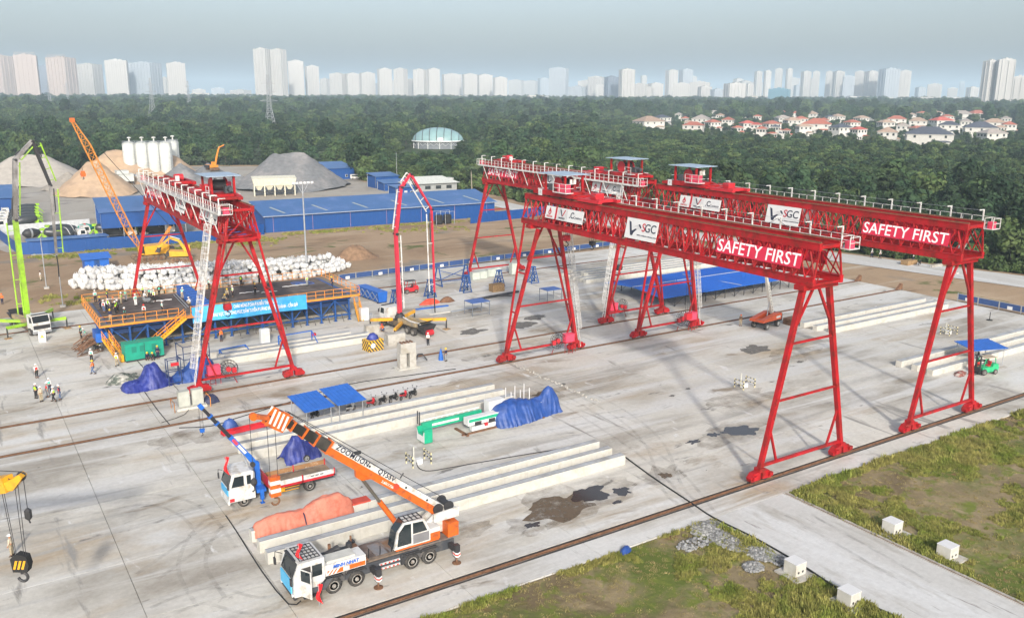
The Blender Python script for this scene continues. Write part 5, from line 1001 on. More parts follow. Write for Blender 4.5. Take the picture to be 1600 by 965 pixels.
# ---- yellow crane hook at the left edge: tip of a crane standing outside the frame
def edge_crane():
    a = G(14, 752, 12.0); bx = G(-330, 700, 11.0)
    t = T('crane_boom', 'yellow crane boom head entering at the left edge', 'crane boom', a); d = Vector((bx-a)).normalized(); d.z = -.30; d.normalize()
    MB().beam(Vector((.0,0,-.1)), d*24, .75, .9).build('boom', yellow, t); 
    rt2 = Vector((_r2[0], _r2[1], 0)); MB().prism([(-.9,-.35),(.3,-.45),(.95,.35),(.75,.55),(.3,.25),(-.2,-.0),(-.9,.35)], -.28, .28).build('boom_head', yellow, t).rotation_euler.z = math.atan2(rt2.y, rt2.x)
    for s in (0, 1): MB().tube(rt2*(.75-.9*s)+Vector((0,0,.3-.35*s)), rt2*(.75-.9*s)+Vector((.02,.25,.3-.35*s)), .26, 12).build('sheave', dark, t)
    MB().tube(rt2*.75+Vector((0,0,.62)), d*20+Vector((0,0,4)), .025, 4).build('rope', dark, t)
    p = G(24, 870, 0); hz = 3.2; q = Vector(a)+rt2*.05
    k = T('hook_block', 'big black hook block with yellow stripes hanging at the left edge', 'hook block', (q.x, q.y, 5.6)); k.rotation_euler.z = math.atan2(rt2.y, rt2.x)
    MB().prism([(-.42,.75),(.42,.75),(.55,1.2),(.45,1.75),(-.1,1.9),(-.5,1.6)], -.25, .25).build('sheave_block', black, k); m = MB()
    for i in range(3): m.prism([(-.38+i*.24,.95),(-.24+i*.24,.95),(-.06+i*.24,1.5),(-.20+i*.24,1.5)], -.26, -.252)
    m.build('warning_stripe', yellow, k); hk = [Vector((.28*math.sin(b), 0, .32-.28*math.cos(b))) for b in [math.radians(u) for u in range(-80, 210, 25)]]; MB().tube((0,0,.75), (0,0,.55), .12, 8).path(hk, .085, 6).build('hook', dark, k)
    for dx, dz in ((-.30,0),(-.22,.0),(.22,.3),(.34,.3)): MB().tube((dx, 0, 1.7), (dx*1.6-.1, 0, 12.0-5.6-.2+dz), .022, 4).build('rope', dark, k)
    k2 = T('hook_ball', 'small dark weight on a single rope beside the big hook block', 'hook', (a.x+rt2.x*.85, a.y+rt2.y*.85, 9.6)); MB().lathe([(.06,.75),(.2,.6),(.2,.15),(.08,.0)], 10).build('weight', dark, k2); MB().tube((0,0,.75), (0,0,2.7), .02, 4).build('rope', dark, k2); MB().tube((0,0,0), (.05,0,-.2), .05, 6).build('hook', dark, k2)
edge_crane()
# ================================================================ the casting deck
DX0, DX1, DY0, DY1, DZ = 16.3, 50.8, 123.2, 138.9, 4.0
def casting_deck():
    t = T('casting_deck', 'long dark casting deck on blue steel trusses with orange railings', 'casting platform', (DX0, DY0, 0)); L, Wd = DX1-DX0, DY1-DY0
    MB().box(.0, L, 1.1, Wd-.9, DZ-.35, DZ-.05).build('formwork', blue, t); MB().box(.15, L-.6, 1.15, Wd-1.0, DZ-.049, DZ).build('deck_surface', mat('deck_brown', (.075,.055,.048), .85, var=.3, scale=.6, col2=(.13,.105,.09), amt=.35, s2=.35), t)
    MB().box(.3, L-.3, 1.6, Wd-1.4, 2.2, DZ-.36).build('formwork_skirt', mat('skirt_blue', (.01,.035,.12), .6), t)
    n = 15; dx = (L-1)/n
    for sy in (0.75, Wd-1.2):
        MB().box(.2, L-.2, sy-.12, sy+.12, DZ-.75, DZ-.36).build('top_beam', blue, t); MB().box(.2, L-.2, sy-.1, sy+.1, .75, .95).build('bottom_beam', blue, t)
        for i in range(n+1):
            x = .5+i*dx; MB().box(x-.12, x+.12, sy-.11, sy+.11, .0, DZ-.76).box(x-.25, x+.25, sy-.25, sy+.25, 0, .06).build('column', blue, t)
            if i < n: MB().beam((x, sy, .95 if i % 2 else DZ-.8), (x+dx, sy, DZ-.8 if i % 2 else .95), .13).build('diagonal_brace', blue, t)
            if sy < 1: MB().beam((x, sy-.2, .9), (x, 3.0, 2.3), .12).build('raker', blue, t); MB().beam((x+.8, sy-.35, 1.3), (x+1.0, sy-.9, .02), .07).build('screw_jack', mat('jack_grey', (.12,.11,.1), .7), t)
    MB().box(.3, L-.3, 1.6, 2.2, .9, 1.05).build('catwalk', mat('plank_grey', (.28,.25,.2), .9), t)
    wk = MB().box(-.6, L+.6, -.05, 1.05, DZ-.14, DZ-.05).box(-.6, L+.6, Wd-.9, Wd+.1, DZ-.14, DZ-.05).box(-1.0, .0, -.05, Wd+.1, DZ-.15, DZ-.06).box(L, L+1.0, -.05, Wd+.1, DZ-.15, DZ-.06); wk.build('walkway', mat('walk_grate', (.20,.17,.13), .8), t)
    MB().box(-1.0, L+1.0, -.12, -.05, DZ-.30, DZ-.02).box(-1.0, L+1.0, Wd+.1, Wd+.16, DZ-.30, DZ-.02).box(-1.07, -1.0, -.1, Wd+.1, DZ-.3, DZ-.02).box(L+1.0, L+1.07, -.1, Wd+.1, DZ-.3, DZ-.02).build('edge_beam', orange2, t)
    post = MB().box(-.035,.035,-.035,.035,DZ-.05,DZ+1.15).mesh('rail_post', orange2)
    def rail(a, b, cnt):
        a, b = Vector(a), Vector(b)
        for i in range(cnt+1): put('rail_post', post, t, a+(b-a)*i/cnt)
        for z in (.55, 1.12): MB().beam(a+Vector((0,0,DZ+z)), b+Vector((0,0,DZ+z)), .06).build('handrail', orange2, t)
    rail((-.95,-.06,0), (9.0,-.06,0), 7); rail((10.6,-.06,0), (L+.95,-.06,0), 18); rail((-.95,Wd+.06,0), (L+.95,Wd+.06,0), 22); rail((-.98,0,0), (-.98,Wd,0), 9); rail((L+.98,0,0), (L+.98,Wd,0), 9)
    # stair in front, small stair at the left end
    def stair(a, b, w, nst, side):
        a, b = Vector(a), Vector(b); s = MB(); u = Vector(side)*w/2
        for k in (-1, 1): s.beam(a+u*k, b+u*k, .10, .30)
        for i in range(nst): c = a+(b-a)*((i+.5)/nst); s.cb(c, (.34 if abs((b-a).x) > abs((b-a).y) else w, w if abs((b-a).x) > abs((b-a).y) else .34, .04))
        st = s.build('stair', yellow, t)
        for k in (-1, 1):
            for zz in (.55, 1.05): MB().beam(a+u*k+Vector((0,0,zz)), b+u*k+Vector((0,0,zz)), .06).build('stair_rail', orange2, st)
            for f in (.02, .25, .5, .75, .98): MB().beam(a+(b-a)*f+u*k, a+(b-a)*f+u*k+Vector((0,0,1.05)), .06).build('stair_post', orange2, st)
    stair((4.6,-.75,.1), (9.7,-.75,DZ-.1), 1.0, 16, (0,1,0)); MB().box(9.6,10.7,-1.3,-.14,DZ-.15,DZ-.05).build('stair_landing', orange2, t)
    stair((.6,-2.6,.1), (-.4,.2,2.2), .9, 9, (1,0,0)); stair((L+.4,-1.6,.1), (L+.6,.4,2.6), .8, 10, (1,0,0))
    # cross bulkhead and side shutter on the deck
    MB().box(12.0, 13.6, .6, Wd-1.1, DZ+.02, DZ+1.25).build('bulkhead', bluem, t)
    bh = MB()
    for i in range(9): bh.box(11.9, 13.7, .8+i*1.6, .9+i*1.6, DZ+1.252, DZ+1.34)
    bh.build('bulkhead_rib', blue, t); MB().beam((11.2,4.0,DZ+.2), (11.6,13.5,DZ+.25), .12).beam((10.9,4.0,DZ+.1), (11.3,13.5,DZ+.1), .08).build('screed_rail', steel, t)
    MB().box(-1.5, -.1, .4, 3.6, 1.7, 2.9).build('end_shutter', bluem, t)
    for k, (x0, y0, x1, y1) in enumerate(((L-5,10.6,L-2.2,11.6),(L-5.3,12.0,L-2.4,13.0))): MB().box(x0, x1, y0, y0+.06, DZ+.002, DZ+.05).box(x0, x1, y1, y1+.06, DZ+.002, DZ+.05).box(x0, x0+.06, y0+.06, y1, DZ+.002, DZ+.05).box(x1-.06, x1, y0+.06, y1, DZ+.002, DZ+.05).build('cast_frame', bluem, t)
    fm = MB()
    for (x, y, l) in ((20,9.5,3),(23,8.2,2.4),(27,10.5,4),(7,10.8,3.4)):
        p = [Vector((x+l*i/8, y+.18*math.sin(i*2.3), DZ+.06)) for i in range(9)]; fm.path(p, .07, 4)
    fm.build('foam_hose', signw, t)
    return t
casting_deck()
bn = T('site_banner', 'long sky blue cloth banner with white lettering along the deck front', 'banner', (0,0,0)); 
bc = Vector((35.2, DY0-.22, DZ-.05)); cl = MB().grid(lambda u, v: (27.0+16.3*u, DY0-.20-.04*math.sin(u*40)-.25*(1-v), DZ-1.15+2.1*v+.05*math.sin(u*11)), 40, 3).build('cloth', bannerb, bn, True)
MB().beam((27.0,DY0-.15,DZ+.98), (43.3,DY0-.15,DZ+.98), .05).build('hanging_pole', steel, bn)
for me, z, sx, x in ((tx_b1, DZ+.45, .50, 35.8), (tx_b2, DZ-.38, .56, 35.8)):
    o = letter('lettering', me, bn, (x, DY0-.42 if z < DZ else DY0-.33, z), (1,0,0), (0,.12,1)); o.scale = (sx*1.0, 1.05, 1)
em = MB(); em.ell((28.1, DY0-.30, DZ+.15), (.32,.02,.42), 10, 6); em.build('emblem', letterr, bn)
# rebar spikes at the deck's left end
rb = T('rebar_bundle', 'rusty reinforcing bars sticking out at the left end of the deck', 'rebar', (15.3, 124.5, 0))
for i in range(26):
    y = random.uniform(0, 5); z = random.uniform(.2, 2.6); MB().path([(0.4,y,z), (-1.2,y-random.uniform(.2,.6),z-.3+random.uniform(-.2,.2)), (-2.2-random.random(),y-random.uniform(.5,1.3),max(.1,z-1.2))], .05, 4).build('bar', rust, rb)
# ================================================================ concrete beams
def beams():
    sh = {}
    def beam(x0, x1, yf, w, h, lab, grp):
        k = (round(x1-x0,1), w, h)
        if k not in sh:
            L = x1-x0; m = MB().prism([(-w/2,0),(w/2,0),(w/2,h-.05),(w/2-.05,h),(-w/2+.05,h),(-w/2,h-.05)], 0, L, 'x'); m.mi(1)
            m.mi(2).box(.02, L-.02, -w/2+.06, w/2-.06, h, h+.006).mi(1).box(0, L, -w/2+.04, -w/2+.10, h+.006, h+.02).box(0, L, w/2-.10, w/2-.04, h+.006, h+.02)
            n = int(L/2.4)
            for i in range(1, n): m.mi(3).box(i*L/n-.012, i*L/n+.012, -w/2-.006, -w/2+.001, .02, h-.06)
            sh[k] = m.mesh('concrete_beam', [beamc, mat('beam_edge', (.20,.22,.26), .7), mat('beam_top', (.40,.415,.43), .8, var=.1, col2=(.30,.29,.27), amt=.3), mat('beam_seam', (.42,.40,.35), .9)])
        o = put('concrete_beam', sh[k], None, (x0, yf+w/2, 0)); tag(o, lab, 'concrete beam', grp)
    A = 'concrete beams'
    for y, lab in ((59.2,'front concrete beam right behind the mobile crane'),(61.15,'middle one of three concrete beams behind the mobile crane'),(63.1,'concrete beam under the orange tarpaulin behind the mobile crane')): beam(16.9, 50.9, y, .72, .92, lab, A)
    for y, lab in ((78.8,'front concrete beam behind the cargo truck'),(81.0,'middle concrete beam between the cargo truck and the blue canopies'),(83.2,'concrete beam nearest the blue canopies and motorbikes')): beam(21.0, 51.3, y, .72, .95, lab, A)
    for x0, x1, y, lab in ((25.3,47.9,110.6,'concrete beam between the left gantry legs and the deck, nearer the legs'),(25.0,46.5,114.2,'concrete beam nearest the front of the casting deck'),(27.5,48.5,112.4,'middle concrete beam before the casting deck')): beam(x0, x1, y, .8, .8, lab, A)
    for x0, x1, y, lab in ((106.6,135.5,79.2,'front beam of the group under the far right girder'),(105.6,135.6,81.2,'middle beam of the group under the far right girder'),(105.6,136,83.5,'rear beam of the group under the far right girder')): beam(x0, x1, y, .8, .75, lab, A)
    for x0, x1, y, lab in ((100.2,139,63.8,'rear beam of the right group behind the far right gantry leg'),(100.4,139,61.7,'middle beam of the right group behind the far right gantry leg'),(100.2,139,59.5,'front beam of the right group by the green forklift')): beam(x0, x1, y, .8, .78, lab, A)
    for i, y in enumerate((125.6,127.4,129.2,131.0,132.8)): beam(97, 134-(i % 2), y, .9, .7, ['foremost','second','third','fourth','hindmost'][i]+' of the five pale beams beyond the blue sheet roof', A)
beams()
# pale end blocks and sheets
for i, (px, py) in enumerate(((890,431),(913,436))):
    p = G(px, py); tag(MB().prism([(-.5,0),(.5,0),(.5,1.2),(.35,1.35),(-.35,1.35),(-.5,1.2)], -.5, .5).build('concrete_block', beamc, None, loc=(p.x, p.y, 0)), ['pale concrete block at the left tip of the far beams','pale concrete block in front of the far beams'][i], 'concrete block', 'loose concrete blocks')
# white blocks by the cross road
def white_block(lab, loc, first=[None]):
    if first[0] is not None: return again(first[0], lab, loc)
    t = T('concrete_cube', lab, 'concrete block', loc, 0, 'white concrete cubes by the cross road')
    MB().box(-.55,.55,-.55,.55,.06,1.0).build('cube', beamc, t); MB().box(-.57,.57,-.57,.57,1.0,1.05).build('cap', signw, t); MB().box(-1.0,1.0,-1.1,1.0,-.08,.06).build('base_slab', conc, t)
    for s in (-.25, .2): MB().tube((s,-.56,.35), (s,-.551,.35), .10, 10).build('hole', dark, t)
    first[0] = t; return t
white_block('white concrete cube on the left of the cross road, farther one', (48.8,37.6,0)); white_block('white concrete cube on the left of the cross road, nearest to the camera', (48.8,33.0,0)); white_block('white concrete cube on the right of the cross road, farther one', (60.3,37.6,0)); white_block('white concrete cube on the right of the cross road, nearest to the camera', (60.4,33.0,0))
# ================================================================ tarpaulin heaps
def heap(name, loc, sx, sy, h, m, lab, seed, rz=0, lumps=None, cat='tarpaulin'):
    nu, nv = 34, 22; H = lumps or [(0,0,.8,.7,1.0)]
    def f(u, v):
        a, r = u*2*math.pi, v; k = 1+.22*noise.fractal((math.cos(a)*1.5+seed, math.sin(a)*1.5, seed), .8, 2, 4)
        x, y = r*k*math.cos(a), r*k*math.sin(a); z = 0
        for (cx, cy, wx, wy, hh) in H: z = max(z, hh*math.exp(-(((x-cx)/wx)**2+((y-cy)/wy)**2)**1.6))
        e = min(1, (1-v)*5); z = z*e*h + .10*h*noise.fractal((x*3+seed, y*3, seed*2), .6, 2, 5)*e+.02
        wr = .03*h*math.sin(a*19+3*noise.noise((x*2, y*2, seed)))*v*e
        return (x*sx*(1+wr), y*sy*(1+wr), max(.02, z+wr))
    o = MB().grid(f, nu, nv).build(name, m, None, True, loc); o.rotation_euler.z = rz; return tag(o, lab, cat)
def drape(loc, prof, m, lab, seed, rz=0, z0=0.0, fold=.10, nu=60, nv=26, side=2.6):
    """a sheet hung over things: prof = (x along, half width, height) stations; folds run down its sides"""
    xs_, ws, hs_ = zip(*prof)
    def f(u, v):
        x = xs_[0]+(xs_[-1]-xs_[0])*u; w, h = np.interp(x, xs_, ws), np.interp(x, xs_, hs_); a = (v-.5)*2; k = abs(a)**side
        y = w*(a*.62 if abs(a) < .7 else math.copysign(.434+(abs(a)-.7)*1.0, a))/.734; z = h*(1-k)
        fl = math.sin(x*5.5+seed+2.5*noise.noise((x*.8, seed, 0)))*.5+noise.fractal((x*1.6+seed*3, y*1.6, seed), .7, 2, 4); rg = 1-abs(noise.noise((x*1.3+seed, y*1.7, seed*1.7)))*2
        y += math.copysign(fold*fl*k*1.6, a); z += fold*(.9*rg-.45+.5*fl*(1-k))*min(1, h)*(1-.75*k)
        return (x+fold*.8*noise.noise((x, y*2, seed+9)), y, max(z0+.015+.01*abs(fl), z0+z))
    o = MB().grid(f, nu, nv).build('tarpaulin', m, None, True, loc); o.rotation_euler.z = rz; return tag(o, lab, 'tarpaulin')
drape((17.8,106.8,0), [(-3.0,.1,.05),(-2.8,1.2,.8),(-2.0,1.6,1.0),(-1.0,1.6,1.0),(-.5,1.7,1.5),(0,1.8,2.6),(1.1,1.7,2.7),(1.7,1.5,1.6),(2.3,1.4,.9),(2.9,1.0,.5),(3.1,.1,.05)], tarpv, 'dark violet tarpaulin heap in front of the teal generator', 3, .15, 0, .16)
drape((23.2,107.2,0), [(-2.8,.2,.05),(-2.6,1.2,.7),(-1.2,1.5,1.3),(0,1.6,2.3),(1.4,1.6,2.5),(2.2,1.3,1.9),(2.7,1.1,.6),(2.8,.1,.05)], tarpb, 'bright blue tarpaulin heap right behind the white caged ladder', 5, .1, 0, .2)
drape((25.5,76.9,0), [(-1.7,.2,.05),(-1.7,1.0,.6),(-1.0,1.1,1.7),(-.5,1.0,2.3),(.1,1.0,2.2),(.8,1.0,1.5),(1.6,1.0,1.3),(2.0,.9,.5),(2.1,.1,.05)], tarpv, 'violet blue tarpaulin over a cart behind the crane boom', 8, .1, 0, .15)
drape((21.3,63.45,0), [(-4.2,.3,.95),(-4.0,.62,1.15),(-3.2,.7,1.35),(-2.2,.75,1.5),(-1.0,.75,1.35),(-.1,.7,1.3),(.8,.85,1.75),(2.0,.9,2.0),(3.0,.85,1.85),(3.7,.75,1.3),(4.0,.5,.95)], tarpo, 'orange tarpaulin tied over a load on the concrete beam', 12, .02, .28, .075, 80, 30, 3.2); tag(MB().path([(21.1,62.6,.6),(21.05,62.85,1.3),(21.1,63.4,1.42),(21.1,64.1,1.2)], .05, 5).build('tie_rope', navy), 'dark tie strap round the orange tarpaulin', 'strap')
tag(MB().cb((26.0,63.5,1.0), (1.6,1.0,.12)).build('red_mat', mat('mat_red', (.55,.07,.04), .7)), 'flat red mat lying on the beam end of the orange tarpaulin', 'mat')
cp = T('cart', 'small cart with white rimmed wheel under the violet tarpaulin', 'cart', (25.9, 75.75, 0)); wheel(cp, (0, 0, .32), .32, .16, 'y', signw); MB().tube((0,-.2,.32), (0,1.2,.32), .05, 6).build('axle', dark, cp); wheel(cp, (0, 1.2, .32), .32, .16, 'y', signw)
heap('tarpaulin', (21.4,85.2,1.2), .9, .6, .9, tarpb, 'small blue tarpaulin at the tip of the extended crane boom', 15)
heap('tarpaulin', (40.4,46.6,.05), .7, .4, .35, tarpb, 'crumpled blue rag in the grass beside the front rail', 21, .5)
heap('tarpaulin', (22.6,97.3,0), 1.0, .8, .9, mat('tarp_dark', (.03,.035,.08), .6, var=.3, bump=.6), 'dark tarpaulin bundle next to the grey cabinets', 25)
heap('rubble', (16.0,110.5,0), 2.2, 1.8, .9, mat('rubble', (.52,.50,.45), .9, var=.4, scale=2, bump=.8, col2=(.10,.12,.10), amt=.5, s2=1.2), 'pale sacks and scraps beside the violet tarpaulin', 31, 0, [(-.2,0,.7,.7,1.0),(.5,.2,.3,.4,.7)], 'scrap pile')
heap('dirt_heap', (55.8,78.8,0), .9, .5, .3, mud, 'small brown dirt heap right of the green floor machine', 33, 0, None, 'dirt heap')
heap('scrap', (104.0,58.2,0), 1.5, .7, .35, mat('scrap_mix', (.45,.40,.36), .8, var=.4, scale=3, col2=(.25,.08,.06), amt=.5, s2=2), 'pile of cut scrap at the front end of the right beams', 35, .3, None, 'scrap pile')
# red channel on the beam with blue cloth
rc = T('steel_channel', 'bright red steel channel resting on the beams by the boom tip', 'steel channel', (22.6, 84.2, 1.02)); MB().box(-2.3,2.3,-.4,.4,0,.06).box(-2.3,2.3,-.4,-.34,.061,.35).box(-2.3,2.3,.34,.4,.061,.35).build('web', red2, rc); rc.rotation_euler.z = .08
# ================================================================ striped ballast block, pedestals, cabinets
def stripe_block():
    t = T('ballast_block', 'black and yellow striped ballast block with blue cloth on top', 'ballast block', (46.6, 106.9, 0), R(8)); w, d, h = 2.3, 1.7, 1.5
    MB().box(-w/2,w/2,-d/2,d/2,0,h).build('block', mat('stripe_yellow', (.78,.45,.02), .6, col2=(.4,.25,.1), amt=.15), t)
    for sgn, fx in ((-1,'front'),(1,'left')):
        m = MB(); L_ = w if sgn < 0 else d
        for i in range(-3, 7):
            x0 = -L_/2+i*.46; q = []
            def cl(x, z):
                return (min(max(x, -L_/2), L_/2), z)
            a, b = x0, x0+.23
            pts = [cl(a+0, h), cl(b, h)]; pts2 = [cl(b+1.1, 0), cl(a+1.1, 0)]
            poly = [(a, h),(b, h),(b+1.1, 0),(a+1.1, 0)]
            # clip to the face
            def clip(P, lim, keep):
                out = []
                for j in range(len(P)):
                    p, r = P[j], P[(j+1) % len(P)]; ip, ir = keep(p[0]), keep(r[0])
                    if ip: out.append(p)
                    if ip != ir: f = (lim-p[0])/(r[0]-p[0]); out.append((lim, p[1]+(r[1]-p[1])*f))
                return out
            poly = clip(clip(poly, -L_/2, lambda v: v >= -L_/2), L_/2, lambda v: v <= L_/2)
            if len(poly) > 2: m.prism(poly, -d/2-.012, -d/2-.003, 'y') if sgn < 0 else m.prism(poly, -w/2-.012, -w/2-.003, 'x')
        m.build('stripe', dark, t)
    MB().lathe([(.36,0),(.36,.02)], 16, (-.5,-d/2-.03,.8), 'y').build('emblem', signw, t); return t
stripe_block()
heap('tarpaulin', (46.6,106.9,1.5), .95, .7, .8, tarpv, 'blue cloth bundle lying on the striped ballast block', 41)
def pedestal(lab, loc, w, d, h, holes):
    t = T('concrete_pedestal', lab, 'pedestal', loc, 0, 'grey concrete pedestals'); MB().box(-w/2,w/2,-d/2,d/2,h*.62,h).build('head', conc, t)
    for x in (-w*.32, w*.32): MB().box(x-.45,x+.45,-d*.4,d*.4,0,h*.62-.002).build('pier', conc, t)
    MB().box(-w*.7,w*.7,-d*.7,d*.7,0,.10).build('base', beamc, t)
    for i in range(4): MB().box(-w*.4+i*w*.22,-w*.3+i*w*.22,-d*.35,d*.35,h+.002,h+.12).build('dowel', rust, t)
    return t
pedestal('tall grey concrete pedestal between the two middle rails', (46.9, 97.2, 0), 2.1, 1.1, 3.3, 0)
tag(MB().box(-1.3,1.3,-.6,.6,0,1.5).build('concrete_block', conc, None, loc=(50.4,108.0,0)), 'grey slotted concrete block right of the striped ballast block', 'concrete block', 'loose concrete blocks')
tag(MB().box(-1.0,1.0,-.5,.5,0,1.2).build('concrete_block', conc, None, loc=(50.0,115.0,0)), 'grey concrete block beside the left outrigger of the red pump', 'concrete block', 'loose concrete blocks')
def pipe_elbow(lab, pts): tag(MB().path(pts, .10, 8).build('pipe', dark), lab, 'pipe')
pipe_elbow('black bent pipe right of the tall grey pedestal', [(48.6,98.4,.1),(49.2,98.6,1.0),(49.9,98.8,.9),(50.4,98.4,.12)])
def cabinet_set():
    t = T('electric_cabinet', 'pair of grey electric cabinets on a railed base by the ladder foot', 'electric cabinet', (20.3, 96.7, 0)); MB().box(-1.6,1.6,-.7,.7,0,.25).build('base', beamc, t)
    for x in (-.72, .72): 
        c = MB().box(x-.6,x+.6,-.35,.35,.3,2.05).build('cabinet', mat('cabinet_grey', (.40,.41,.365), .5), t); MB().box(x-.52,x+.52,-.362,-.351,.4,1.95).build('cabinet_door', mat('cabinet_grey2', (.44,.45,.40), .5), c)
    r = MB()
    for x in (-1.9,-1.9,1.9): r.tube((x,-.9,0), (x,-.9,1.1), .04, 6).tube((x,.9,0), (x,.9,1.1), .04, 6).tube((x,-.9,1.1), (x,.9,1.1), .04, 6)
    r.build('guard_rail', orange2, t)
cabinet_set()
def guard_cage(lab, loc, first=[None]):
    if first[0] is not None: return again(first[0], lab, loc)
    t = T('striped_barrier', lab, 'barrier', loc, 0, 'striped barriers round yard sockets'); by = (mat('cream_paint', (.70,.62,.36), .6), dark)
    for sx in (-1, 1):
        for sy in (-1, 1):
            m = MB()
            for k in range(5): m.mi(k % 2).box(sx*.95-.05, sx*.95+.05, sy*.7-.05, sy*.7+.05, k*.22, k*.22+.218)
            m.build('post', by, t)
        for z in (.5, 1.0):
            m = MB()
            for k in range(5): m.mi((k+1) % 2).box(sx*.95-.03, sx*.95+.03, -.64+k*.256, -.64+k*.256+.254, z-.04, z+.04)
            m.build('rail', by, t)
    MB().box(-.3,.3,-.25,.25,0,.5).build('socket_box', signw, t); MB().tube((-.35,.3,0), (-.35,.3,1.7), .08, 6).build('pole', mat('pole_grey', (.5,.5,.44), .6), t)
    first[0] = t; return t
guard_cage('black and cream striped barrier near the start of the dark hose', (34.6,69.7,0)); guard_cage('striped barrier standing alone in the middle of the right yard', (77.4,69.0,0)); guard_cage('striped barrier farthest right, between the two beam groups', (120.7,70.0,0))
# ================================================================ canopies, tables, blue sheet roof
def canopy(lab, loc, w, d, z0, z1, rz=0, m=None, first=[None]):
    t = T('canopy', lab, 'canopy', loc, rz, 'blue sheet canopies'); m = m or mat('canopy_blue', (.02,.13,.50), .45)
    MB().hexa([(-w/2,-d/2,z0),(w/2,-d/2,z0),(w/2,d/2,z1),(-w/2,d/2,z1)], [(-w/2,-d/2,z0+.05),(w/2,-d/2,z0+.05),(w/2,d/2,z1+.05),(-w/2,d/2,z1+.05)]).build('roof', m, t)
    r = MB(); n = int(w/.45)
    for i in range(n+1): x = -w/2+.03+i*(w-.06)/n; r.hexa([(x-.02,-d/2,z0+.051),(x+.02,-d/2,z0+.051),(x+.02,d/2,z1+.051),(x-.02,d/2,z1+.051)], [(x-.02,-d/2,z0+.08),(x+.02,-d/2,z0+.08),(x+.02,d/2,z1+.08),(x-.02,d/2,z1+.08)])
    r.build('roof_rib', m, t)
    for sx in (-1, 1):
        MB().tube((sx*(w/2-.3),-d/2+.3,0), (sx*(w/2-.3),-d/2+.3,z0+.02), .05, 6).build('post', steel, t); MB().tube((sx*(w/2-.3),d/2-.3,0), (sx*(w/2-.3),d/2-.3,z1-.02), .05, 6).build('post', steel, t)
        MB().beam((sx*(w/2-.3),-d/2+.3,z0-.06), (sx*(w/2-.3),d/2-.3,z1-.08), .06).build('rafter', steel, t)
    return t
canopy('left one of the two blue canopies beside the rail', (29.8,84.9,0), 3.3, 4.4, 2.2, 2.7, R(4)); canopy('right one of the two blue canopies, next to the motorbike row', (33.3,84.8,0), 3.3, 4.4, 2.3, 2.9, R(4))
canopy('blue canopy over motorbikes behind the green forklift', (110.5,59.6,0), 5.2, 3.6, 2.3, 2.6, R(-18))
def bench(lab, loc, w, d, h, rz):
    t = T('work_table', lab, 'work table', loc, rz, 'blue topped frames in the yard'); MB().box(-w/2,w/2,-d/2,d/2,h,h+.08).build('top', mat('table_blue', (.05,.12,.36), .5), t)
    for sx in (-1, 1):
        for sy in (-1, 1): MB().box(sx*(w/2-.06)-.04,sx*(w/2-.06)+.04,sy*(d/2-.06)-.04,sy*(d/2-.06)+.04,0,h).build('leg', mat('frame_grey', (.15,.17,.2), .6), t)
    for sy in (-1, 1): MB().box(-w/2+.1,w/2-.1,sy*(d/2-.06)-.03,sy*(d/2-.06)+.03,.25,.32).build('stretcher', mat('frame_grey', (.15,.17,.2), .6), t)
bench('blue topped steel frame left of the near gantry leg', (68.6,116.5,0), 3.2, 2.6, 2.1, 0); bench('blue topped steel frame seen between the near gantry legs', (83.5,117.6,0), 3.0, 2.4, 2.1, 0)
def sheet_roof():
    t = T('sheet_roof', 'large low blue corrugated roof on trestles under the girders', 'roof', (111.5, 110.6, 0)); X0, X1, Yh = -16.2, 15.6, 7.3; m = mat('roof_blue_bright', (.012,.13,.55), .45, var=.08)
    for s in (-1, 1):
        MB().hexa([(X0,0,2.3),(X1,0,2.3),(X1,s*Yh,1.75),(X0,s*Yh,1.75)][::s], [(X0,0,2.36),(X1,0,2.36),(X1,s*Yh,1.81),(X0,s*Yh,1.81)][::s]).build('roof_sheet', m, t)
        n = 64; rb_ = MB()
        for i in range(n+1): x = X0+.03+(X1-X0-.06)*i/n; rb_.beam((x,.05*s,2.38), (x,s*Yh,1.83), .06, .05)
        rb_.build('corrugation', m, t)
        for i in range(14): x = X0+1+i*(X1-X0-2)/13; MB().box(x-.05,x+.05,s*(Yh-.5)-.05,s*(Yh-.5)+.05,0,1.77).build('post', dark, t); 
        for i in range(13): x = X0+1+i*(X1-X0-2)/13; MB().beam((x,s*(Yh-.5),.1 if i % 2 else 1.7), (x+(X1-X0-2)/13,s*(Yh-.5),1.7 if i % 2 else .1), .05).build('brace', dark, t)
    MB().box(X0,X1,-.12,.12,2.37,2.43).build('ridge_cap', mat('ridge_grey', (.45,.47,.5), .5), t)
    MB().beam((2,-Yh*.98,1.95), (-1.5,Yh*.5,2.35), .12, .06).build('lap_strip', mat('ridge_grey', (.45,.47,.5), .5), t)
    for (x, y) in ((-8,-1.5),(-2,1.5),(6,-4)): MB().beam((x-.5,y,1.9),(x-.2,y,3.2),.07).beam((x+.5,y,1.9),(x+.2,y,3.2),.07).beam((x-.25,y,3.2),(x+.25,y,3.2),.07).build('lifting_frame', bluem, t)
sheet_roof()
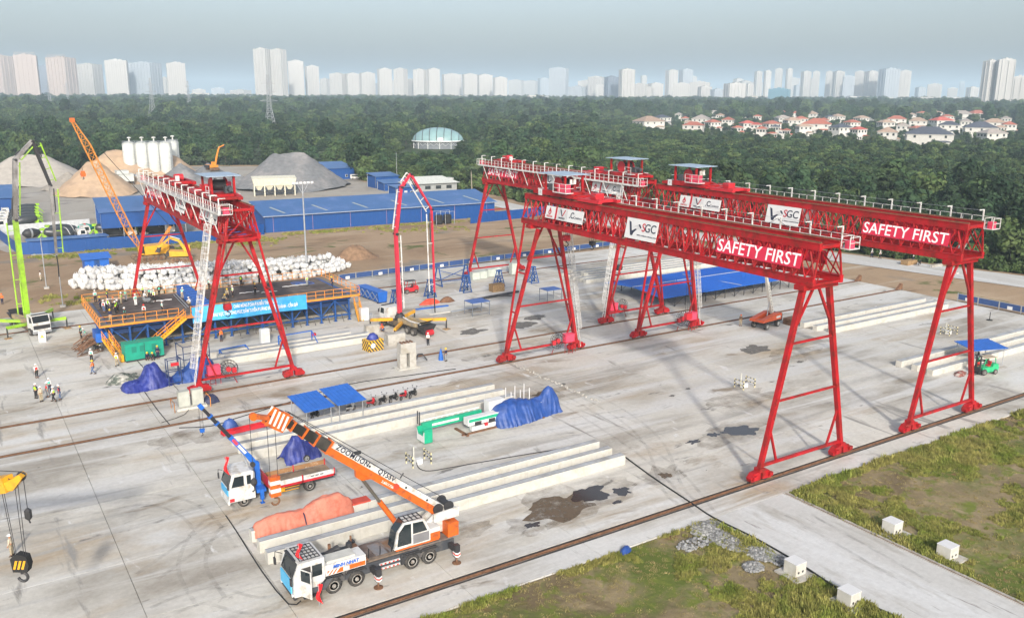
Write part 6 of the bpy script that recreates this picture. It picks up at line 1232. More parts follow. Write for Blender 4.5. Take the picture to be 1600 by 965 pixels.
# ================================================================ blue trestles and frames
def trestle(lab, loc, h, first=[None]):
    if first[0] is not None: return again(first[0], lab, loc)
    t = T('trestle', lab, 'trestle', loc, 0, 'blue steel trestles')
    for sx in (-1, 1):
        for sy in (-1, 1): MB().beam((sx*.85,sy*.7,0), (sx*.25,sy*.25,h), .16).build('leg', blue, t)
        for f in (.33, .68): MB().beam((sx*(.85-.6*f),-(.7-.45*f),h*f), (sx*(.85-.6*f),(.7-.45*f),h*f), .10).build('rung', blue, t)
    for sy in (-1, 1):
        MB().beam((-.85,sy*.7,.1), (.85,sy*.7,.1), .12).build('foot_beam', blue, t); MB().beam((-.8,sy*.66,.2), (.45,sy*.4,h*.65), .09).beam((.8,sy*.66,.2), (-.45,sy*.4,h*.65), .09).build('cross_brace', blue, t)
    MB().box(-.45,.45,-.4,.4,h,h+.14).build('head_plate', blue, t); first[0] = t; return t
for i, (x, y) in enumerate(((59.4,126.8),(67.9,131.0),(75.0,131.2),(82.2,131.8),(89.3,131.4))): trestle(['blue trestle behind the white pump truck cab','blue trestle second from the left, beside a grey frame','blue trestle at the foot of the cross braced blue frame','blue trestle with a plate on top near the grey cabinets','blue trestle seen between the legs of the nearest gantry'][i], (x, y, 0), 2.9)
def big_frame():
    t = T('braced_frame', 'long blue steel frame with cross bracing near the far rail', 'steel frame', (73.4, 138.4, 0))
    for x in (0, 5.8):
        for y in (-1.6, 1.6): MB().beam((x,y,0), (x,y*.25,3.2), .18).build('leg', blue, t)
        MB().beam((x,-1.1,1.2), (x,1.1,1.2), .12).build('rung', blue, t); MB().beam((x,-1.7,.1), (x,1.7,.1), .15).build('foot_beam', blue, t)
    MB().beam((0,0,3.1), (5.8,0,3.1), .16).beam((0,-1.2,.9), (5.8,-1.2,.9), .12).build('ridge_beam', blue, t); MB().beam((0,-.5,2.8), (5.8,-.5,1.0), .10).beam((0,-.5,1.0), (5.8,-.5,2.8), .10).build('cross_brace', blue, t)
big_frame()
def form_panel(lab, loc, rz, L):
    t = T('formwork_panel', lab, 'formwork', loc, rz, 'blue formwork pieces'); MB().prism([(-.9,1.9),(.9,1.9),(.7,.2),(-.7,.2)], -L/2, L/2).build('trough', bluem, t); n = 5
    for i in range(n): MB().beam((-.93,-L/2+.2+i*(L-.4)/(n-1),1.85), (-.72,-L/2+.2+i*(L-.4)/(n-1),.15), .10).build('rib', blue, t)
    for i in range(n-1): MB().beam((-.92,-L/2+.2+i*(L-.4)/(n-1),1.7), (-.76,-L/2+.2+(i+1)*(L-.4)/(n-1),.3), .08).beam((-.92,-L/2+.2+(i+1)*(L-.4)/(n-1),1.7), (-.76,-L/2+.2+i*(L-.4)/(n-1),.3), .08).build('brace', steel, t)
    MB().box(-.85,.85,-L/2+.3,-L/2+.6,0,.2).box(-.85,.85,L/2-.6,L/2-.3,0,.2).build('skid', dark, t)
form_panel('blue trough shaped formwork piece standing right of the deck end', (58.8,134.6,0), R(5), 7.4)
def stool(lab, loc, rz, w, d, h):
    t = T('support_frame', lab, 'support frame', loc, rz, 'low blue support frames')
    for x in (-w/2, w/2): MB().beam((x,-d/2,.12), (x,d/2,.12), .14).build('foot_beam', bluem, t); MB().beam((x,d/2,.1), (x,d/2,h), .12).build('leg', bluem, t); MB().beam((x,-d/2+.1,.2), (x,d/2,h), .10).build('brace', bluem, t)
    for y, z in ((d/2,h),(d/2,.5),(-d/2+.3,.2)): MB().beam((-w/2,y,z), (w/2,y,z), .12).build('cross_beam', bluem, t)
stool('low blue support frame left, between the gantry legs and the deck', (30.0,112.9,0), R(8), 3.6, 2.6, 1.1); stool('low blue support frame right, half behind the left gantry leg', (38.3,112.4,0), R(4), 4.8, 2.6, 1.9)
def cage(lab, loc, w, d, h, n):
    t = T('frame_rack', lab, 'steel rack', loc, R(6), 'dark blue open racks'); dk = mat('rack_blue', (.03,.05,.12), .5)
    for sx in (-1, 1):
        for sy in (-1, 1): MB().beam((sx*w/2,sy*d/2,0), (sx*w/2,sy*d/2,h), .09).build('post', dk, t)
    for k in range(n+1):
        z = .3+(h-.35)*k/n
        for sy in (-1, 1): MB().beam((-w/2,sy*d/2,z), (w/2,sy*d/2,z), .08).build('rail', dk, t)
        for sx in (-1, 1): MB().beam((sx*w/2,-d/2,z), (sx*w/2,d/2,z), .08).build('rail', dk, t)
cage('dark blue open rack behind the caged ladder', (23.9,110.2,0), 3.2, 2.6, 3.6, 2); cage('narrow dark blue rack between the two tarpaulin heaps', (20.6,105.9,0), 1.5, .8, 3.2, 2)
tag(MB().cb((20.7,105.4,2.6), (.9,.08,.4)).build('red_sign', red2), 'small red plate on the narrow rack between tarpaulins', 'sign'); heap('bag', (23.6,108.9,1.6), .5, .4, .9, tarpv, 'dark blue bag hanging on the open rack', 51, 0, None, 'bag')
def generator():
    t = T('generator', 'teal green container generator in front of the deck stair', 'generator', (19.6, 119.0, 0), R(6)); MB().box(-2.4,2.4,-.85,.85,.25,2.35).build('housing', teal, t); MB().box(-2.45,2.45,-.9,.9,2.35,2.42).build('roof', teal, t)
    MB().box(-2.3,2.3,-.75,.75,0,.25).build('skid', dark, t); MB().box(-.03,.03,-.862,-.851,.3,2.3).build('door_seam', dark, t)
    for x in (-1.6,-.6,.9): MB().box(x,x+.6,-.861,-.851,1.2,2.0).build('louvre', mat('teal_dark', (.01,.2,.14), .5), t)
    MB().box(-2.9,-2.5,-.4,.4,.1,1.0).build('fuel_box', yellow, t)
generator()
for i, (px, py) in enumerate(((742,437),(754,435),(766,432),(775,430),(803,428))):
    p = G(px, py); t = T('electric_cabinet', ['leftmost low grey box by the far rail','second low grey box by the far rail','third low grey box by the far rail','rightmost of the four low grey boxes by the far rail','larger grey box by the foot of the rearmost gantry'][i], 'electric cabinet', (p.x, p.y, 0), 0, 'grey boxes along the far rail')
    h = 1.5 if i < 4 else 2.2; MB().box(-.8,.8,-.5,.5,.05,h).build('housing', mat('box_grey', (.42,.46,.42), .5), t); MB().box(-.7,.7,-.51,-.501,.2,h-.15).build('door', mat('box_grey2', (.5,.54,.48), .5), t)
tag(MB().box(-1.2,1.2,-.7,.7,0,1.3).build('crate', wood, None, loc=(80.0,129.0,0)), 'brown timber crate left of a blue trestle', 'crate')
p = G(1237,506); t = T('plate_stack', 'stack of dark brown plates beside the orange boom lift beams', 'plate stack', (p.x, p.y, 0)); 
for i in range(4): MB().cb((.03*i,.05*i,.12+.24*i), (2.2,1.6,.16), .03*i).build('plate', rust, t)
c2 = T('control_cabinet', 'white control cabinet at the right end of the casting deck', 'control cabinet', (51.9,122.0,0)); MB().box(-.6,.6,-.4,.4,.1,2.0).build('housing', signw, c2); MB().box(-.5,.2,-.41,-.401,.3,1.8).build('door', mat('door_grey', (.6,.6,.58), .5), c2); MB().cb((1.0,0,.5), (.6,.5,.9)).build('side_unit', steel, c2)
c2 = T('control_cabinet', 'white control cabinet between the left gantry legs under the deck', 'control cabinet', (35.2,117.6,0)); MB().box(-.6,.6,-.4,.4,.1,2.1).build('housing', signw, c2); MB().box(-.5,.5,-.41,-.401,.3,1.9).build('door', mat('door_grey', (.6,.6,.58), .5), c2)
p = G(690,470); heap('tarpaulin', (G(672,474).x,G(672,474).y,0), 1.9, .9, .8, mat('red_cloth', (.7,.08,.04), .7), 'bright red cloth bundle right of the folded red boom', 61); heap('scrap', (G(698,471).x,G(698,471).y,0), 1.4, .9, .8, rust, 'brown scrap heap next to the red cloth bundle', 62, 0, None, 'scrap pile')
for i, (a, b, m) in enumerate((((650,483),(700,477),bluem),((705,487),(745,480),steel))):
    tag(MB().beam(G(*a, .1), G(*b, .1), .5, .15).build('steel_beam', m), ['blue steel beam lying on the yard behind the red pump','pale steel beam lying on the yard left of the blue table'][i], 'steel beam')
tag(MB().box(0,9,0,3.0,0,.12).build('pale_slab', beamc, None, loc=(G(672,492).x, G(672,492).y, 0)), 'thin pale slab lying behind the red pump truck', 'slab')
tag(MB().beam(G(735,469,.3), G(810,455,.3), .4, .3).beam(G(776,461,.5), G(800,462,.5), .3, .3).build('pipe_rack', dark), 'dark pipe frame lying behind the left blue table', 'pipe frame')
# ---- green and white floor machine with the blue tarpaulin
def floor_machine():
    t = T('lifting_spreader', 'green and white lifting machine lying on skids, partly under blue tarpaulin', 'lifting machine', (37.5, 74.2, 0), R(2)); gm = mat('machine_green', (.01,.36,.20), .45)
    MB().prism([(-.9,.15),(.7,.15),(.7,1.5),(.45,1.6),(.40,1.0),(-.6,1.0),(-.65,1.6),(-.9,1.5)], -.45, .45, 'x').build('end_head', gm, t); MB().prism([(-.86,.2),(.66,.2),(.66,1.35),(.5,1.0),(.38,.85),(-.58,.85),(-.7,1.2),(-.86,1.35)], -.47, -.452, 'x').build('end_plate', signw, t)
    MB().box(.5,7.6,1.2,1.6,.7,1.4).build('top_girder', gm, t); 
    for i in range(10): MB().beam((.8+i*.66,1.75,.75), (1.1+i*.66,1.75,1.5), .1).beam((1.4+i*.66,1.75,.75), (1.1+i*.66,1.75,1.5), .1).build('lattice_bar', signw, t)
    MB().box(.5,7.6,1.7,1.8,1.5,1.6).build('lattice_chord', signw, t); letter('lettering', MB().box(-1.6,1.6,-.12,.12,0,.01).mesh('stripe_print', signw), t, (3.2,1.195,1.05), (1,0,0), (0,0,1))
    MB().box(4.8,14.5,-.6,.3,.75,1.5).build('lower_girder', signw, t); MB().box(4.9,13.0,-.615,-.601,1.1,1.42).build('girder_stripe', gm, t); MB().box(5.2,15.5,-.7,-.2,.15,.6).build('skid_beam', signw, t)
    for i in range(5): MB().box(5.6+i*1.7,6.4+i*1.7,-.63,-.602,.62,1.05).build('roller_box', dark, t); MB().cb((6.9+i*1.7,-.72,.62), (.35,.2,.3)).build('roller_motor', red2, t)
    MB().box(8.2,10.2,.7,1.7,1.0,2.3).build('control_box', signw, t)
    for x in (10.8,12.0,13.2): MB().tube((x,1.4,.2), (x,1.4,3.2), .05, 6).tube((x,.4,.2), (x,.4,3.0), .05, 6).build('upright', signw, t)
    MB().box(3.9,15.8,-.95,-.75,0,.14).box(4.2,4.5,-1.3,1.2,0,.14).box(8.6,8.9,-1.3,1.2,0,.14).box(13.6,13.9,-1.5,1.2,0,.14).build('timber_sleeper', rust, t)
    for y in (1.25, 1.65): MB().tube((.2,y,1.3), (.2,y,2.7), .06, 6).build('antenna', dark, t)
floor_machine()
drape((49.2,74.6,0), [(-3.7,.3,.5),(-3.5,1.5,1.4),(-2.7,1.7,2.0),(-1.4,1.75,2.35),(0,1.7,2.2),(1.2,1.5,1.9),(2.4,1.3,1.8),(3.0,1.2,2.3),(3.7,1.0,3.0),(4.2,1.0,2.8),(4.7,1.1,1.7),(5.1,.8,.5),(5.2,.2,.05)], tarpb, 'big blue tarpaulin draped over the lifting machine', 71, .03, 0, .15, 90, 34)
pm_ = T('small_pump', 'small green pump standing right of the blue tarpaulin', 'pump', (55.0,77.0,0)); MB().lathe([(.35,0),(.38,.15),(.2,.3),(.15,.6)], 12).build('body', teal, pm_); MB().tube((0,0,.5), (.1,.1,1.5), .07, 8).build('pipe', dark, pm_)
# ================================================================ big white bags
def bag_mesh(k):
    m = MB(); m.ell((0,0,.48), (.52,.50,.50), 12, 8, .0)
    v = []
    for p in m.v:
        q = Vector(p)-Vector((0,0,.48)); mx = max(abs(q.x), abs(q.y), abs(q.z))/.5+1e-6; f = .62+.38/mx if mx > .3 else 1; s = 1+.22*noise.fractal((q.x*3+k*9, q.y*3, q.z*3), .7, 2, 3)
        v.append(tuple(Vector((0,0,.48))+q*min(f, 1.35)*s))
    m.v = v; m.mi(1).tube((.15,0,.95), (.22,.1,1.12), .06, 5).tube((-.15,.1,.95), (-.12,.2,1.1), .06, 5); return m.mesh('bulk_bag', [mat('bag_white', (.60,.60,.595), .75, var=.10, scale=4, col2=(.36,.34,.30), amt=.28, s2=1.2, bump=.5, bscale=5, rnd=.18), mat('bag_grey', (.42,.43,.45), .7)], True)
BAGS = [bag_mesh(i) for i in range(6)]
def bag_field():
    cand = []
    X = lambda u: 17.5+49*u
    for iu in range(52):
        for iv in range(12):
            u = (iu+.5)/52; yf = np.interp(u, [0,.08,.3,.55,.8,.93,1], [171,167,161.0,158.2,158.0,160.5,163.5]); dep = np.interp(u, [0,.05,.2,.5,.8,.95,1], [3,8.5,11,11.5,9.0,4.5,1.5])
            if iv*.98 > dep: continue
            d = min(iv, (dep/.98-iv), u*60, (1-u)*50); h = int(min(3, d*.9+random.random()*.8))
            for lv in range(h+1):
                if lv < h and iv > 1 and d > 1.2 and random.random() < .75: continue
                cand.append((X(u)+random.uniform(-.3,.3), yf+iv*.98+random.uniform(-.2,.2), lv*.72+random.uniform(-.10,.12)-.15))
    vis = sorted(cand, key=lambda c: c[1]-1.6*c[2]); near, rest = vis[:292], vis[292:]
    for i, (x, y, z) in enumerate(near):
        o = put('bulk_bag', BAGS[i % 6], None, (x, y, z), random.uniform(0, 6.28), sc=(random.uniform(.92,1.22), random.uniform(.92,1.22), random.uniform(.85,1.15))); tag(o, 'white bulk bag %s of the long heap behind the deck, %s' % ('at the foot' if z < .4 else ('halfway up' if z < 1.2 else 'on the top'), 'left third' if x < 34 else ('middle third' if x < 50 else 'right third')), 'bulk bag', 'white bulk bags heaped behind the deck')
    m = MB(); me0 = [(np.array([v.co[:] for v in b.vertices]), [tuple(p.vertices) for p in b.polygons]) for b in BAGS]
    for i, (x, y, z) in enumerate(rest):
        V, F = me0[i % 6]; a = random.uniform(0, 6.28); c, s = math.cos(a), math.sin(a); sc = random.uniform(.98, 1.2); m.add([(x+sc*(p[0]*c-p[1]*s), y+sc*(p[0]*s+p[1]*c), z+sc*p[2]) for p in V], F)
    o = m.build('bulk_bag_heap', BAGS[0].materials[0], None, True); o['kind'] = 'stuff'; tag(o, 'remaining white bulk bags deep in the long heap', 'bulk bags', 'white bulk bags heaped behind the deck')
bag_field()
# stone sleepers under the bags, white pipe, hut, lamp masts, fences with banners
for i in range(9): 
    o = MB().box(-.6,.6,-.5,.5,0,.95).build('concrete_block', mat('tan_block', (.42,.36,.26), .9, var=.2), None, loc=(28+i*1.5, 157.4-.15*i, -.15)); tag(o, 'tan concrete block in the row before the white bags, %s from the left' % 'first second third fourth fifth sixth seventh eighth ninth'.split()[i], 'concrete block', 'tan blocks under the white bags')
tag(MB().tube((20.5,153.8,.5), (29.0,152.9,.5), .42, 12).build('pipe', signw), 'white pipe lying before the left end of the bags', 'pipe')
def hut():
    t = T('site_hut', 'small blue sheet hut left behind the white bags', 'hut', (24.0,188.5,-.2)); MB().box(-2.2,2.2,-1.6,1.6,0,2.2).build('wall', bluem, t); MB().hexa([(-2.7,-2.1,2.2),(2.7,-2.1,2.2),(2.7,2.0,2.8),(-2.7,2.0,2.8)], [(-2.7,-2.1,2.3),(2.7,-2.1,2.3),(2.7,2.0,2.9),(-2.7,2.0,2.9)]).build('roof', mat('canopy_blue', (.02,.13,.50), .45), t); MB().box(-.5,.5,-1.62,-1.601,0,1.9).build('door', blue, t)
hut()
def mast():
    t = T('floodlight_mast', 'tall floodlight mast rising from the white bag heap', 'light mast', (56.6,159.6,-.2)); MB().tube((0,0,0), (0,0,17.4), .20, 10, .11).build('pole', steel, t); MB().beam((-1.9,0,17.4), (1.9,0,17.4), .12).beam((-1.0,0,17.3), (0,0,15.6), .08).beam((1.0,0,17.3), (0,0,15.6), .08).build('cross_arm', steel, t)
    for i in range(6): MB().cb((-1.8+i*.72,-.1,17.65), (.5,.3,.35)).build('floodlight', signw, t)
mast()
def lamp(lab, loc, h, arm):
    t = T('street_lamp', lab, 'street lamp', loc, 0, 'street lamps'); MB().tube((0,0,0), (0,0,h), .10, 8, .06).build('pole', steel, t)
    if arm: MB().path([(0,0,h),(arm*.3,0,h+.5),(arm,0,h+.6)], .05, 6).cb((arm,0,h+.6), (.7,.25,.1)).build('lamp_arm', steel, t)
    MB().cb((0,0,.1), (.8,.8,.5)).build('foot', conc, t)
lamp('thin grey pole on a concrete foot left of the bags', (13.7,173.3,-.2), 9.0, 0); lamp('curved grey street lamp before the left end of the bags', (14.4,156.6,-.2), 8.3, -3.2); lamp('grey street lamp pole at the perimeter road by the far gantry', (164.5,95.5,-.1), 11.5, 0); lamp('thin light pole beyond the blue fence right of the long warehouse', (151.0,214.0,-.2), 13, 0); lamp('thin light pole in the plant beyond the warehouse', (145.0,305.0,-.2), 12, 0)
def banner_fence(lab, a, b, n):
    t = T('banner_fence', lab, 'site fence', (a[0], a[1], 0), math.atan2(b[1]-a[1], b[0]-a[0]), 'blue banner fences'); L = math.hypot(b[0]-a[0], b[1]-a[1]); w = L/n; pm = MB().box(.12, w-.12, -.02, .02, .35, 1.25).mesh('panel', mat('fence_navy', (.03,.07,.20), .5)); pp = MB().box(-.05,.05,-.05,.05,0,1.4).mesh('post', steel)
    bb = MB().box(-.9,.9,-.03,.03,.45,1.2).mesh('white_print', signw)
    for i in range(n+1):
        put('post', pp, t, (i*w, 0, 0))
        if i < n: put('panel', pm, t, (i*w, 0, 0)); 
        if i < n and i % 2 == 0: put('print', bb, t, (i*w+w*.5, -.035, 0), sc=(.45,1,.7))
    MB().box(0, L, .03, .06, 1.28, 1.34).box(0, L, .03, .06, .25, .31).build('rail', steel, t)
banner_fence('long low fence of navy banners along the far yard edge', (59.5,150.8), (134,155.0), 22); banner_fence('low fence of navy banners at the right yard edge', (141.9,81.5), (142.2,50), 9)
heap('dirt_heap', (71.8,172.5,-.2), 5.5, 3.6, 2.6, mat('dirt_dark', (.24,.15,.09), .95, var=.25, bump=.7), 'brown soil heap on the dirt field right of the bags', 81, 0, [(0,0,.62,.62,1.0)], 'dirt heap')
tag(MB().box(-1.8,1.8,-.3,.3,0,.5).build('drain_piece', conc, None, loc=(G(1463,415).x, G(1463,415).y, -.2)), 'grey trough piece lying on the dirt strip at right', 'concrete piece'); tag(MB().lathe([(.45,0),(.45,.08),(.06,.1),(.05,1.3)], 10).build('stand_post', black, None, loc=(G(1546,500).x, G(1546,500).y, 0)), 'black stand post alone on the right yard', 'post')
tag(MB().box(-1.6,1.6,-.8,.8,0,.9).build('plank_stack', wood, None, loc=(G(1420,412).x, G(1420,412).y, -.1)), 'dark plank stack beside the stopped motorbike rider', 'plank stack')
# ---- dotted white stone line by the middle rail
so_ = MB()
for i in range(70):
    f = i/70; p = G(800+140*f+random.uniform(-2,2), 568+62*f+random.uniform(-2,2)); so_.cb((p.x, p.y, .07), (.2,.14,.14), random.random()*3) if i % 3 else None
o = so_.build('white_stones', conc); o['kind'] = 'stuff'; tag(o, 'line of small pale blocks on the yard below the nearest gantry', 'blocks')
# ================================================================ people
PP = [  # px, py, z, pose, heading, vest, shirt, trousers, helmet, label
 (58,590,0,'stand',200,'red','white','black','white','person in red vest standing alone left of the group'),(57,622,0,'stand',-40,'green','navy','black','white','person in green vest at the left side of the standing group'),(65,627,0,'stand',20,None,'beige','khaki','white','person in beige clothes at the front of the standing group'),
 (75,620,0,'stand',120,'red','grey','grey','white','person with red vest at the centre of the standing group'),(78,613,0,'stand',180,'teal','white','navy','white','person in teal vest at the back of the standing group'),(85,627,0,'walk',60,'green','white','black','white','person in bright green vest at the front right of the group'),(94,624,0,'stand',100,'red','navy','denim','white','person in red vest at the right end of the group'),
 (143.5,565,0,'stand',160,'teal','white','black','white','person in teal vest beside the black motorbike'),(146,584,0,'walk',70,None,'orange','denim','yellow','worker in orange clothes walking below the motorbike'),(183,572,0,'walk',-20,'green','white','khaki','white','person in green vest walking toward the blue tarpaulin'),(178.5,554,0,'walk',30,None,'white','grey','white','person in pale clothes under the small orange stair'),
 (127,528,0,'stand',60,'teal','black','black','yellow','worker with yellow helmet near the rebar ends'),(135,531,0,'work',80,'teal','grey','grey','white','worker bending by the rebar ends'),(4,475,-.2,'walk',0,None,'orange','navy','orange','worker in orange on the dirt at the far left edge'),
 (247,560,0,'stand',170,None,'navy','navy','yellow','worker in navy clothes seen from behind at the generator'),(254.5,556,0,'stand',120,None,'navy','denim','yellow','worker in navy leaning at the right end of the generator'),(230,562,0,'crouch',180,None,'navy','navy','yellow','worker crouching left before the generator'),(240,562,0,'crouch',150,None,'black','navy','yellow','worker crouching right before the generator'),
 (346,533,0,'stand',190,None,'orange','navy','red','worker in orange between the left gantry legs'),(669,539,0,'stand',-20,None,'white','black','white','person in white shirt below the red pump hopper'),(697,564,0,'stand',30,None,'navy','grey','yellow','worker in dark clothes with yellow helmet by the middle rail'),(599,517,0,'crouch',120,None,'orange','denim','red','worker in orange crouching beside the red pump truck'),
 (1157,509,0,'stand',120,None,'brown','khaki','orange','worker in brown clothes left of the orange boom lift'),(1528,583,0,'stand',140,None,'red','navy',None,'person in red shirt standing by the green forklift'),(1362,402,-.1,'walk',20,'navy','white','navy','white','left one of two walkers on the perimeter road'),(1375,404,-.1,'walk',20,'navy','white','black','white','right one of two walkers on the perimeter road'),
 (1426,412,-.1,'stand',200,None,'navy','navy','white','rider standing beside his motorbike on the perimeter road'),(19,868,0,'stand',60,None,'beige','khaki','white','person in beige clothes half hidden by the hanging black hook'),
 (64,438,-.2,'stand',60,None,'white','beige',None,'pale figure by the thin grey pole on the dirt'),(214,517,1.6,'walk',-70,None,'white','grey','white','person in white climbing the yellow stair')]
DK = [  # people on the deck: px, py of the feet
 (145,466,'stand','teal','white','black','white','person in teal vest at the far left corner of the deck'),(157,482,'stand','navy','navy','navy','yellow','worker with yellow helmet at the left deck railing'),(163,488,'stand','red','white','denim','white','person in red vest by the left deck railing'),(168,485,'work','green','white','navy','white','worker in green vest bending near the left railing'),(168.5,470,'stand','green','navy','navy','yellow','worker in dark clothes at the rear left of the deck'),
 (177,483,'work',None,'brown','black','orange','worker in brown bending amid the left deck group'),(181,490,'stand','green','black','black','white','left one of two in bright green vests on the deck'),(184.5,487,'stand','green','navy','black','white','right one of two in bright green vests on the deck'),(173,503,'stand',None,'navy','khaki','yellow','worker with yellow helmet at the front left deck corner'),(190,475,'stand','green','khaki','khaki','white','person in green vest and khaki trousers on the deck'),
 (197,470,'stand','teal','khaki','grey','white','person in teal vest right of the khaki trousers'),(212.5,478,'stand','teal','white','white','white','person in teal vest and white trousers, middle of left deck'),(196,500,'stand','teal','black','black','white','person in teal vest at the front deck railing'),(226,495,'stand','red','white','black','red','person with red helmet at the front railing beside the stair'),(222,462,'walk','green','white','black','white','person in green vest at the rear of the deck'),
 (225,473,'work','white','white','grey','white','worker in white bending over a barrow on the deck'),(234,467,'stand','teal','grey','black','white','left one of three at the rear of the left deck'),(238,468,'stand','teal','white','black','white','middle one of three at the rear of the left deck'),(241.5,471,'stand','green','white','black','white','right one of three at the rear of the left deck'),(249,463,'stand','teal','black','black','white','person in teal vest next to the rear deck railing'),
 (254,489,'stand','teal','white','black','white','person in teal vest at the left end of the blue banner'),(285,467,'work','teal','white','khaki','white','worker in teal beside the blue bulkhead'),(298,476,'crouch',None,'white','khaki','white','worker in white crouching by the bulkhead'),(364,464,'stand','green','white','black','white','person in green vest behind the hanging hook ropes'),(355.5,468,'work',None,'khaki','black','yellow','worker with yellow helmet bending behind the banner'),(348,471,'crouch',None,'khaki','navy','yellow','worker crouching behind the banner'),
 (399,460,'stand',None,'black','black','yellow','worker in black alone on the dark deck'),(480,447,'stand','green','white','grey','white','person in green vest and pale trousers on the right deck'),(519,449,'stand','navy','navy','navy','yellow','worker at the right deck railing with yellow helmet'),(370,442,'stand','green','black','black','white','person in bright green vest at the rear deck railing'),(400,440,'stand','navy','black','black','yellow','worker in black at the rear deck railing'),(320,447,'stand','teal','white','black','white','person in teal vest near the far gantry foot')]
for (x, y, z, ps, rz, v, s, tr_, h, lab) in PP: person(G(x, y, z), lab, ps, R(rz), v, s, tr_, h)
for i, (x, y, ps, v, s, tr_, h, lab) in enumerate(DK):
    p = G(x, y, DZ); p.y = min(p.y, 138.2); person(p, lab, ps, R((i*67) % 360), v, s, tr_, h, 'people on the casting deck')
person((15.1,125.9,-.10), 'man in green vest riding the black motorbike', 'ride', R(-150), 'green', 'navy', 'black', 'white')
bcn = T('traffic_cone', 'blue cone shaped bag next to the worker by the middle rail', 'bag', G(689,562)); MB().lathe([(.35,0),(.28,.5),(.12,1.3),(.05,1.5)], 10).build('body', bluem, bcn); MB().tube((0,0,1.5), (.05,0,1.7), .03, 5).build('strap', dark, bcn)
for i, (x, y) in enumerate(((515,529),(527,525),(490,523),(1540,560))):
    if i < 1: tag(MB().box(-.3,.3,-.25,.25,0,.45).build('red_box', red2, None, loc=(G(490,525).x, G(490,525).y, 0)), 'small red box on the yard below the right deck end', 'box')
wb = T('wheelbarrow', 'steel wheelbarrow on the dark deck', 'wheelbarrow', G(230,474,DZ+.01)); MB().hexa([(-.3,-.25,.35),(.3,-.25,.35),(.3,.25,.35),(-.3,.25,.35)], [(-.55,-.4,.7),(.5,-.4,.7),(.5,.4,.7),(-.55,.4,.7)]).build('tray', steel, wb); wheel(wb, (.55,0,.2), .2, .1); MB().tube((.55,-.15,.25), (-1.1,-.3,.6), .03, 5).tube((.55,.15,.25), (-1.1,.3,.6), .03, 5).build('handle', dark, wb)
# ================================================================ plant and sheds behind the yard
roofb = mat('roof_blue', (.045,.13,.32), .4, .1, var=.08, col2=(.10,.18,.40), amt=.25, s2=.15); wallb = mat('wall_blue', (.006,.065,.25), .5, var=.07)
def sheet_wall(t, a, b, z0, z1, name='wall', m=None, pitch=1.0):
    a, b = Vector((*a, 0)), Vector((*b, 0)); L = (b-a).length; d = (b-a)/L; n = Vector((d.y, -d.x, 0)); m = m or wallb
    w = MB().hexa([a+Vector((0,0,z0)), b+Vector((0,0,z0)), b-n*.08+Vector((0,0,z0)), a-n*.08+Vector((0,0,z0))], [a+Vector((0,0,z1)), b+Vector((0,0,z1)), b-n*.08+Vector((0,0,z1)), a-n*.08+Vector((0,0,z1))])
    k = int(L/pitch)
    for i in range(k+1): p = a+d*(L*i/k); w.beam(p+n*.03+Vector((0,0,z0)), p+n*.03+Vector((0,0,z1)), .12, .06, up=tuple(n))
    return w.build(name, m, t)
def warehouse():
    t = T('warehouse', 'long blue warehouse with pale strips on its roof behind the dirt field', 'warehouse', (66.5,215.8,-.2), math.atan2(-3.4,64)); L, d, e, r = 64.5, 12.5, 4.0, 6.3
    sheet_wall(t, (0,0), (L,0), 0, e); sheet_wall(t, (0,d), (0,0), 0, e); sheet_wall(t, (L,0), (L,d), 0, e)
    for x in (0.0, L): MB().prism([(0,e),(d,e),(d,r)], x-.05, x+.05, 'x').build('gable', wallb, t)
    MB().box(0,L,d-.1,d,0,r).build('wall', wallb, t); MB().hexa([(-.6,-.7,e+.02),(L+.6,-.7,e+.02),(L+.6,d+.5,r+.1),(-.6,d+.5,r+.1)], [(-.6,-.7,e+.14),(L+.6,-.7,e+.14),(L+.6,d+.5,r+.22),(-.6,d+.5,r+.22)]).build('roof', roofb, t)
    for i in range(6): x = 4+i*11; MB().hexa([(x+1.0,1.2,e+.48),(x+1.6,1.2,e+.48),(x-.6,6.5,e+1.42),(x-1.2,6.5,e+1.42)], [(x+1.0,1.2,e+.53),(x+1.6,1.2,e+.53),(x-.6,6.5,e+1.47),(x-1.2,6.5,e+1.47)]).build('skylight', mat('skylight', (.32,.36,.36), .4), t)
    MB().box(-.6,L+.6,-.74,-.70,e-.02,e+.20).build('gutter', mat('gutter', (.25,.3,.4), .5), t)
    for i in range(7): MB().tube((2+i*10,-.12,0), (2+i*10,-.12,e), .06, 6).build('downpipe', mat('pipe_pink', (.3,.2,.35), .5), t)
    MB().hexa([(6,12.8,4.5),(20,12.8,4.5),(20,20,5.2),(6,20,5.2)], [(6,12.8,4.6),(20,12.8,4.6),(20,20,5.3),(6,20,5.3)]).build('annex_roof', roofb, t); MB().box(6.3,19.7,13,19.8,0,4.45).build('annex_wall', wallb, t)
warehouse()
def fence(lab, pts, h, m=wallb, grp='blue sheet fences'):
    t = T('sheet_fence', lab, 'fence', (pts[0][0], pts[0][1], -.2), 0, grp); o = pts[0]
    for a, b in zip(pts[:-1], pts[1:]): sheet_wall(t, (a[0]-o[0], a[1]-o[1]), (b[0]-o[0], b[1]-o[1]), 0, h, 'panel', m, .9)
    return t
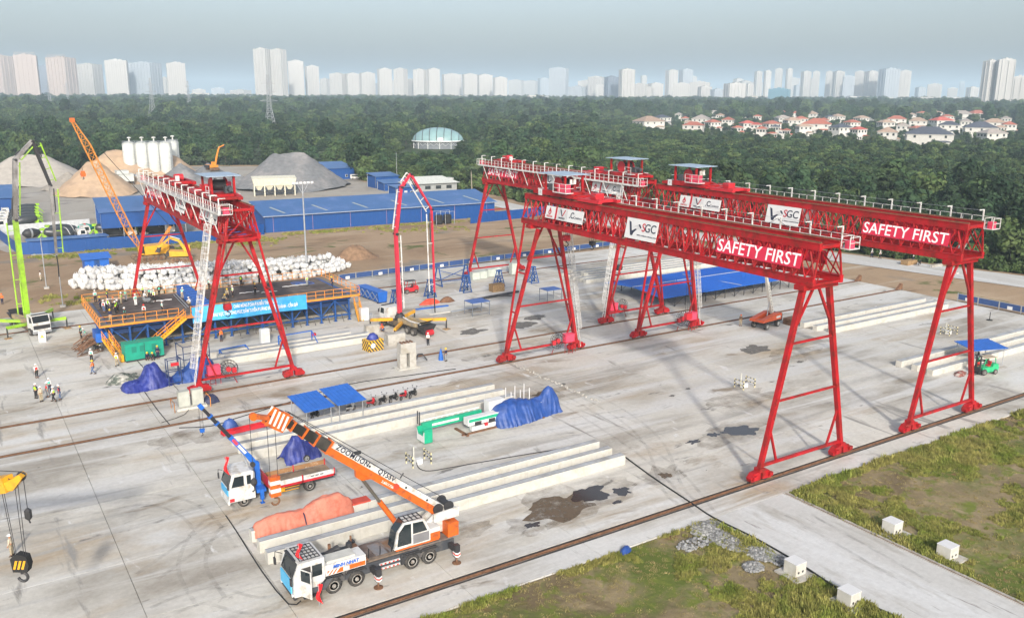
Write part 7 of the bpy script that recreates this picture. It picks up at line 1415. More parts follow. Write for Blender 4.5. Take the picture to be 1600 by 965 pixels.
fence('blue sheet fence along the plant behind the crawler crane', [(12.5,213.5),(18,211.5),(52,210.2),(65.5,213.8)], 2.6); fence('blue sheet fence going back along the dirt road at the left edge', [(12.5,214),(9.5,250),(9.0,300)], 2.4); fence('blue sheet fence right of the long warehouse', [(118,203.5),(137,205.5),(150,209)], 2.5); fence('pale plant wall running behind the long warehouse roof', [(62,262),(146,254)], 2.0, mat('wall_pale', (.5,.52,.54), .7), 'plant walls'); fence('grey wall behind the spare mixer drums', [(10,244),(31,247)], 2.4, mat('wall_pale', (.5,.52,.54), .7), 'plant walls')
def shed(lab, x0, x1, y0, y1, z0, z1, front=0.0, rz=0.0, m=None, wm=None):
    t = T('shed', lab, 'shed', ((x0+x1)/2, y0, -.2), rz, 'sheds of the plant'); w, d = (x1-x0)/2, y1-y0; wm = wm or wallb
    MB().hexa([(-w-.4,-.5,z0),(w+.4,-.5,z0),(w+.4,d+.3,z1),(-w-.4,d+.3,z1)], [(-w-.4,-.5,z0+.12),(w+.4,-.5,z0+.12),(w+.4,d+.3,z1+.12),(-w-.4,d+.3,z1+.12)]).build('roof', m or roofb, t)
    for i in range(5):
        x = -w+2*w*i/4; MB().tube((x,.1,0), (x,.1,z0-.02), .10, 6).build('post', steel, t); MB().tube((x,d-.1,0), (x,d-.1,z1-.06), .10, 6).build('post', steel, t)
    sheet_wall(t, (-w,0), (w,0), front, z0-.05) if front < z0 else None
    sheet_wall(t, (w,d), (-w,d), 0, z0, 'wall', wm); sheet_wall(t, (-w,d), (-w,0), 0 if front < .1 else front, z0-.1, 'wall', wm); sheet_wall(t, (w,0), (w,d), 0 if front < .1 else front, z0-.1, 'wall', wm)
    if front < .1:
        MB().box(-.6,.6,-.14,-.05,.05,2.1).build('door', mat('door_pale', (.5,.5,.5), .5), t)
        for sx in (-.6, .6): f = MB().box(sx*w-.5,sx*w+.5,-.16,-.05,1.0,1.9).build('window', mat('frame_white', (.7,.7,.7), .5), t); MB().box(sx*w-.42,sx*w+.42,-.18,-.161,1.08,1.82).build('pane', glass, f)
    return t
shed('big open blue shed over the mixer trucks left of the gantry', 30.5,49.0,222.5,238,6.6,8.4, 2.9, R(-4)); shed('low blue lean-to behind the fence at far left', 14.5,30,213.3,217.5,2.7,2.5, 0); shed('blue roofed shed at the left edge beyond the mixer trucks', -12,17.5,281,296,5.2,7.4, 1.0)
shed('blue shed right of the big grey heap with a white van', 124,141,336,350,4.4,6.0, 0); shed('blue hut with bright roof farther right, before the trees', 133,142,297.5,305,4.2,5.0, 0); shed('low blue annex before the blue hut', 132,146,288,294,2.6,3.4, 0); shed('blue hut in front of the grey roofed office', 127,134,268,274,3.2,3.6, 0)
def office():
    t = T('office', 'low office with a pale grey hipped roof behind the warehouse', 'office', (146,281,-.2), R(-6)); MB().box(-9,9,-4,4,0,3.0).build('wall', mat('office_wall', (.28,.30,.30), .7), t); MB().hexa([(-10,-5,3.0),(10,-5,3.0),(10,5,3.0),(-10,5,3.0)], [(-5,-.3,5.2),(5,-.3,5.2),(5,.3,5.2),(-5,.3,5.2)]).build('roof', mat('roof_grey', (.48,.50,.47), .6), t)
    for i in range(4): MB().box(-7+i*4,-5+i*4,-4.03,-4.001,1.0,2.2).build('window', glass, t)
office()
t = T('gatehouse', 'small white hut with arched opening right of the grey roofed office', 'hut', (152.5,281.5,-.2), R(-10)); MB().box(-2.6,2.6,-2,2,0,4.0).build('wall', whitep, t); MB().prism([(-1.0,0),(1.0,0),(1.0,2.0),(.6,2.8),(-.6,2.8),(-1.0,2.0)], -2.03, -2.003).build('doorway', dark, t); MB().box(-2.8,2.8,-2.2,2.2,4.0,4.25).build('roof', whitep, t)
t = T('water_tanks', 'dark tanks in a grey pipe frame right of the warehouse front', 'tank frame', (110,206.5,-.2)); 
for i in range(2): MB().lathe([(1.0,0),(1.1,.2),(1.1,2.0),(.9,2.3)], 14, (i*2.6,0,.2)).build('tank', black, t)
for x in (-1.4,1.3,4.0):
    for y in (-1.3,1.3): MB().tube((x,y,0), (x,y,3.4), .07, 6).build('post', steel, t)
MB().beam((-1.4,-1.3,3.4), (4.0,-1.3,3.4), .1).beam((-1.4,1.3,3.4), (4.0,1.3,3.4), .1).build('top_rail', steel, t)
# silos
def silo(lab, px, D, dx=0, first=[None]):
    p = far(px, D, -4.0); 
    if first[0] is not None: return again(first[0], lab, p)
    t = T('cement_silo', lab, 'silo', p, 0, 'white cement silos'); r = 2.4
    MB().lathe([(.5,2.5),(r,5.0),(r,18.2),(r*.6,18.9),(.3,19.1)], 24).build('tank', mat('silo_white', (.54,.56,.53), .5, var=.06, col2=(.5,.5,.46), amt=.2, s2=.4), t, True)
    for z in (5.0,7.6,10.2,12.8,15.4,18.1): MB().lathe([(r+.02,z-.07),(r+.06,z-.05),(r+.06,z+.05),(r+.02,z+.07)], 24).build('weld_ring', mat('silo_ring', (.48,.5,.48), .5), t)
    for a in range(4): c, s = math.cos(a*math.pi/2+.78)*r*.92, math.sin(a*math.pi/2+.78)*r*.92; MB().tube((c,s,-1), (c,s,5.2), .16, 8).build('leg', steel, t)
    l = MB(); 
    for sx in (-.3,.3): l.tube((r*.65+sx,-r*.95,.5), (r*.65+sx,-r*.95,18.6), .06, 5)
    for k in range(30): l.tube((r*.65-.3,-r*.95,1+k*.6), (r*.65+.3,-r*.95,1+k*.6), .05, 4)
    l.build('ladder', steel, t); m = MB()
    for a in range(12): m.tube((r*math.cos(a*.5236)*.95,r*math.sin(a*.5236)*.95,18.2), (r*math.cos(a*.5236)*.95,r*math.sin(a*.5236)*.95,19.2), .04, 4)
    m.path([(r*.95*math.cos(a*.5236),r*.95*math.sin(a*.5236),18.7) for a in range(13)], .04, 4); m.build('top_rail', steel, t); MB().path([(r*.95*math.cos(a*.5236),r*.95*math.sin(a*.5236),19.2) for a in range(13)], .05, 4).build('rail_ring', steel, t); MB().tube((.3,0,18.8), (.3,0,20.3), .25, 8).lathe([(.75,20.3),(.75,20.6),(.3,20.8)], 12, (.3,0,0)).build('filter_cap', whitep, t); first[0] = t; return t
for i, (px, D) in enumerate(((193,333),(213,334),(232,335),(250.5,336),(262,346))): silo(['leftmost','second','third','fourth','rearmost right'][i]+' of the five white cement silos', px, D)
t = T('batching_tower', 'white batching plant box on dark struts beside the silos', 'batching plant', far(183,322)); MB().box(-2.6,2.6,-2,2,1.2,4.0).box(-3.2,1.0,-2.4,2.4,4.0,5.2).build('housing', mat('silo_white', (.54,.56,.53), .5), t)
for x in (-2.4,2.4):
    for y in (-1.8,1.8): MB().tube((x,y,0), (x,y,1.2), .2, 6).build('leg', dark, t)
MB().beam((2.6,0,3.5), (12,-6,.8), .9, .7).build('conveyor', mat('conveyor', (.25,.27,.3), .6), t)
t = T('aggregate_bins', 'cream row of aggregate bins in front of the grey stone heap', 'aggregate bins', (94.8,295,-.2), R(-12)); cr = mat('cream_steel', (.66,.63,.50), .5)
MB().hexa([(-6.6,-1.6,3.4),(6.6,-1.6,3.4),(6.6,1.6,3.4),(-6.6,1.6,3.4)], [(-7.2,-2.3,5.8),(7.2,-2.3,5.8),(7.2,2.3,6.4),(-7.2,2.3,6.4)]).build('hopper_wall', cr, t)
for i in range(5): MB().box(-6.6+i*3.3-.15,-6.6+i*3.3+.15,-1.7,1.7,0,3.4).build('frame_post', cr, t)
for i in range(4): MB().hexa([(-5.4+i*3.3,-.6,1.9),(-4.5+i*3.3,-.6,1.9),(-4.5+i*3.3,.6,1.9),(-5.4+i*3.3,.6,1.9)], [(-6.3+i*3.3,-1.4,3.39),(-3.6+i*3.3,-1.4,3.39),(-3.6+i*3.3,1.4,3.39),(-6.3+i*3.3,1.4,3.39)]).build('gate', cr, t); 
MB().box(-6.4,6.4,-.7,.7,1.0,1.5).build('belt', dark, t)
def cone(lab, cx, cy, rx, ry, h, m, seed, ridge=0.0, rz=0):
    def f(u, v):
        a = u*2*math.pi; k = 1+.12*noise.fractal((math.cos(a)*1.4+seed, math.sin(a)*1.4, seed), .8, 2, 4); r = v; x, y = r*k*math.cos(a), r*k*math.sin(a)
        q = max(0, abs(x)-ridge)/(1-ridge) if ridge else abs(x); rr = math.hypot(q, y); z = h*max(0, 1-rr)*(.94+.06*math.cos(min(rr,1)*math.pi)); z += .05*h*noise.fractal((x*4+seed, y*4, seed), .7, 2, 5)*min(1,(1-v)*4)
        return (x*rx, y*ry, max(z, 0)+.02)
    o = MB().grid(f, 48, 24).build('aggregate_heap', m, None, True, (cx, cy, -.2)); o.rotation_euler.z = rz; return tag(o, lab, 'aggregate heap', 'sand and stone heaps of the plant')
sandp = mat('sand_pale', (.38,.35,.31), .95, var=.12, scale=.6, bump=.6, bscale=1.2); sandb = mat('sand_brown', (.45,.32,.21), .95, var=.12, scale=.5, bump=.6, bscale=1.2, col2=(.36,.26,.18), amt=.3, s2=.08); stoneg = mat('stone_grey', (.17,.175,.18), .95, var=.15, scale=.8, bump=.7, bscale=1.5, col2=(.25,.24,.235), amt=.3, s2=.12)
cone('pale sand heap at far left behind the mixer trucks', 30,384,24,20,10.5,sandp,1,.2); cone('smaller greyish sand heap in front of the pale one', 39,352,10,9,6.0,mat('sand_dark', (.30,.27,.23), .95, bump=.6),2); cone('big brown sand heap between the lime boom and the silos', 45,332,14,15,11.0,sandb,3,.1); cone('brown sand heap behind the silos', 66,372,26,16,12.0,sandb,4,.4)
cone('dark grey stone heap right of the silos', 77,348,12,11,8.0,stoneg,5); cone('biggest grey stone heap behind the cream bins', 110,322,22,24,12.0,stoneg,6,.25,R(-30)); cone('grey stone heap under the small orange excavator', 89,356,12,12,7.0,stoneg,7); cone('low grey stone heap left of the biggest one', 92,327,8,9,5.0,stoneg,8)
t = T('van', 'white van parked by the blue shed right of the grey heap', 'van', (140.5,333,-.17), R(-15)); MB().prism([(-2.4,.4),(2.3,.4),(2.4,1.2),(1.6,2.0),(-2.4,2.05)], -.9, .9).build('body', whitep, t); MB().prism([(1.62,1.9),(2.3,1.25),(2.33,1.28),(1.66,1.94)], -.8, .8).box(-1.9,.9,-.915,-.901,1.3,1.8).build('window', glass, t)
for x in (-1.5,1.5):
    for y in (-.85,.85): wheel(t, (x,y,.35), .35, .2)
# ================================================================ glass dome hall
def dome():
    c = far(683, 548); t = T('dome_hall', 'oval glass domed hall rising from the trees', 'hall', c, math.atan2(_r2[1], _r2[0])); a, b, h, z0 = 16.0, 10.5, 8.2, 4.2
    MB().grid(lambda u, v: (a*math.cos(u*2*math.pi)*math.cos(v*1.57), b*math.sin(u*2*math.pi)*math.cos(v*1.57), z0+h*math.sin(v*1.57)), 40, 10).build('glass_shell', mat('dome_glass', (.22,.35,.36), .25, var=.15, scale=.2), t, True)
    for i in range(7):
        x = -a*.84+i*a*.28; y = math.sqrt(max(0, 1-(x/a)**2)); MB().path([(x, b*y*math.cos(q*math.pi/12)*1.01, z0+h*y*math.sin(q*math.pi/12)*1.015) for q in range(13)], .22, 5).build('rib', dark, t)
    MB().path([(a*1.01*math.cos(q*math.pi/18), b*1.01*math.sin(q*math.pi/18), z0) for q in range(37)], .45, 6).build('ring_beam', mat('dome_white', (.6,.62,.62), .5), t)
    n = 26; pl = MB()
    for i in range(n):
        q, q2 = i*2*math.pi/n, (i+1)*2*math.pi/n; P = lambda q, z: (a*.97*math.cos(q), b*.97*math.sin(q), z); pl.tube(P(q,z0-2.8), P(q2,z0), .14, 4).tube(P(q2,z0-2.8), P(q,z0), .14, 4); 
        if i % 2 == 0: MB().tube(P(q,-1), P(q,z0), .25, 6).build('column', mat('dome_white', (.6,.62,.62), .5), t)
    pl.build('lattice_skirt', mat('dome_grey', (.4,.42,.44), .5), t); MB().grid(lambda u, v: (a*.93*math.cos(u*6.2832), b*.93*math.sin(u*6.2832), -1+(z0+.8)*v), 32, 1).build('inner_wall', mat('dome_inner', (.16,.18,.2), .6), t); MB().box(14,24,-1,1,2.2,2.6).build('bridge', mat('dome_white', (.6,.62,.62), .5), t)
dome()
# ================================================================ trees
leafA = leaf_mat('leaf_dark', (.019,.044,.020), (.032,.060,.026), .5); leafB = leaf_mat('leaf_mid', (.031,.062,.024), (.050,.080,.030), .5); leafC = leaf_mat('leaf_light', (.056,.098,.030), (.080,.112,.038), .4); leafP = leaf_mat('leaf_palm', (.030,.055,.026), (.06,.08,.042), .4); bark = mat('bark', (.12,.09,.065), .9, var=.2)
def crown(h, w, lobes, n, z0, qs=.62):
    m = MB()
    for i in range(lobes):
        a, r = random.uniform(0, 6.283), math.sqrt(random.random())*w*.62; z = z0+(h-z0)*random.uniform(.18, .86)*(1-.25*r/w); k = random.uniform(.30, .52)*w; c = Vector((r*math.cos(a), r*math.sin(a), z))
        for j in range(n):
            d = Vector((random.gauss(0,1), random.gauss(0,1), random.gauss(.25,1))).normalized(); p = c+d*k*random.uniform(.72, 1.08)*Vector((1,1,.8)).length/1.6; p.z = c.z+(p.z-c.z)*.85
            if p.z < z0*.75: continue
            nn = (d+Vector((random.gauss(0,.3), random.gauss(0,.3), random.gauss(.1,.3)))).normalized(); u = nn.orthogonal().normalized(); v = nn.cross(u); an = random.uniform(0, 6.28); u, v = u*math.cos(an)+v*math.sin(an), v*math.cos(an)-u*math.sin(an); s = qs*random.uniform(.55, 1.2); s2 = s*random.uniform(.45, .9)
            m.add([p-u*s, p-v*s2+nn*.08, p+u*s, p+v*s2+nn*.08], [(0,1,2,3)])
    return m
def trunk(h, r, w):
    m = MB(); m.tube((0,0,-.3), (.1,.05,h*.5), r, 7, r*.65); 
    for i in range(5):
        a = i*1.3+random.random(); z = h*random.uniform(.28,.5); m.tube((.06,.03,z), (math.cos(a)*w*.45, math.sin(a)*w*.45, z+h*.3), r*.45, 5, r*.15)
    return m
def fronds(n, L, z, droop, wd):
    m = MB()
    for i in range(n):
        a = i*2.4+random.uniform(-.3,.3); el = random.uniform(.5, 1.35); P = []
        for k in range(6):
            f = k/5; e = el-droop*f*f; P.append((L*f*math.cos(e)*.9, z+L*(f*math.sin(el)-.5*droop*f*f*f)))
        for k in range(5):
            w0, w1 = wd*math.sin(.25+.85*math.pi*k/5.6)*1.0, wd*math.sin(.25+.85*math.pi*(k+1)/5.6); c, s = math.cos(a), math.sin(a); f0, f1 = P[k], P[k+1]
            for sg in (-1, 1): m.add([(f0[0]*c, f0[0]*s, f0[1]), (f1[0]*c, f1[0]*s, f1[1]), (f1[0]*c-sg*w1*s, f1[0]*s+sg*w1*c, f1[1]-.25*w1-.1), (f0[0]*c-sg*w0*s, f0[0]*s+sg*w0*c, f0[1]-.25*w0-.1)], [(0,1,2,3)])
    return m
VAR = []
for i, (h, w, lb, n, m) in enumerate(((9.5,4.2,15,70,leafA),(11,4.6,17,70,leafB),(8,4.0,13,70,leafB),(12.5,4.2,17,65,leafA),(7,3.6,12,65,leafC),(10,5.2,19,65,leafC))):
    VAR.append((crown(h, w, lb, n, h*.22), trunk(h, .22, w), m, h))
CM = [c.mesh('crown', m) for c, t_, m, h in VAR]; TM = [t_.mesh('trunk', bark) for c, t_, m, h in VAR]
def merged(i):
    c, t_, m, h = VAR[i]; b = MB(); b.add(c.v, c.f); b.mi(1).add(t_.v, t_.f); return b.mesh('tree', [m, bark])
nipa = [fronds(13, 7.5, .2, 1.1, .55).mesh('nipa', leafP) for _ in range(3)]
FL = lib('forest_tree', [merged(i) for i in range(6)], None); 
for i in range(3):
    o = bpy.data.objects.new('forest_tree_%d' % (6+i), nipa[i]); FL.objects.link(o)
ND = lib('palm_bush', nipa, None)
SP = np.array(SITE)
def inside(x, y, poly):
    r = np.zeros(len(x), bool); j = len(poly)-1
    for i in range(len(poly)):
        xi, yi = poly[i]; xj, yj = poly[j]; c = ((yi > y) != (yj > y)) & (x < (xj-xi)*(y-yi)/(yj-yi+1e-9)+xi); r ^= c; j = i
    return r
HOUSES = [(1013,202,46,'tan'),(1034,195,26,'navy'),(1083,210,36,'red'),(1095,197,36,'grey'),(1113,204,24,'red'),(1137,199,28,'red'),(1152,211,18,'red'),(1167,206,24,'red2'),(1181,209,20,'red2'),(1189,217,22,'red'),(1204,207,30,'red'),(1205,222,16,'red'),(1228,216,18,'red'),(1240,186,20,'red'),(1268,187,28,'tan'),(1275,207,50,'red'),(1115,184,20,'grey'),(1160,184,14,'tan'),(1183,192,14,'red'),
 (1286,200,26,'red'),(1312,214,34,'navy'),(1308,192,22,'tan'),(1338,183,22,'tan'),(1345,195,24,'tan'),(1366,188,26,'red'),(1395,183,26,'red'),(1400,197,32,'red'),(1385,223,42,'tan'),(1450,227,78,'navy'),(1433,201,30,'tan'),(1470,200,36,'red2'),(1482,209,34,'navy'),(1508,202,26,'grey'),(1530,214,54,'navy'),(1548,225,42,'grey'),(1500,187,38,'grey'),(1526,186,34,'red'),(1552,191,24,'tan'),(1552,204,38,'tan'),(1440,185,16,'red'),(1090,183,16,'tan'),(1060,188,16,'grey'),(1222,195,24,'grey'),(1250,197,22,'red'),(1255,212,26,'tan'),(1330,204,26,'red'),(1420,188,20,'tan'),(1462,186,24,'tan'),(1478,192,20,'red'),(1125,190,18,'tan'),(1070,196,18,'red'),(1340,218,24,'red2'),(1410,211,24,'grey'),(1575,208,28,'red'),(1570,196,22,'grey'),(1430,215,22,'red')]
_hr = random.Random(5)
for _ in range(34):
    q = (round(_hr.uniform(1060,1578)), round(_hr.uniform(177,214)), round(_hr.uniform(14,28)), _hr.choice(['red','red','tan','grey','red2','navy','tan']))
    if q[1] > 172+(.03*abs(q[0]-1330)) and all(abs(q[0]-h[0]) > 9 or abs(q[1]-h[1]) > 5 for h in HOUSES): HOUSES.append(q)
HP = np.array([G(px, y)[:2] for px, y, w, c in HOUSES]); HD = np.array([G(px, y).dot(Vector(_fw)) for px, y, w, c in HOUSES]); HR = np.array([w*HD[i]/F_PX*.5 for i, (px, y, w, c) in enumerate(HOUSES)])
DC = far(683, 548); VY = math.atan2(_fw[1], _fw[0])
def spots(n, r0, r1):
    r = np.sqrt(rng.uniform(r0*r0, r1*r1, n)); a = VY+rng.uniform(-.60, .60, n); x, y = r*np.cos(a), r*np.sin(a); k = ~inside(x, y, SITE)
    for (hx, hy), hr in zip(HP, HR): k &= (x-hx)**2+(y-hy)**2 > (hr*.85+3)**2
    f, l = x*_fw[0]+y*_fw[1], x*_rt[0]+y*_rt[1]; f /= math.cos(PITCH)
    for (hx, hy), hr in zip(HP, HR): hf, hl = (hx*_fw[0]+hy*_fw[1])/math.cos(PITCH), hx*_rt[0]+hy*_rt[1]; k &= ~((np.abs(l-hl) < hr*.8+1) & (f < hf) & (f > hf-90))
    df, dl = (DC.x*_fw[0]+DC.y*_fw[1])/math.cos(PITCH), DC.x*_rt[0]+DC.y*_rt[1]; k &= ~((np.abs(l-dl) < 17) & (f < df+14) & (f > df-125))
    for (px, yy, rr) in ((1000,176,40),(770,256,22),(880,258,14),(450,184,45),(1040,182,30),(300,205,22),(620,196,26),(930,205,20),(1180,244,9),(1330,258,8),(1480,250,10),(560,222,14),(860,232,14)): p = G(px, yy); k &= ((x-p.x)**2+(y-p.y)**2 > rr*rr)
    EST = [tuple(G(a, b)[:2]) for a, b in ((985,192),(1100,226),(1290,234),(1400,239),(1585,242),(1590,182),(1400,172),(1230,175),(1000,180))]; k &= ~(inside(x, y, EST) & (rng.random(n) < .55))
    return x[k], y[k], r[k]
x1, y1, r1 = spots(4600, 150, 460); x2, y2, r2 = spots(13000, 460, 1050); x3, y3, r3 = spots(34000, 1050, 3400)
X_, Y_, R_ = np.concatenate([x1,x2,x3]), np.concatenate([y1,y2,y3]), np.concatenate([r1,r2,r3]); vill = np.array([((HP[:,0]-a)**2+(HP[:,1]-b)**2).min() < 45**2 for a, b in zip(X_, Y_)])
scl = np.where(R_ < 460, .92, np.where(R_ < 1050, 1.0, 1.75))*rng.uniform(.6, 1.15, len(X_))*np.where(rng.random(len(X_)) < .18, 1.35, 1.0); scl = np.where(vill, scl*.55, scl)
ix = rng.integers(0, 6, len(X_)); px_ = 800+F_PX*(X_*_r2[0]+Y_*_r2[1])/(X_*_fw[0]+Y_*_fw[1]); pal = (R_ > 420) & (R_ < 1300) & (px_ < 900) & (rng.random(len(X_)) < .45); pal |= (rng.random(len(X_)) < .05) & (R_ > 300)
HV = np.array([v[3] for v in VAR]); cap = np.where((px_ > 930) & (R_ > 300) & (R_ < 1150), 8.2, np.where((np.abs(px_-690) < 90) & (R_ > 280) & (R_ < 560), 8.5, 30.0)); scl = np.minimum(scl, cap/HV[ix]*rng.uniform(.75, 1.0, len(X_)))
ix = np.where(pal, rng.integers(6, 9, len(X_)), ix)
order = np.argsort(R_); near = [i for i in order if ix[i] < 6 and -60 < px_[i] < 1660][:296]; nset = set(near); rest = np.array([i for i in range(len(X_)) if i not in nset])
for i in near:
    zone, grp = ('behind the perimeter road at right', 'trees behind the perimeter road') if px_[i] > 1250 else (('behind the red girders', 'trees behind the girders') if px_[i] > 800 else ('behind the plant sheds', 'trees behind the plant'))
    lab = '%s %s tree in the belt %s' % ('tall' if scl[i]*HV[ix[i]] > 8.5 else 'low', {leafA: 'dark green', leafB: 'mid green', leafC: 'pale green'}[VAR[ix[i]][2]], zone)
    t = T('tree', lab, 'tree', (X_[i], Y_[i], -.3), random.uniform(0, 6.28), grp); s = float(scl[i]); t.scale = (s, s, s*random.uniform(.9, 1.1)); put('crown', CM[ix[i]], t); put('trunk', TM[ix[i]], t)
fo = scatter('forest', np.stack([X_[rest], Y_[rest], np.full(len(rest), -.4)], 1), np.repeat(scl[rest][:, None], 3, 1)*np.array([1,1,1]), FL, 'dense dark green forest stretching to the city, palms mixed in', 'forest', 9)
fo.data.attributes['ix'].data.foreach_set('value', ix[rest].astype(np.int32))
bx, by = [], []
for a, b in zip(SITE[3:11], SITE[4:12]):
    n = int(math.hypot(b[0]-a[0], b[1]-a[1])*1.2)
    for _ in range(n): f = random.random(); bx.append((a[0]+(b[0]-a[0])*f+random.uniform(.5,5), a[1]+(b[1]-a[1])*f+random.uniform(0,5), -.35))
ul = lib('undergrowth_bush', [crown(2.6, 2.4, 7, 60, .1, .42) for _ in range(3)], leafC); scatter('undergrowth', bx, [[random.uniform(.6,1.3)]*3 for _ in bx], ul, 'low green undergrowth along the edge of the tree belt', 'undergrowth', 3)
P = [(lambda p: (p.x+random.gauss(0,11), p.y+random.gauss(0,11), -.3))(G(q, w)) for q, w, n in ((770,256,420),(880,258,260),(740,262,160)) for _ in range(n)]; scatter('reeds', P, [[random.uniform(3,5), random.uniform(3,5), random.uniform(4,6)] for _ in P], dl, 'tan dry reeds in the clearing below the glass dome', 'reeds', 3)
def palm(lab, x, y, h, s=1.0):
    t = T('palm_tree', lab, 'palm tree', (x, y, -.3), random.random()*6, 'palm trees'); MB().tube((0,0,0), (.2,0,h), .22, 8, .15).build('trunk', mat('palm_trunk', (.28,.25,.20), .9), t); c = fronds(17, 3.4*s, h-.1, 1.5, .38); c.build('crown', leafP, t); return t
palm('palm tree with a pale trunk behind the right end of the warehouse', 156,268,8); palm('palm tree behind the perimeter road beside the far right gantry', 182,86,8.5,1.3); palm('palm tree at the right edge behind the perimeter road', 184,80,7.5,1.3); palm('palm tree in front of the tree belt near the plant road', 163,236,7)
# ================================================================ villas
RC = {'red': (.40,.13,.085), 'red2': (.46,.10,.075), 'tan': (.38,.27,.20), 'navy': (.075,.085,.11), 'grey': (.33,.29,.26)}; RN = {'red': 'brick red', 'red2': 'bright red', 'tan': 'tan', 'navy': 'dark slate', 'grey': 'grey'}
vw = mat('villa_white', (.54,.525,.49), .7, rnd=.12); 
def VX(px, y, c):                            # the neighbour on its right tells two alike villas apart
    o = [h for h in HOUSES if h[0] > px+4]
    if not o: return ', at its right end'
    n = min(o, key=lambda h: (h[0]-px)+2*abs(h[1]-y)); return ', left of %s roof' % RN[n[3]]
wm = MB().box(-.7,.7,-.06,.06,-.8,.8).mesh('window', glass)
for i, (px, y, wpx, c) in enumerate(HOUSES):
    p = G(px, y); w = wpx*HD[i]/F_PX*.86; d = w*random.uniform(.62,.8); rz = random.choice((-.35,.2,.5,1.2)); h = 8.0 if w > 9 else 6.4; near_ = min(range(len(HOUSES)), key=lambda j: abs(HOUSES[j][0]-px)+3*abs(HOUSES[j][1]-y) if j != i else 1e9)
    t = T('villa', '%s villa, %s roof, %s of estate, %s%s' % ('large' if wpx > 38 else ('medium' if wpx > 23 else 'small'), RN[c], 'left' if px < 1240 else ('middle' if px < 1400 else 'right'), 'front row' if y > 212 else ('centre row' if y > 195 else 'back row'), VX(px, y, c)), 'villa', (p.x, p.y, -.3), VY-math.pi/2+rz, 'villas of the estate')
    rm = mat('villa_roof_'+c, RC[c], .7, var=.15, scale=.6, rnd=.12); MB().box(-w/2,w/2,-d/2,d/2,0,h).build('wall', vw, t); e = .7; rh = d*.26
    MB().hexa([(-w/2-e,-d/2-e,h),(w/2+e,-d/2-e,h),(w/2+e,d/2+e,h),(-w/2-e,d/2+e,h)], [(-w/2+d/2,-.1,h+rh),(w/2-d/2,-.1,h+rh),(w/2-d/2,.1,h+rh),(-w/2+d/2,.1,h+rh)]).build('roof', rm, t); MB().box(-w/2-.5,w/2+.5,-d/2-.5,d/2+.5,h-.35,h-.003).build('eave', vw, t)
    b = MB().box(w*.05,w*.45,-d/2-2.2,-d/2-.01,0,3.0).build('porch', vw, t); MB().hexa([(w*.0,-d/2-2.9,3.0),(w*.5,-d/2-2.9,3.0),(w*.5,-d/2-.02,3.0),(w*.0,-d/2-.02,3.0)], [(w*.15,-d/2-1.2,3.9),(w*.35,-d/2-1.2,3.9),(w*.35,-d/2-.02,3.9),(w*.15,-d/2-.02,3.9)]).build('porch_roof', rm, t)
    for k in range(3):
        put('window', wm, t, (-w*.33+k*w*.33, -d/2-.03, h-1.6)); put('window', wm, t, (-w/2-.03, -d*.3+k*d*.3, h-1.6), R(90))
        if k < 2: put('window', wm, t, (-w*.36+k*w*.22, -d/2-.03, 1.6))
# ================================================================ city towers
TW = mat('tower_white', (.46,.45,.43), .7, var=.04, rnd=.10); TG = mat('tower_gap', (.16,.18,.21), .4); TP = mat('tower_pinkish', (.45,.38,.345), .7, var=.05); TD = mat('tower_slate', (.17,.20,.25), .5); TB = mat('tower_bluegrey', (.36,.40,.44), .6); TT = mat('tower_teal', (.12,.25,.32), .5)
def tower(x0, x1, yt, D, st, lab, rz=.35, grp='towers of the city skyline'):
    c = far((x0+x1)/2, D); w = (x1-x0)*D/F_PX*.86; d = w*.62; cx = (x0+x1)/2; hor = 482.5-F_PX*math.tan(PITCH)+(cx-800)*math.tan(ROLL); h = CAM_H+(hor-yt)/F_PX*D*1.0
    t = T('city_tower', lab, 'tower block', (c.x, c.y, -.4), VY-math.pi/2+rz, grp); m = {'w': TW, 'p': TP, 'd': TD, 'b': TB, 's': TW, 't': TT}[st]
    MB().box(-w/2+.6,w/2-.6,-d/2+.6,d/2-.6,0,h-1).build('core', TG if st != 'd' else TD, t); n = max(3, int(w/5.5)); k = MB(); pw = w/n*(.20 if st == 's' else .36)
    for i in range(n+1):
        x = -w/2+pw/2+(w-pw)*i/n; hh = h-(0 if i % 2 == 0 else 2.5); k.box(x-pw/2,x+pw/2,-d/2-(1.4 if i % 2 else .2),d/2+.2,0,hh)
    k.build('facade_pier', m, t, kind='stuff'); nd = max(2, int(d/6)); k = MB()
    for i in range(nd+1): y = -d/2+pw/2+(d-pw)*i/nd; k.box(-w/2-(1.2 if i % 2 else .1),w/2+(1.2 if i % 2 else .1),y-pw/2+.013,y+pw/2-.013,0,h-1.5)
    k.build('side_pier', m, t, kind='stuff'); k = MB(); nf = max(3, int(h/(3.4 if D < 2000 else 4.6))); sp = h/nf; th = sp*(.50 if st == 's' else .34)
    for i in range(nf): k.box(-w/2+.2,w/2-.2,-d/2+.17,d/2-.17,(i+.5)*sp,(i+.5)*sp+th)
    k.build('floor_band', m, t, kind='stuff'); k = MB().box(-w*.30,w*.30,-d*.3,d*.3,h-1,h+1.6).box(-w*.10,w*.06,-d*.2,d*.2,h+1.6,h+4.0).box(w*.16,w*.22,-d*.2,d*.0,h+1.6,h+3.2); k.build('roof_house', m, t)
    if st == 'p':
        k = MB()
        for i in range(9): k.box(-w*.45+i*w*.11,-w*.43+i*w*.11,-d*.4,-d*.38,h,h+7)
        k.box(-w*.45,w*.45,-d*.4,-d*.38,h+6,h+6.6); k.build('roof_frame', m, t)
    return t
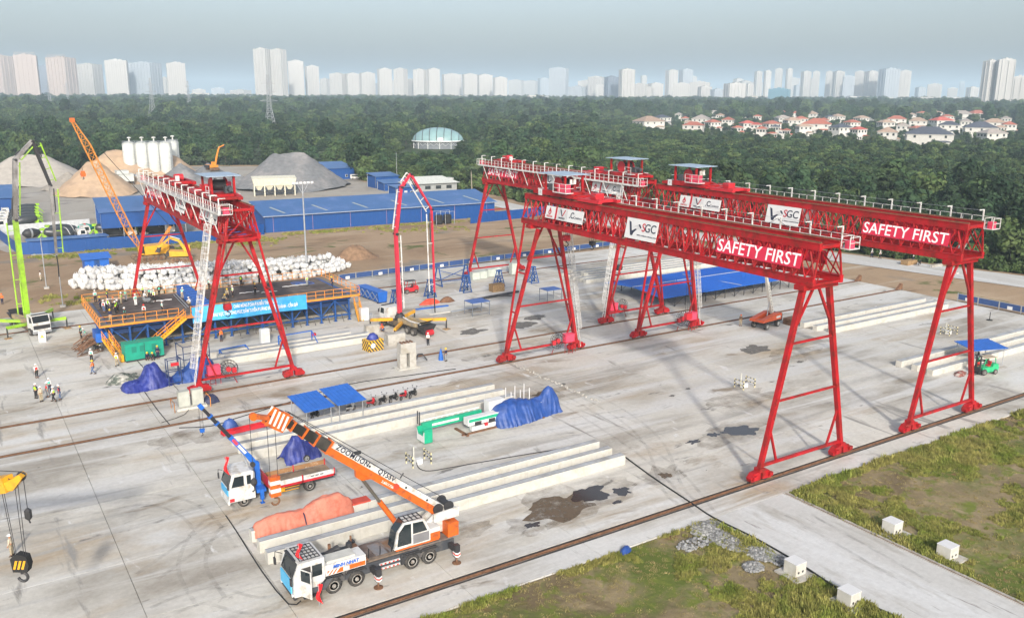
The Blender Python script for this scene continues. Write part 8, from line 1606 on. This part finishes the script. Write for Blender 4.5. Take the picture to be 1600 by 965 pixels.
LST = [(-14,28,90,2500,'p'),(24,38,105,2900,'d'),(28,64,88,2450,'p'),(63,81,105,2900,'d'),(79,122,92,2450,'p'),(122,162,102,2700,'w'),(168,204,96,2600,'w'),(204,254,100,2700,'b'),(254,265,122,3200,'w'),(263,293,100,2600,'w'),
 (400,425,79,2500,'w'),(426,450,80,2500,'w'),(451,477,97,2700,'w'),(478,500,105,2800,'w'),(501,516,124,3300,'w'),(516,541,116,3000,'w'),(541,562,116,3000,'w'),(562,587,115,3000,'w'),(590,613,109,2900,'w'),(616,637,109,2900,'w'),(634,650,125,3000,'w'),(646,667,110,2900,'w'),(668,688,109,2900,'w'),(690,722,117,3100,'w'),(722,746,117,3000,'w'),(745,770,118,3100,'w'),(770,793,122,3000,'w'),(794,818,126,4600,'w'),(818,842,127,4800,'w'),(840,858,123,4300,'b'),
 (857,888,108,3000,'b'),(888,915,136,2600,'b'),(902,930,127,3400,'w'),(918,945,121,3300,'w'),(944,966,121,2700,'d'),(966,991,110,2600,'s'),(985,1012,132,2700,'s'),(1012,1036,131,3000,'w'),(1039,1058,111,3200,'w'),(1060,1081,110,3200,'b'),(1050,1078,131,2700,'s'),(1076,1110,129,3000,'w'),(1110,1131,140,2700,'b'),(1131,1164,131,2500,'s'),(1164,1177,132,2800,'w'),(1177,1189,113,3500,'w'),(1192,1203,112,3500,'w'),(1200,1235,139,2400,'t'),(1209,1221,109,3600,'w'),(1226,1236,109,3600,'w'),(1250,1265,113,3400,'w'),(1268,1279,113,3500,'w'),
 (1288,1300,113,3300,'w'),(1299,1317,113,3200,'w'),(1315,1334,120,3000,'b'),(1333,1350,113,3100,'w'),(1349,1370,113,3000,'w'),(1371,1402,109,2900,'b'),(1402,1421,112,3000,'w'),(1448,1471,132,3300,'w'),(1531,1554,97,1800,'s'),(1553,1580,95,1780,'s'),(1578,1604,121,1850,'s'),(1498,1506,128,5500,'b'),(300,322,140,3600,'w'),(330,352,138,3800,'b'),(360,392,141,3500,'w'),(500,590,130,3700,'b'),(600,690,126,3900,'w'),(700,790,129,4000,'b'),(868,880,128,3600,'w'),(930,962,133,3200,'w'),(1005,1022,137,2700,'w'),(1090,1112,136,2800,'s'),(1145,1160,124,3900,'w'),(1240,1252,134,3900,'b'),(1320,1345,130,3700,'w'),(1375,1398,126,3700,'w'),(1430,1446,137,3600,'b'),(1480,1496,138,3800,'w'),(1510,1528,137,3300,'w')]
_tr = random.Random(11)
for _ in range(20):
    x = _tr.choice((_tr.uniform(505,800), _tr.uniform(860,1210), _tr.uniform(1200,1440))); w_ = _tr.uniform(9,22); LST.append((x, x+w_, _tr.uniform(119,136), _tr.uniform(3600,4800), _tr.choice('wwwbs')))
LST.sort(key=lambda l: l[0]+l[1])
def ORD(n):
    tens = ['', '', 'twenty', 'thirty', 'forty', 'fifty', 'sixty', 'seventy', 'eighty', 'ninety']; small = 'zeroth first second third fourth fifth sixth seventh eighth ninth tenth eleventh twelfth thirteenth fourteenth fifteenth sixteenth seventeenth eighteenth nineteenth'.split()
    if n >= 100: return 'hundredth' if n == 100 else 'hundred '+ORD(n-100)
    if n < 20: return small[n]
    return tens[n//10][:-1]+'ieth' if n % 10 == 0 else tens[n//10]+' '+small[n % 10]
SN = {'p': 'pinkish tower block', 'd': 'dark slate tower block', 'w': 'white tower block', 'b': 'blue grey tower block', 's': 'white banded tower block', 't': 'teal wrapped low block'}
for i, (x0, x1, yt, D, st) in enumerate(LST):
    loc = 'far left' if x0 < 160 else ('left' if x0 < 320 else ('left of centre' if x0 < 600 else ('centre' if x0 < 900 else ('right of centre' if x0 < 1210 else ('right' if x0 < 1440 else 'far right')))))
    nb = LST[i+1] if i+1 < len(LST) else None
    tower(x0, x1, yt, D, st, '%s, %s on the skyline, %s from the left' % (SN[st], loc, ORD(i+1)), random.choice((-.45,-.3,.3,.42)))
lw = [vw, mat('low_cream', (.60,.56,.48), .7), mat('low_grey', (.42,.44,.46), .7)]
for i in range(70):
    px = random.choice((random.uniform(298,400), random.uniform(690,900), random.uniform(860,1210), random.uniform(1200,1530))); D = random.uniform(2300, 3400); c = far(px, D); w, d, h = random.uniform(14,44), random.uniform(10,18), random.uniform(17,27)
    m = random.choice(lw); t = T('low_block', '%s low %s building at the foot of the skyline, %s' % ('wide' if w > 29 else 'narrow', {vw: 'white', lw[1]: 'cream'}.get(m, 'grey'), 'below the left towers' if px < 450 else ('centre' if px < 900 else ('right of centre' if px < 1210 else 'right'))), 'building', (c.x, c.y, -.4), VY-math.pi/2+random.uniform(-.4,.4), 'low buildings under the skyline'); MB().box(-w/2,w/2,-d/2,d/2,0,h).build('wall', m, t); MB().box(-w/2-.5,w/2+.5,-d/2-.5,d/2+.5,h,h+.8).build('roof', random.choice(lw), t); k = MB()
    for f in range(int(h/3.5)): k.box(-w/2+1,w/2-1,-d/2-.12,-d/2-.01,1.2+f*3.5,2.7+f*3.5)
    k.build('window_band', TG, t)
# ================================================================ pylons
def pylon():
    t = T('pylon', 'lattice power pylon', 'pylon', (0,0,0), 0, 'lattice pylons in the forest'); m = lattice(MB(), (0,0,0), (0,0,20), 9, 3.2, 6, .16); m.build('base_lattice', steel, t); lattice(MB(), (0,0,20), (0,0,48), 3.2, 1.2, 10, .13).build('upper_lattice', steel, t)
    for z, l in ((26,7.5),(33,7),(40,6)):
        k = MB()
        for s in (-1, 1): k.beam((0,-.6,z), (s*l,0,z+.5), .22).beam((0,.6,z), (s*l,0,z+.5), .22).beam((0,0,z+1.8), (s*l,0,z+.5), .2)
        k.build('cross_arm', steel, t)
    return t
py = pylon(); q = G(423,207); py.location = (q.x, q.y, -.4); py['label'] = 'nearest lattice pylon, before the tall white towers'
for lab, px, y, rz in (('lattice pylon left of centre among the left towers', 240,191,.4),('lattice pylon right of the left tower group', 297,181,.7),('faint lattice pylon at far left', 80,176,.2),('second faint lattice pylon at far left', 108,171,.5)):
    q = G(px, y); again(py, lab, (q.x, q.y, -.4), rz)
# ================================================================ haze: one closed box of thin pale air
hz = MB().box(-15000, 15000, -15000, 15000, -2.0, 215.0); hm = bpy.data.materials.new('haze_air'); hm.use_nodes = True; N = hm.node_tree.nodes; N.clear(); vo = N.new('ShaderNodeVolumePrincipled'); ou = N.new('ShaderNodeOutputMaterial')
vo.inputs['Color'].default_value = (.68,.85,1.0,1); vo.inputs['Density'].default_value = HAZE; vo.inputs['Anisotropy'].default_value = -.05; hm.node_tree.links.new(vo.outputs[0], ou.inputs['Volume'])
o = hz.build('haze', hm); o['kind'] = 'stuff'; tag(o, 'thin pale haze over the whole site and city', 'haze')
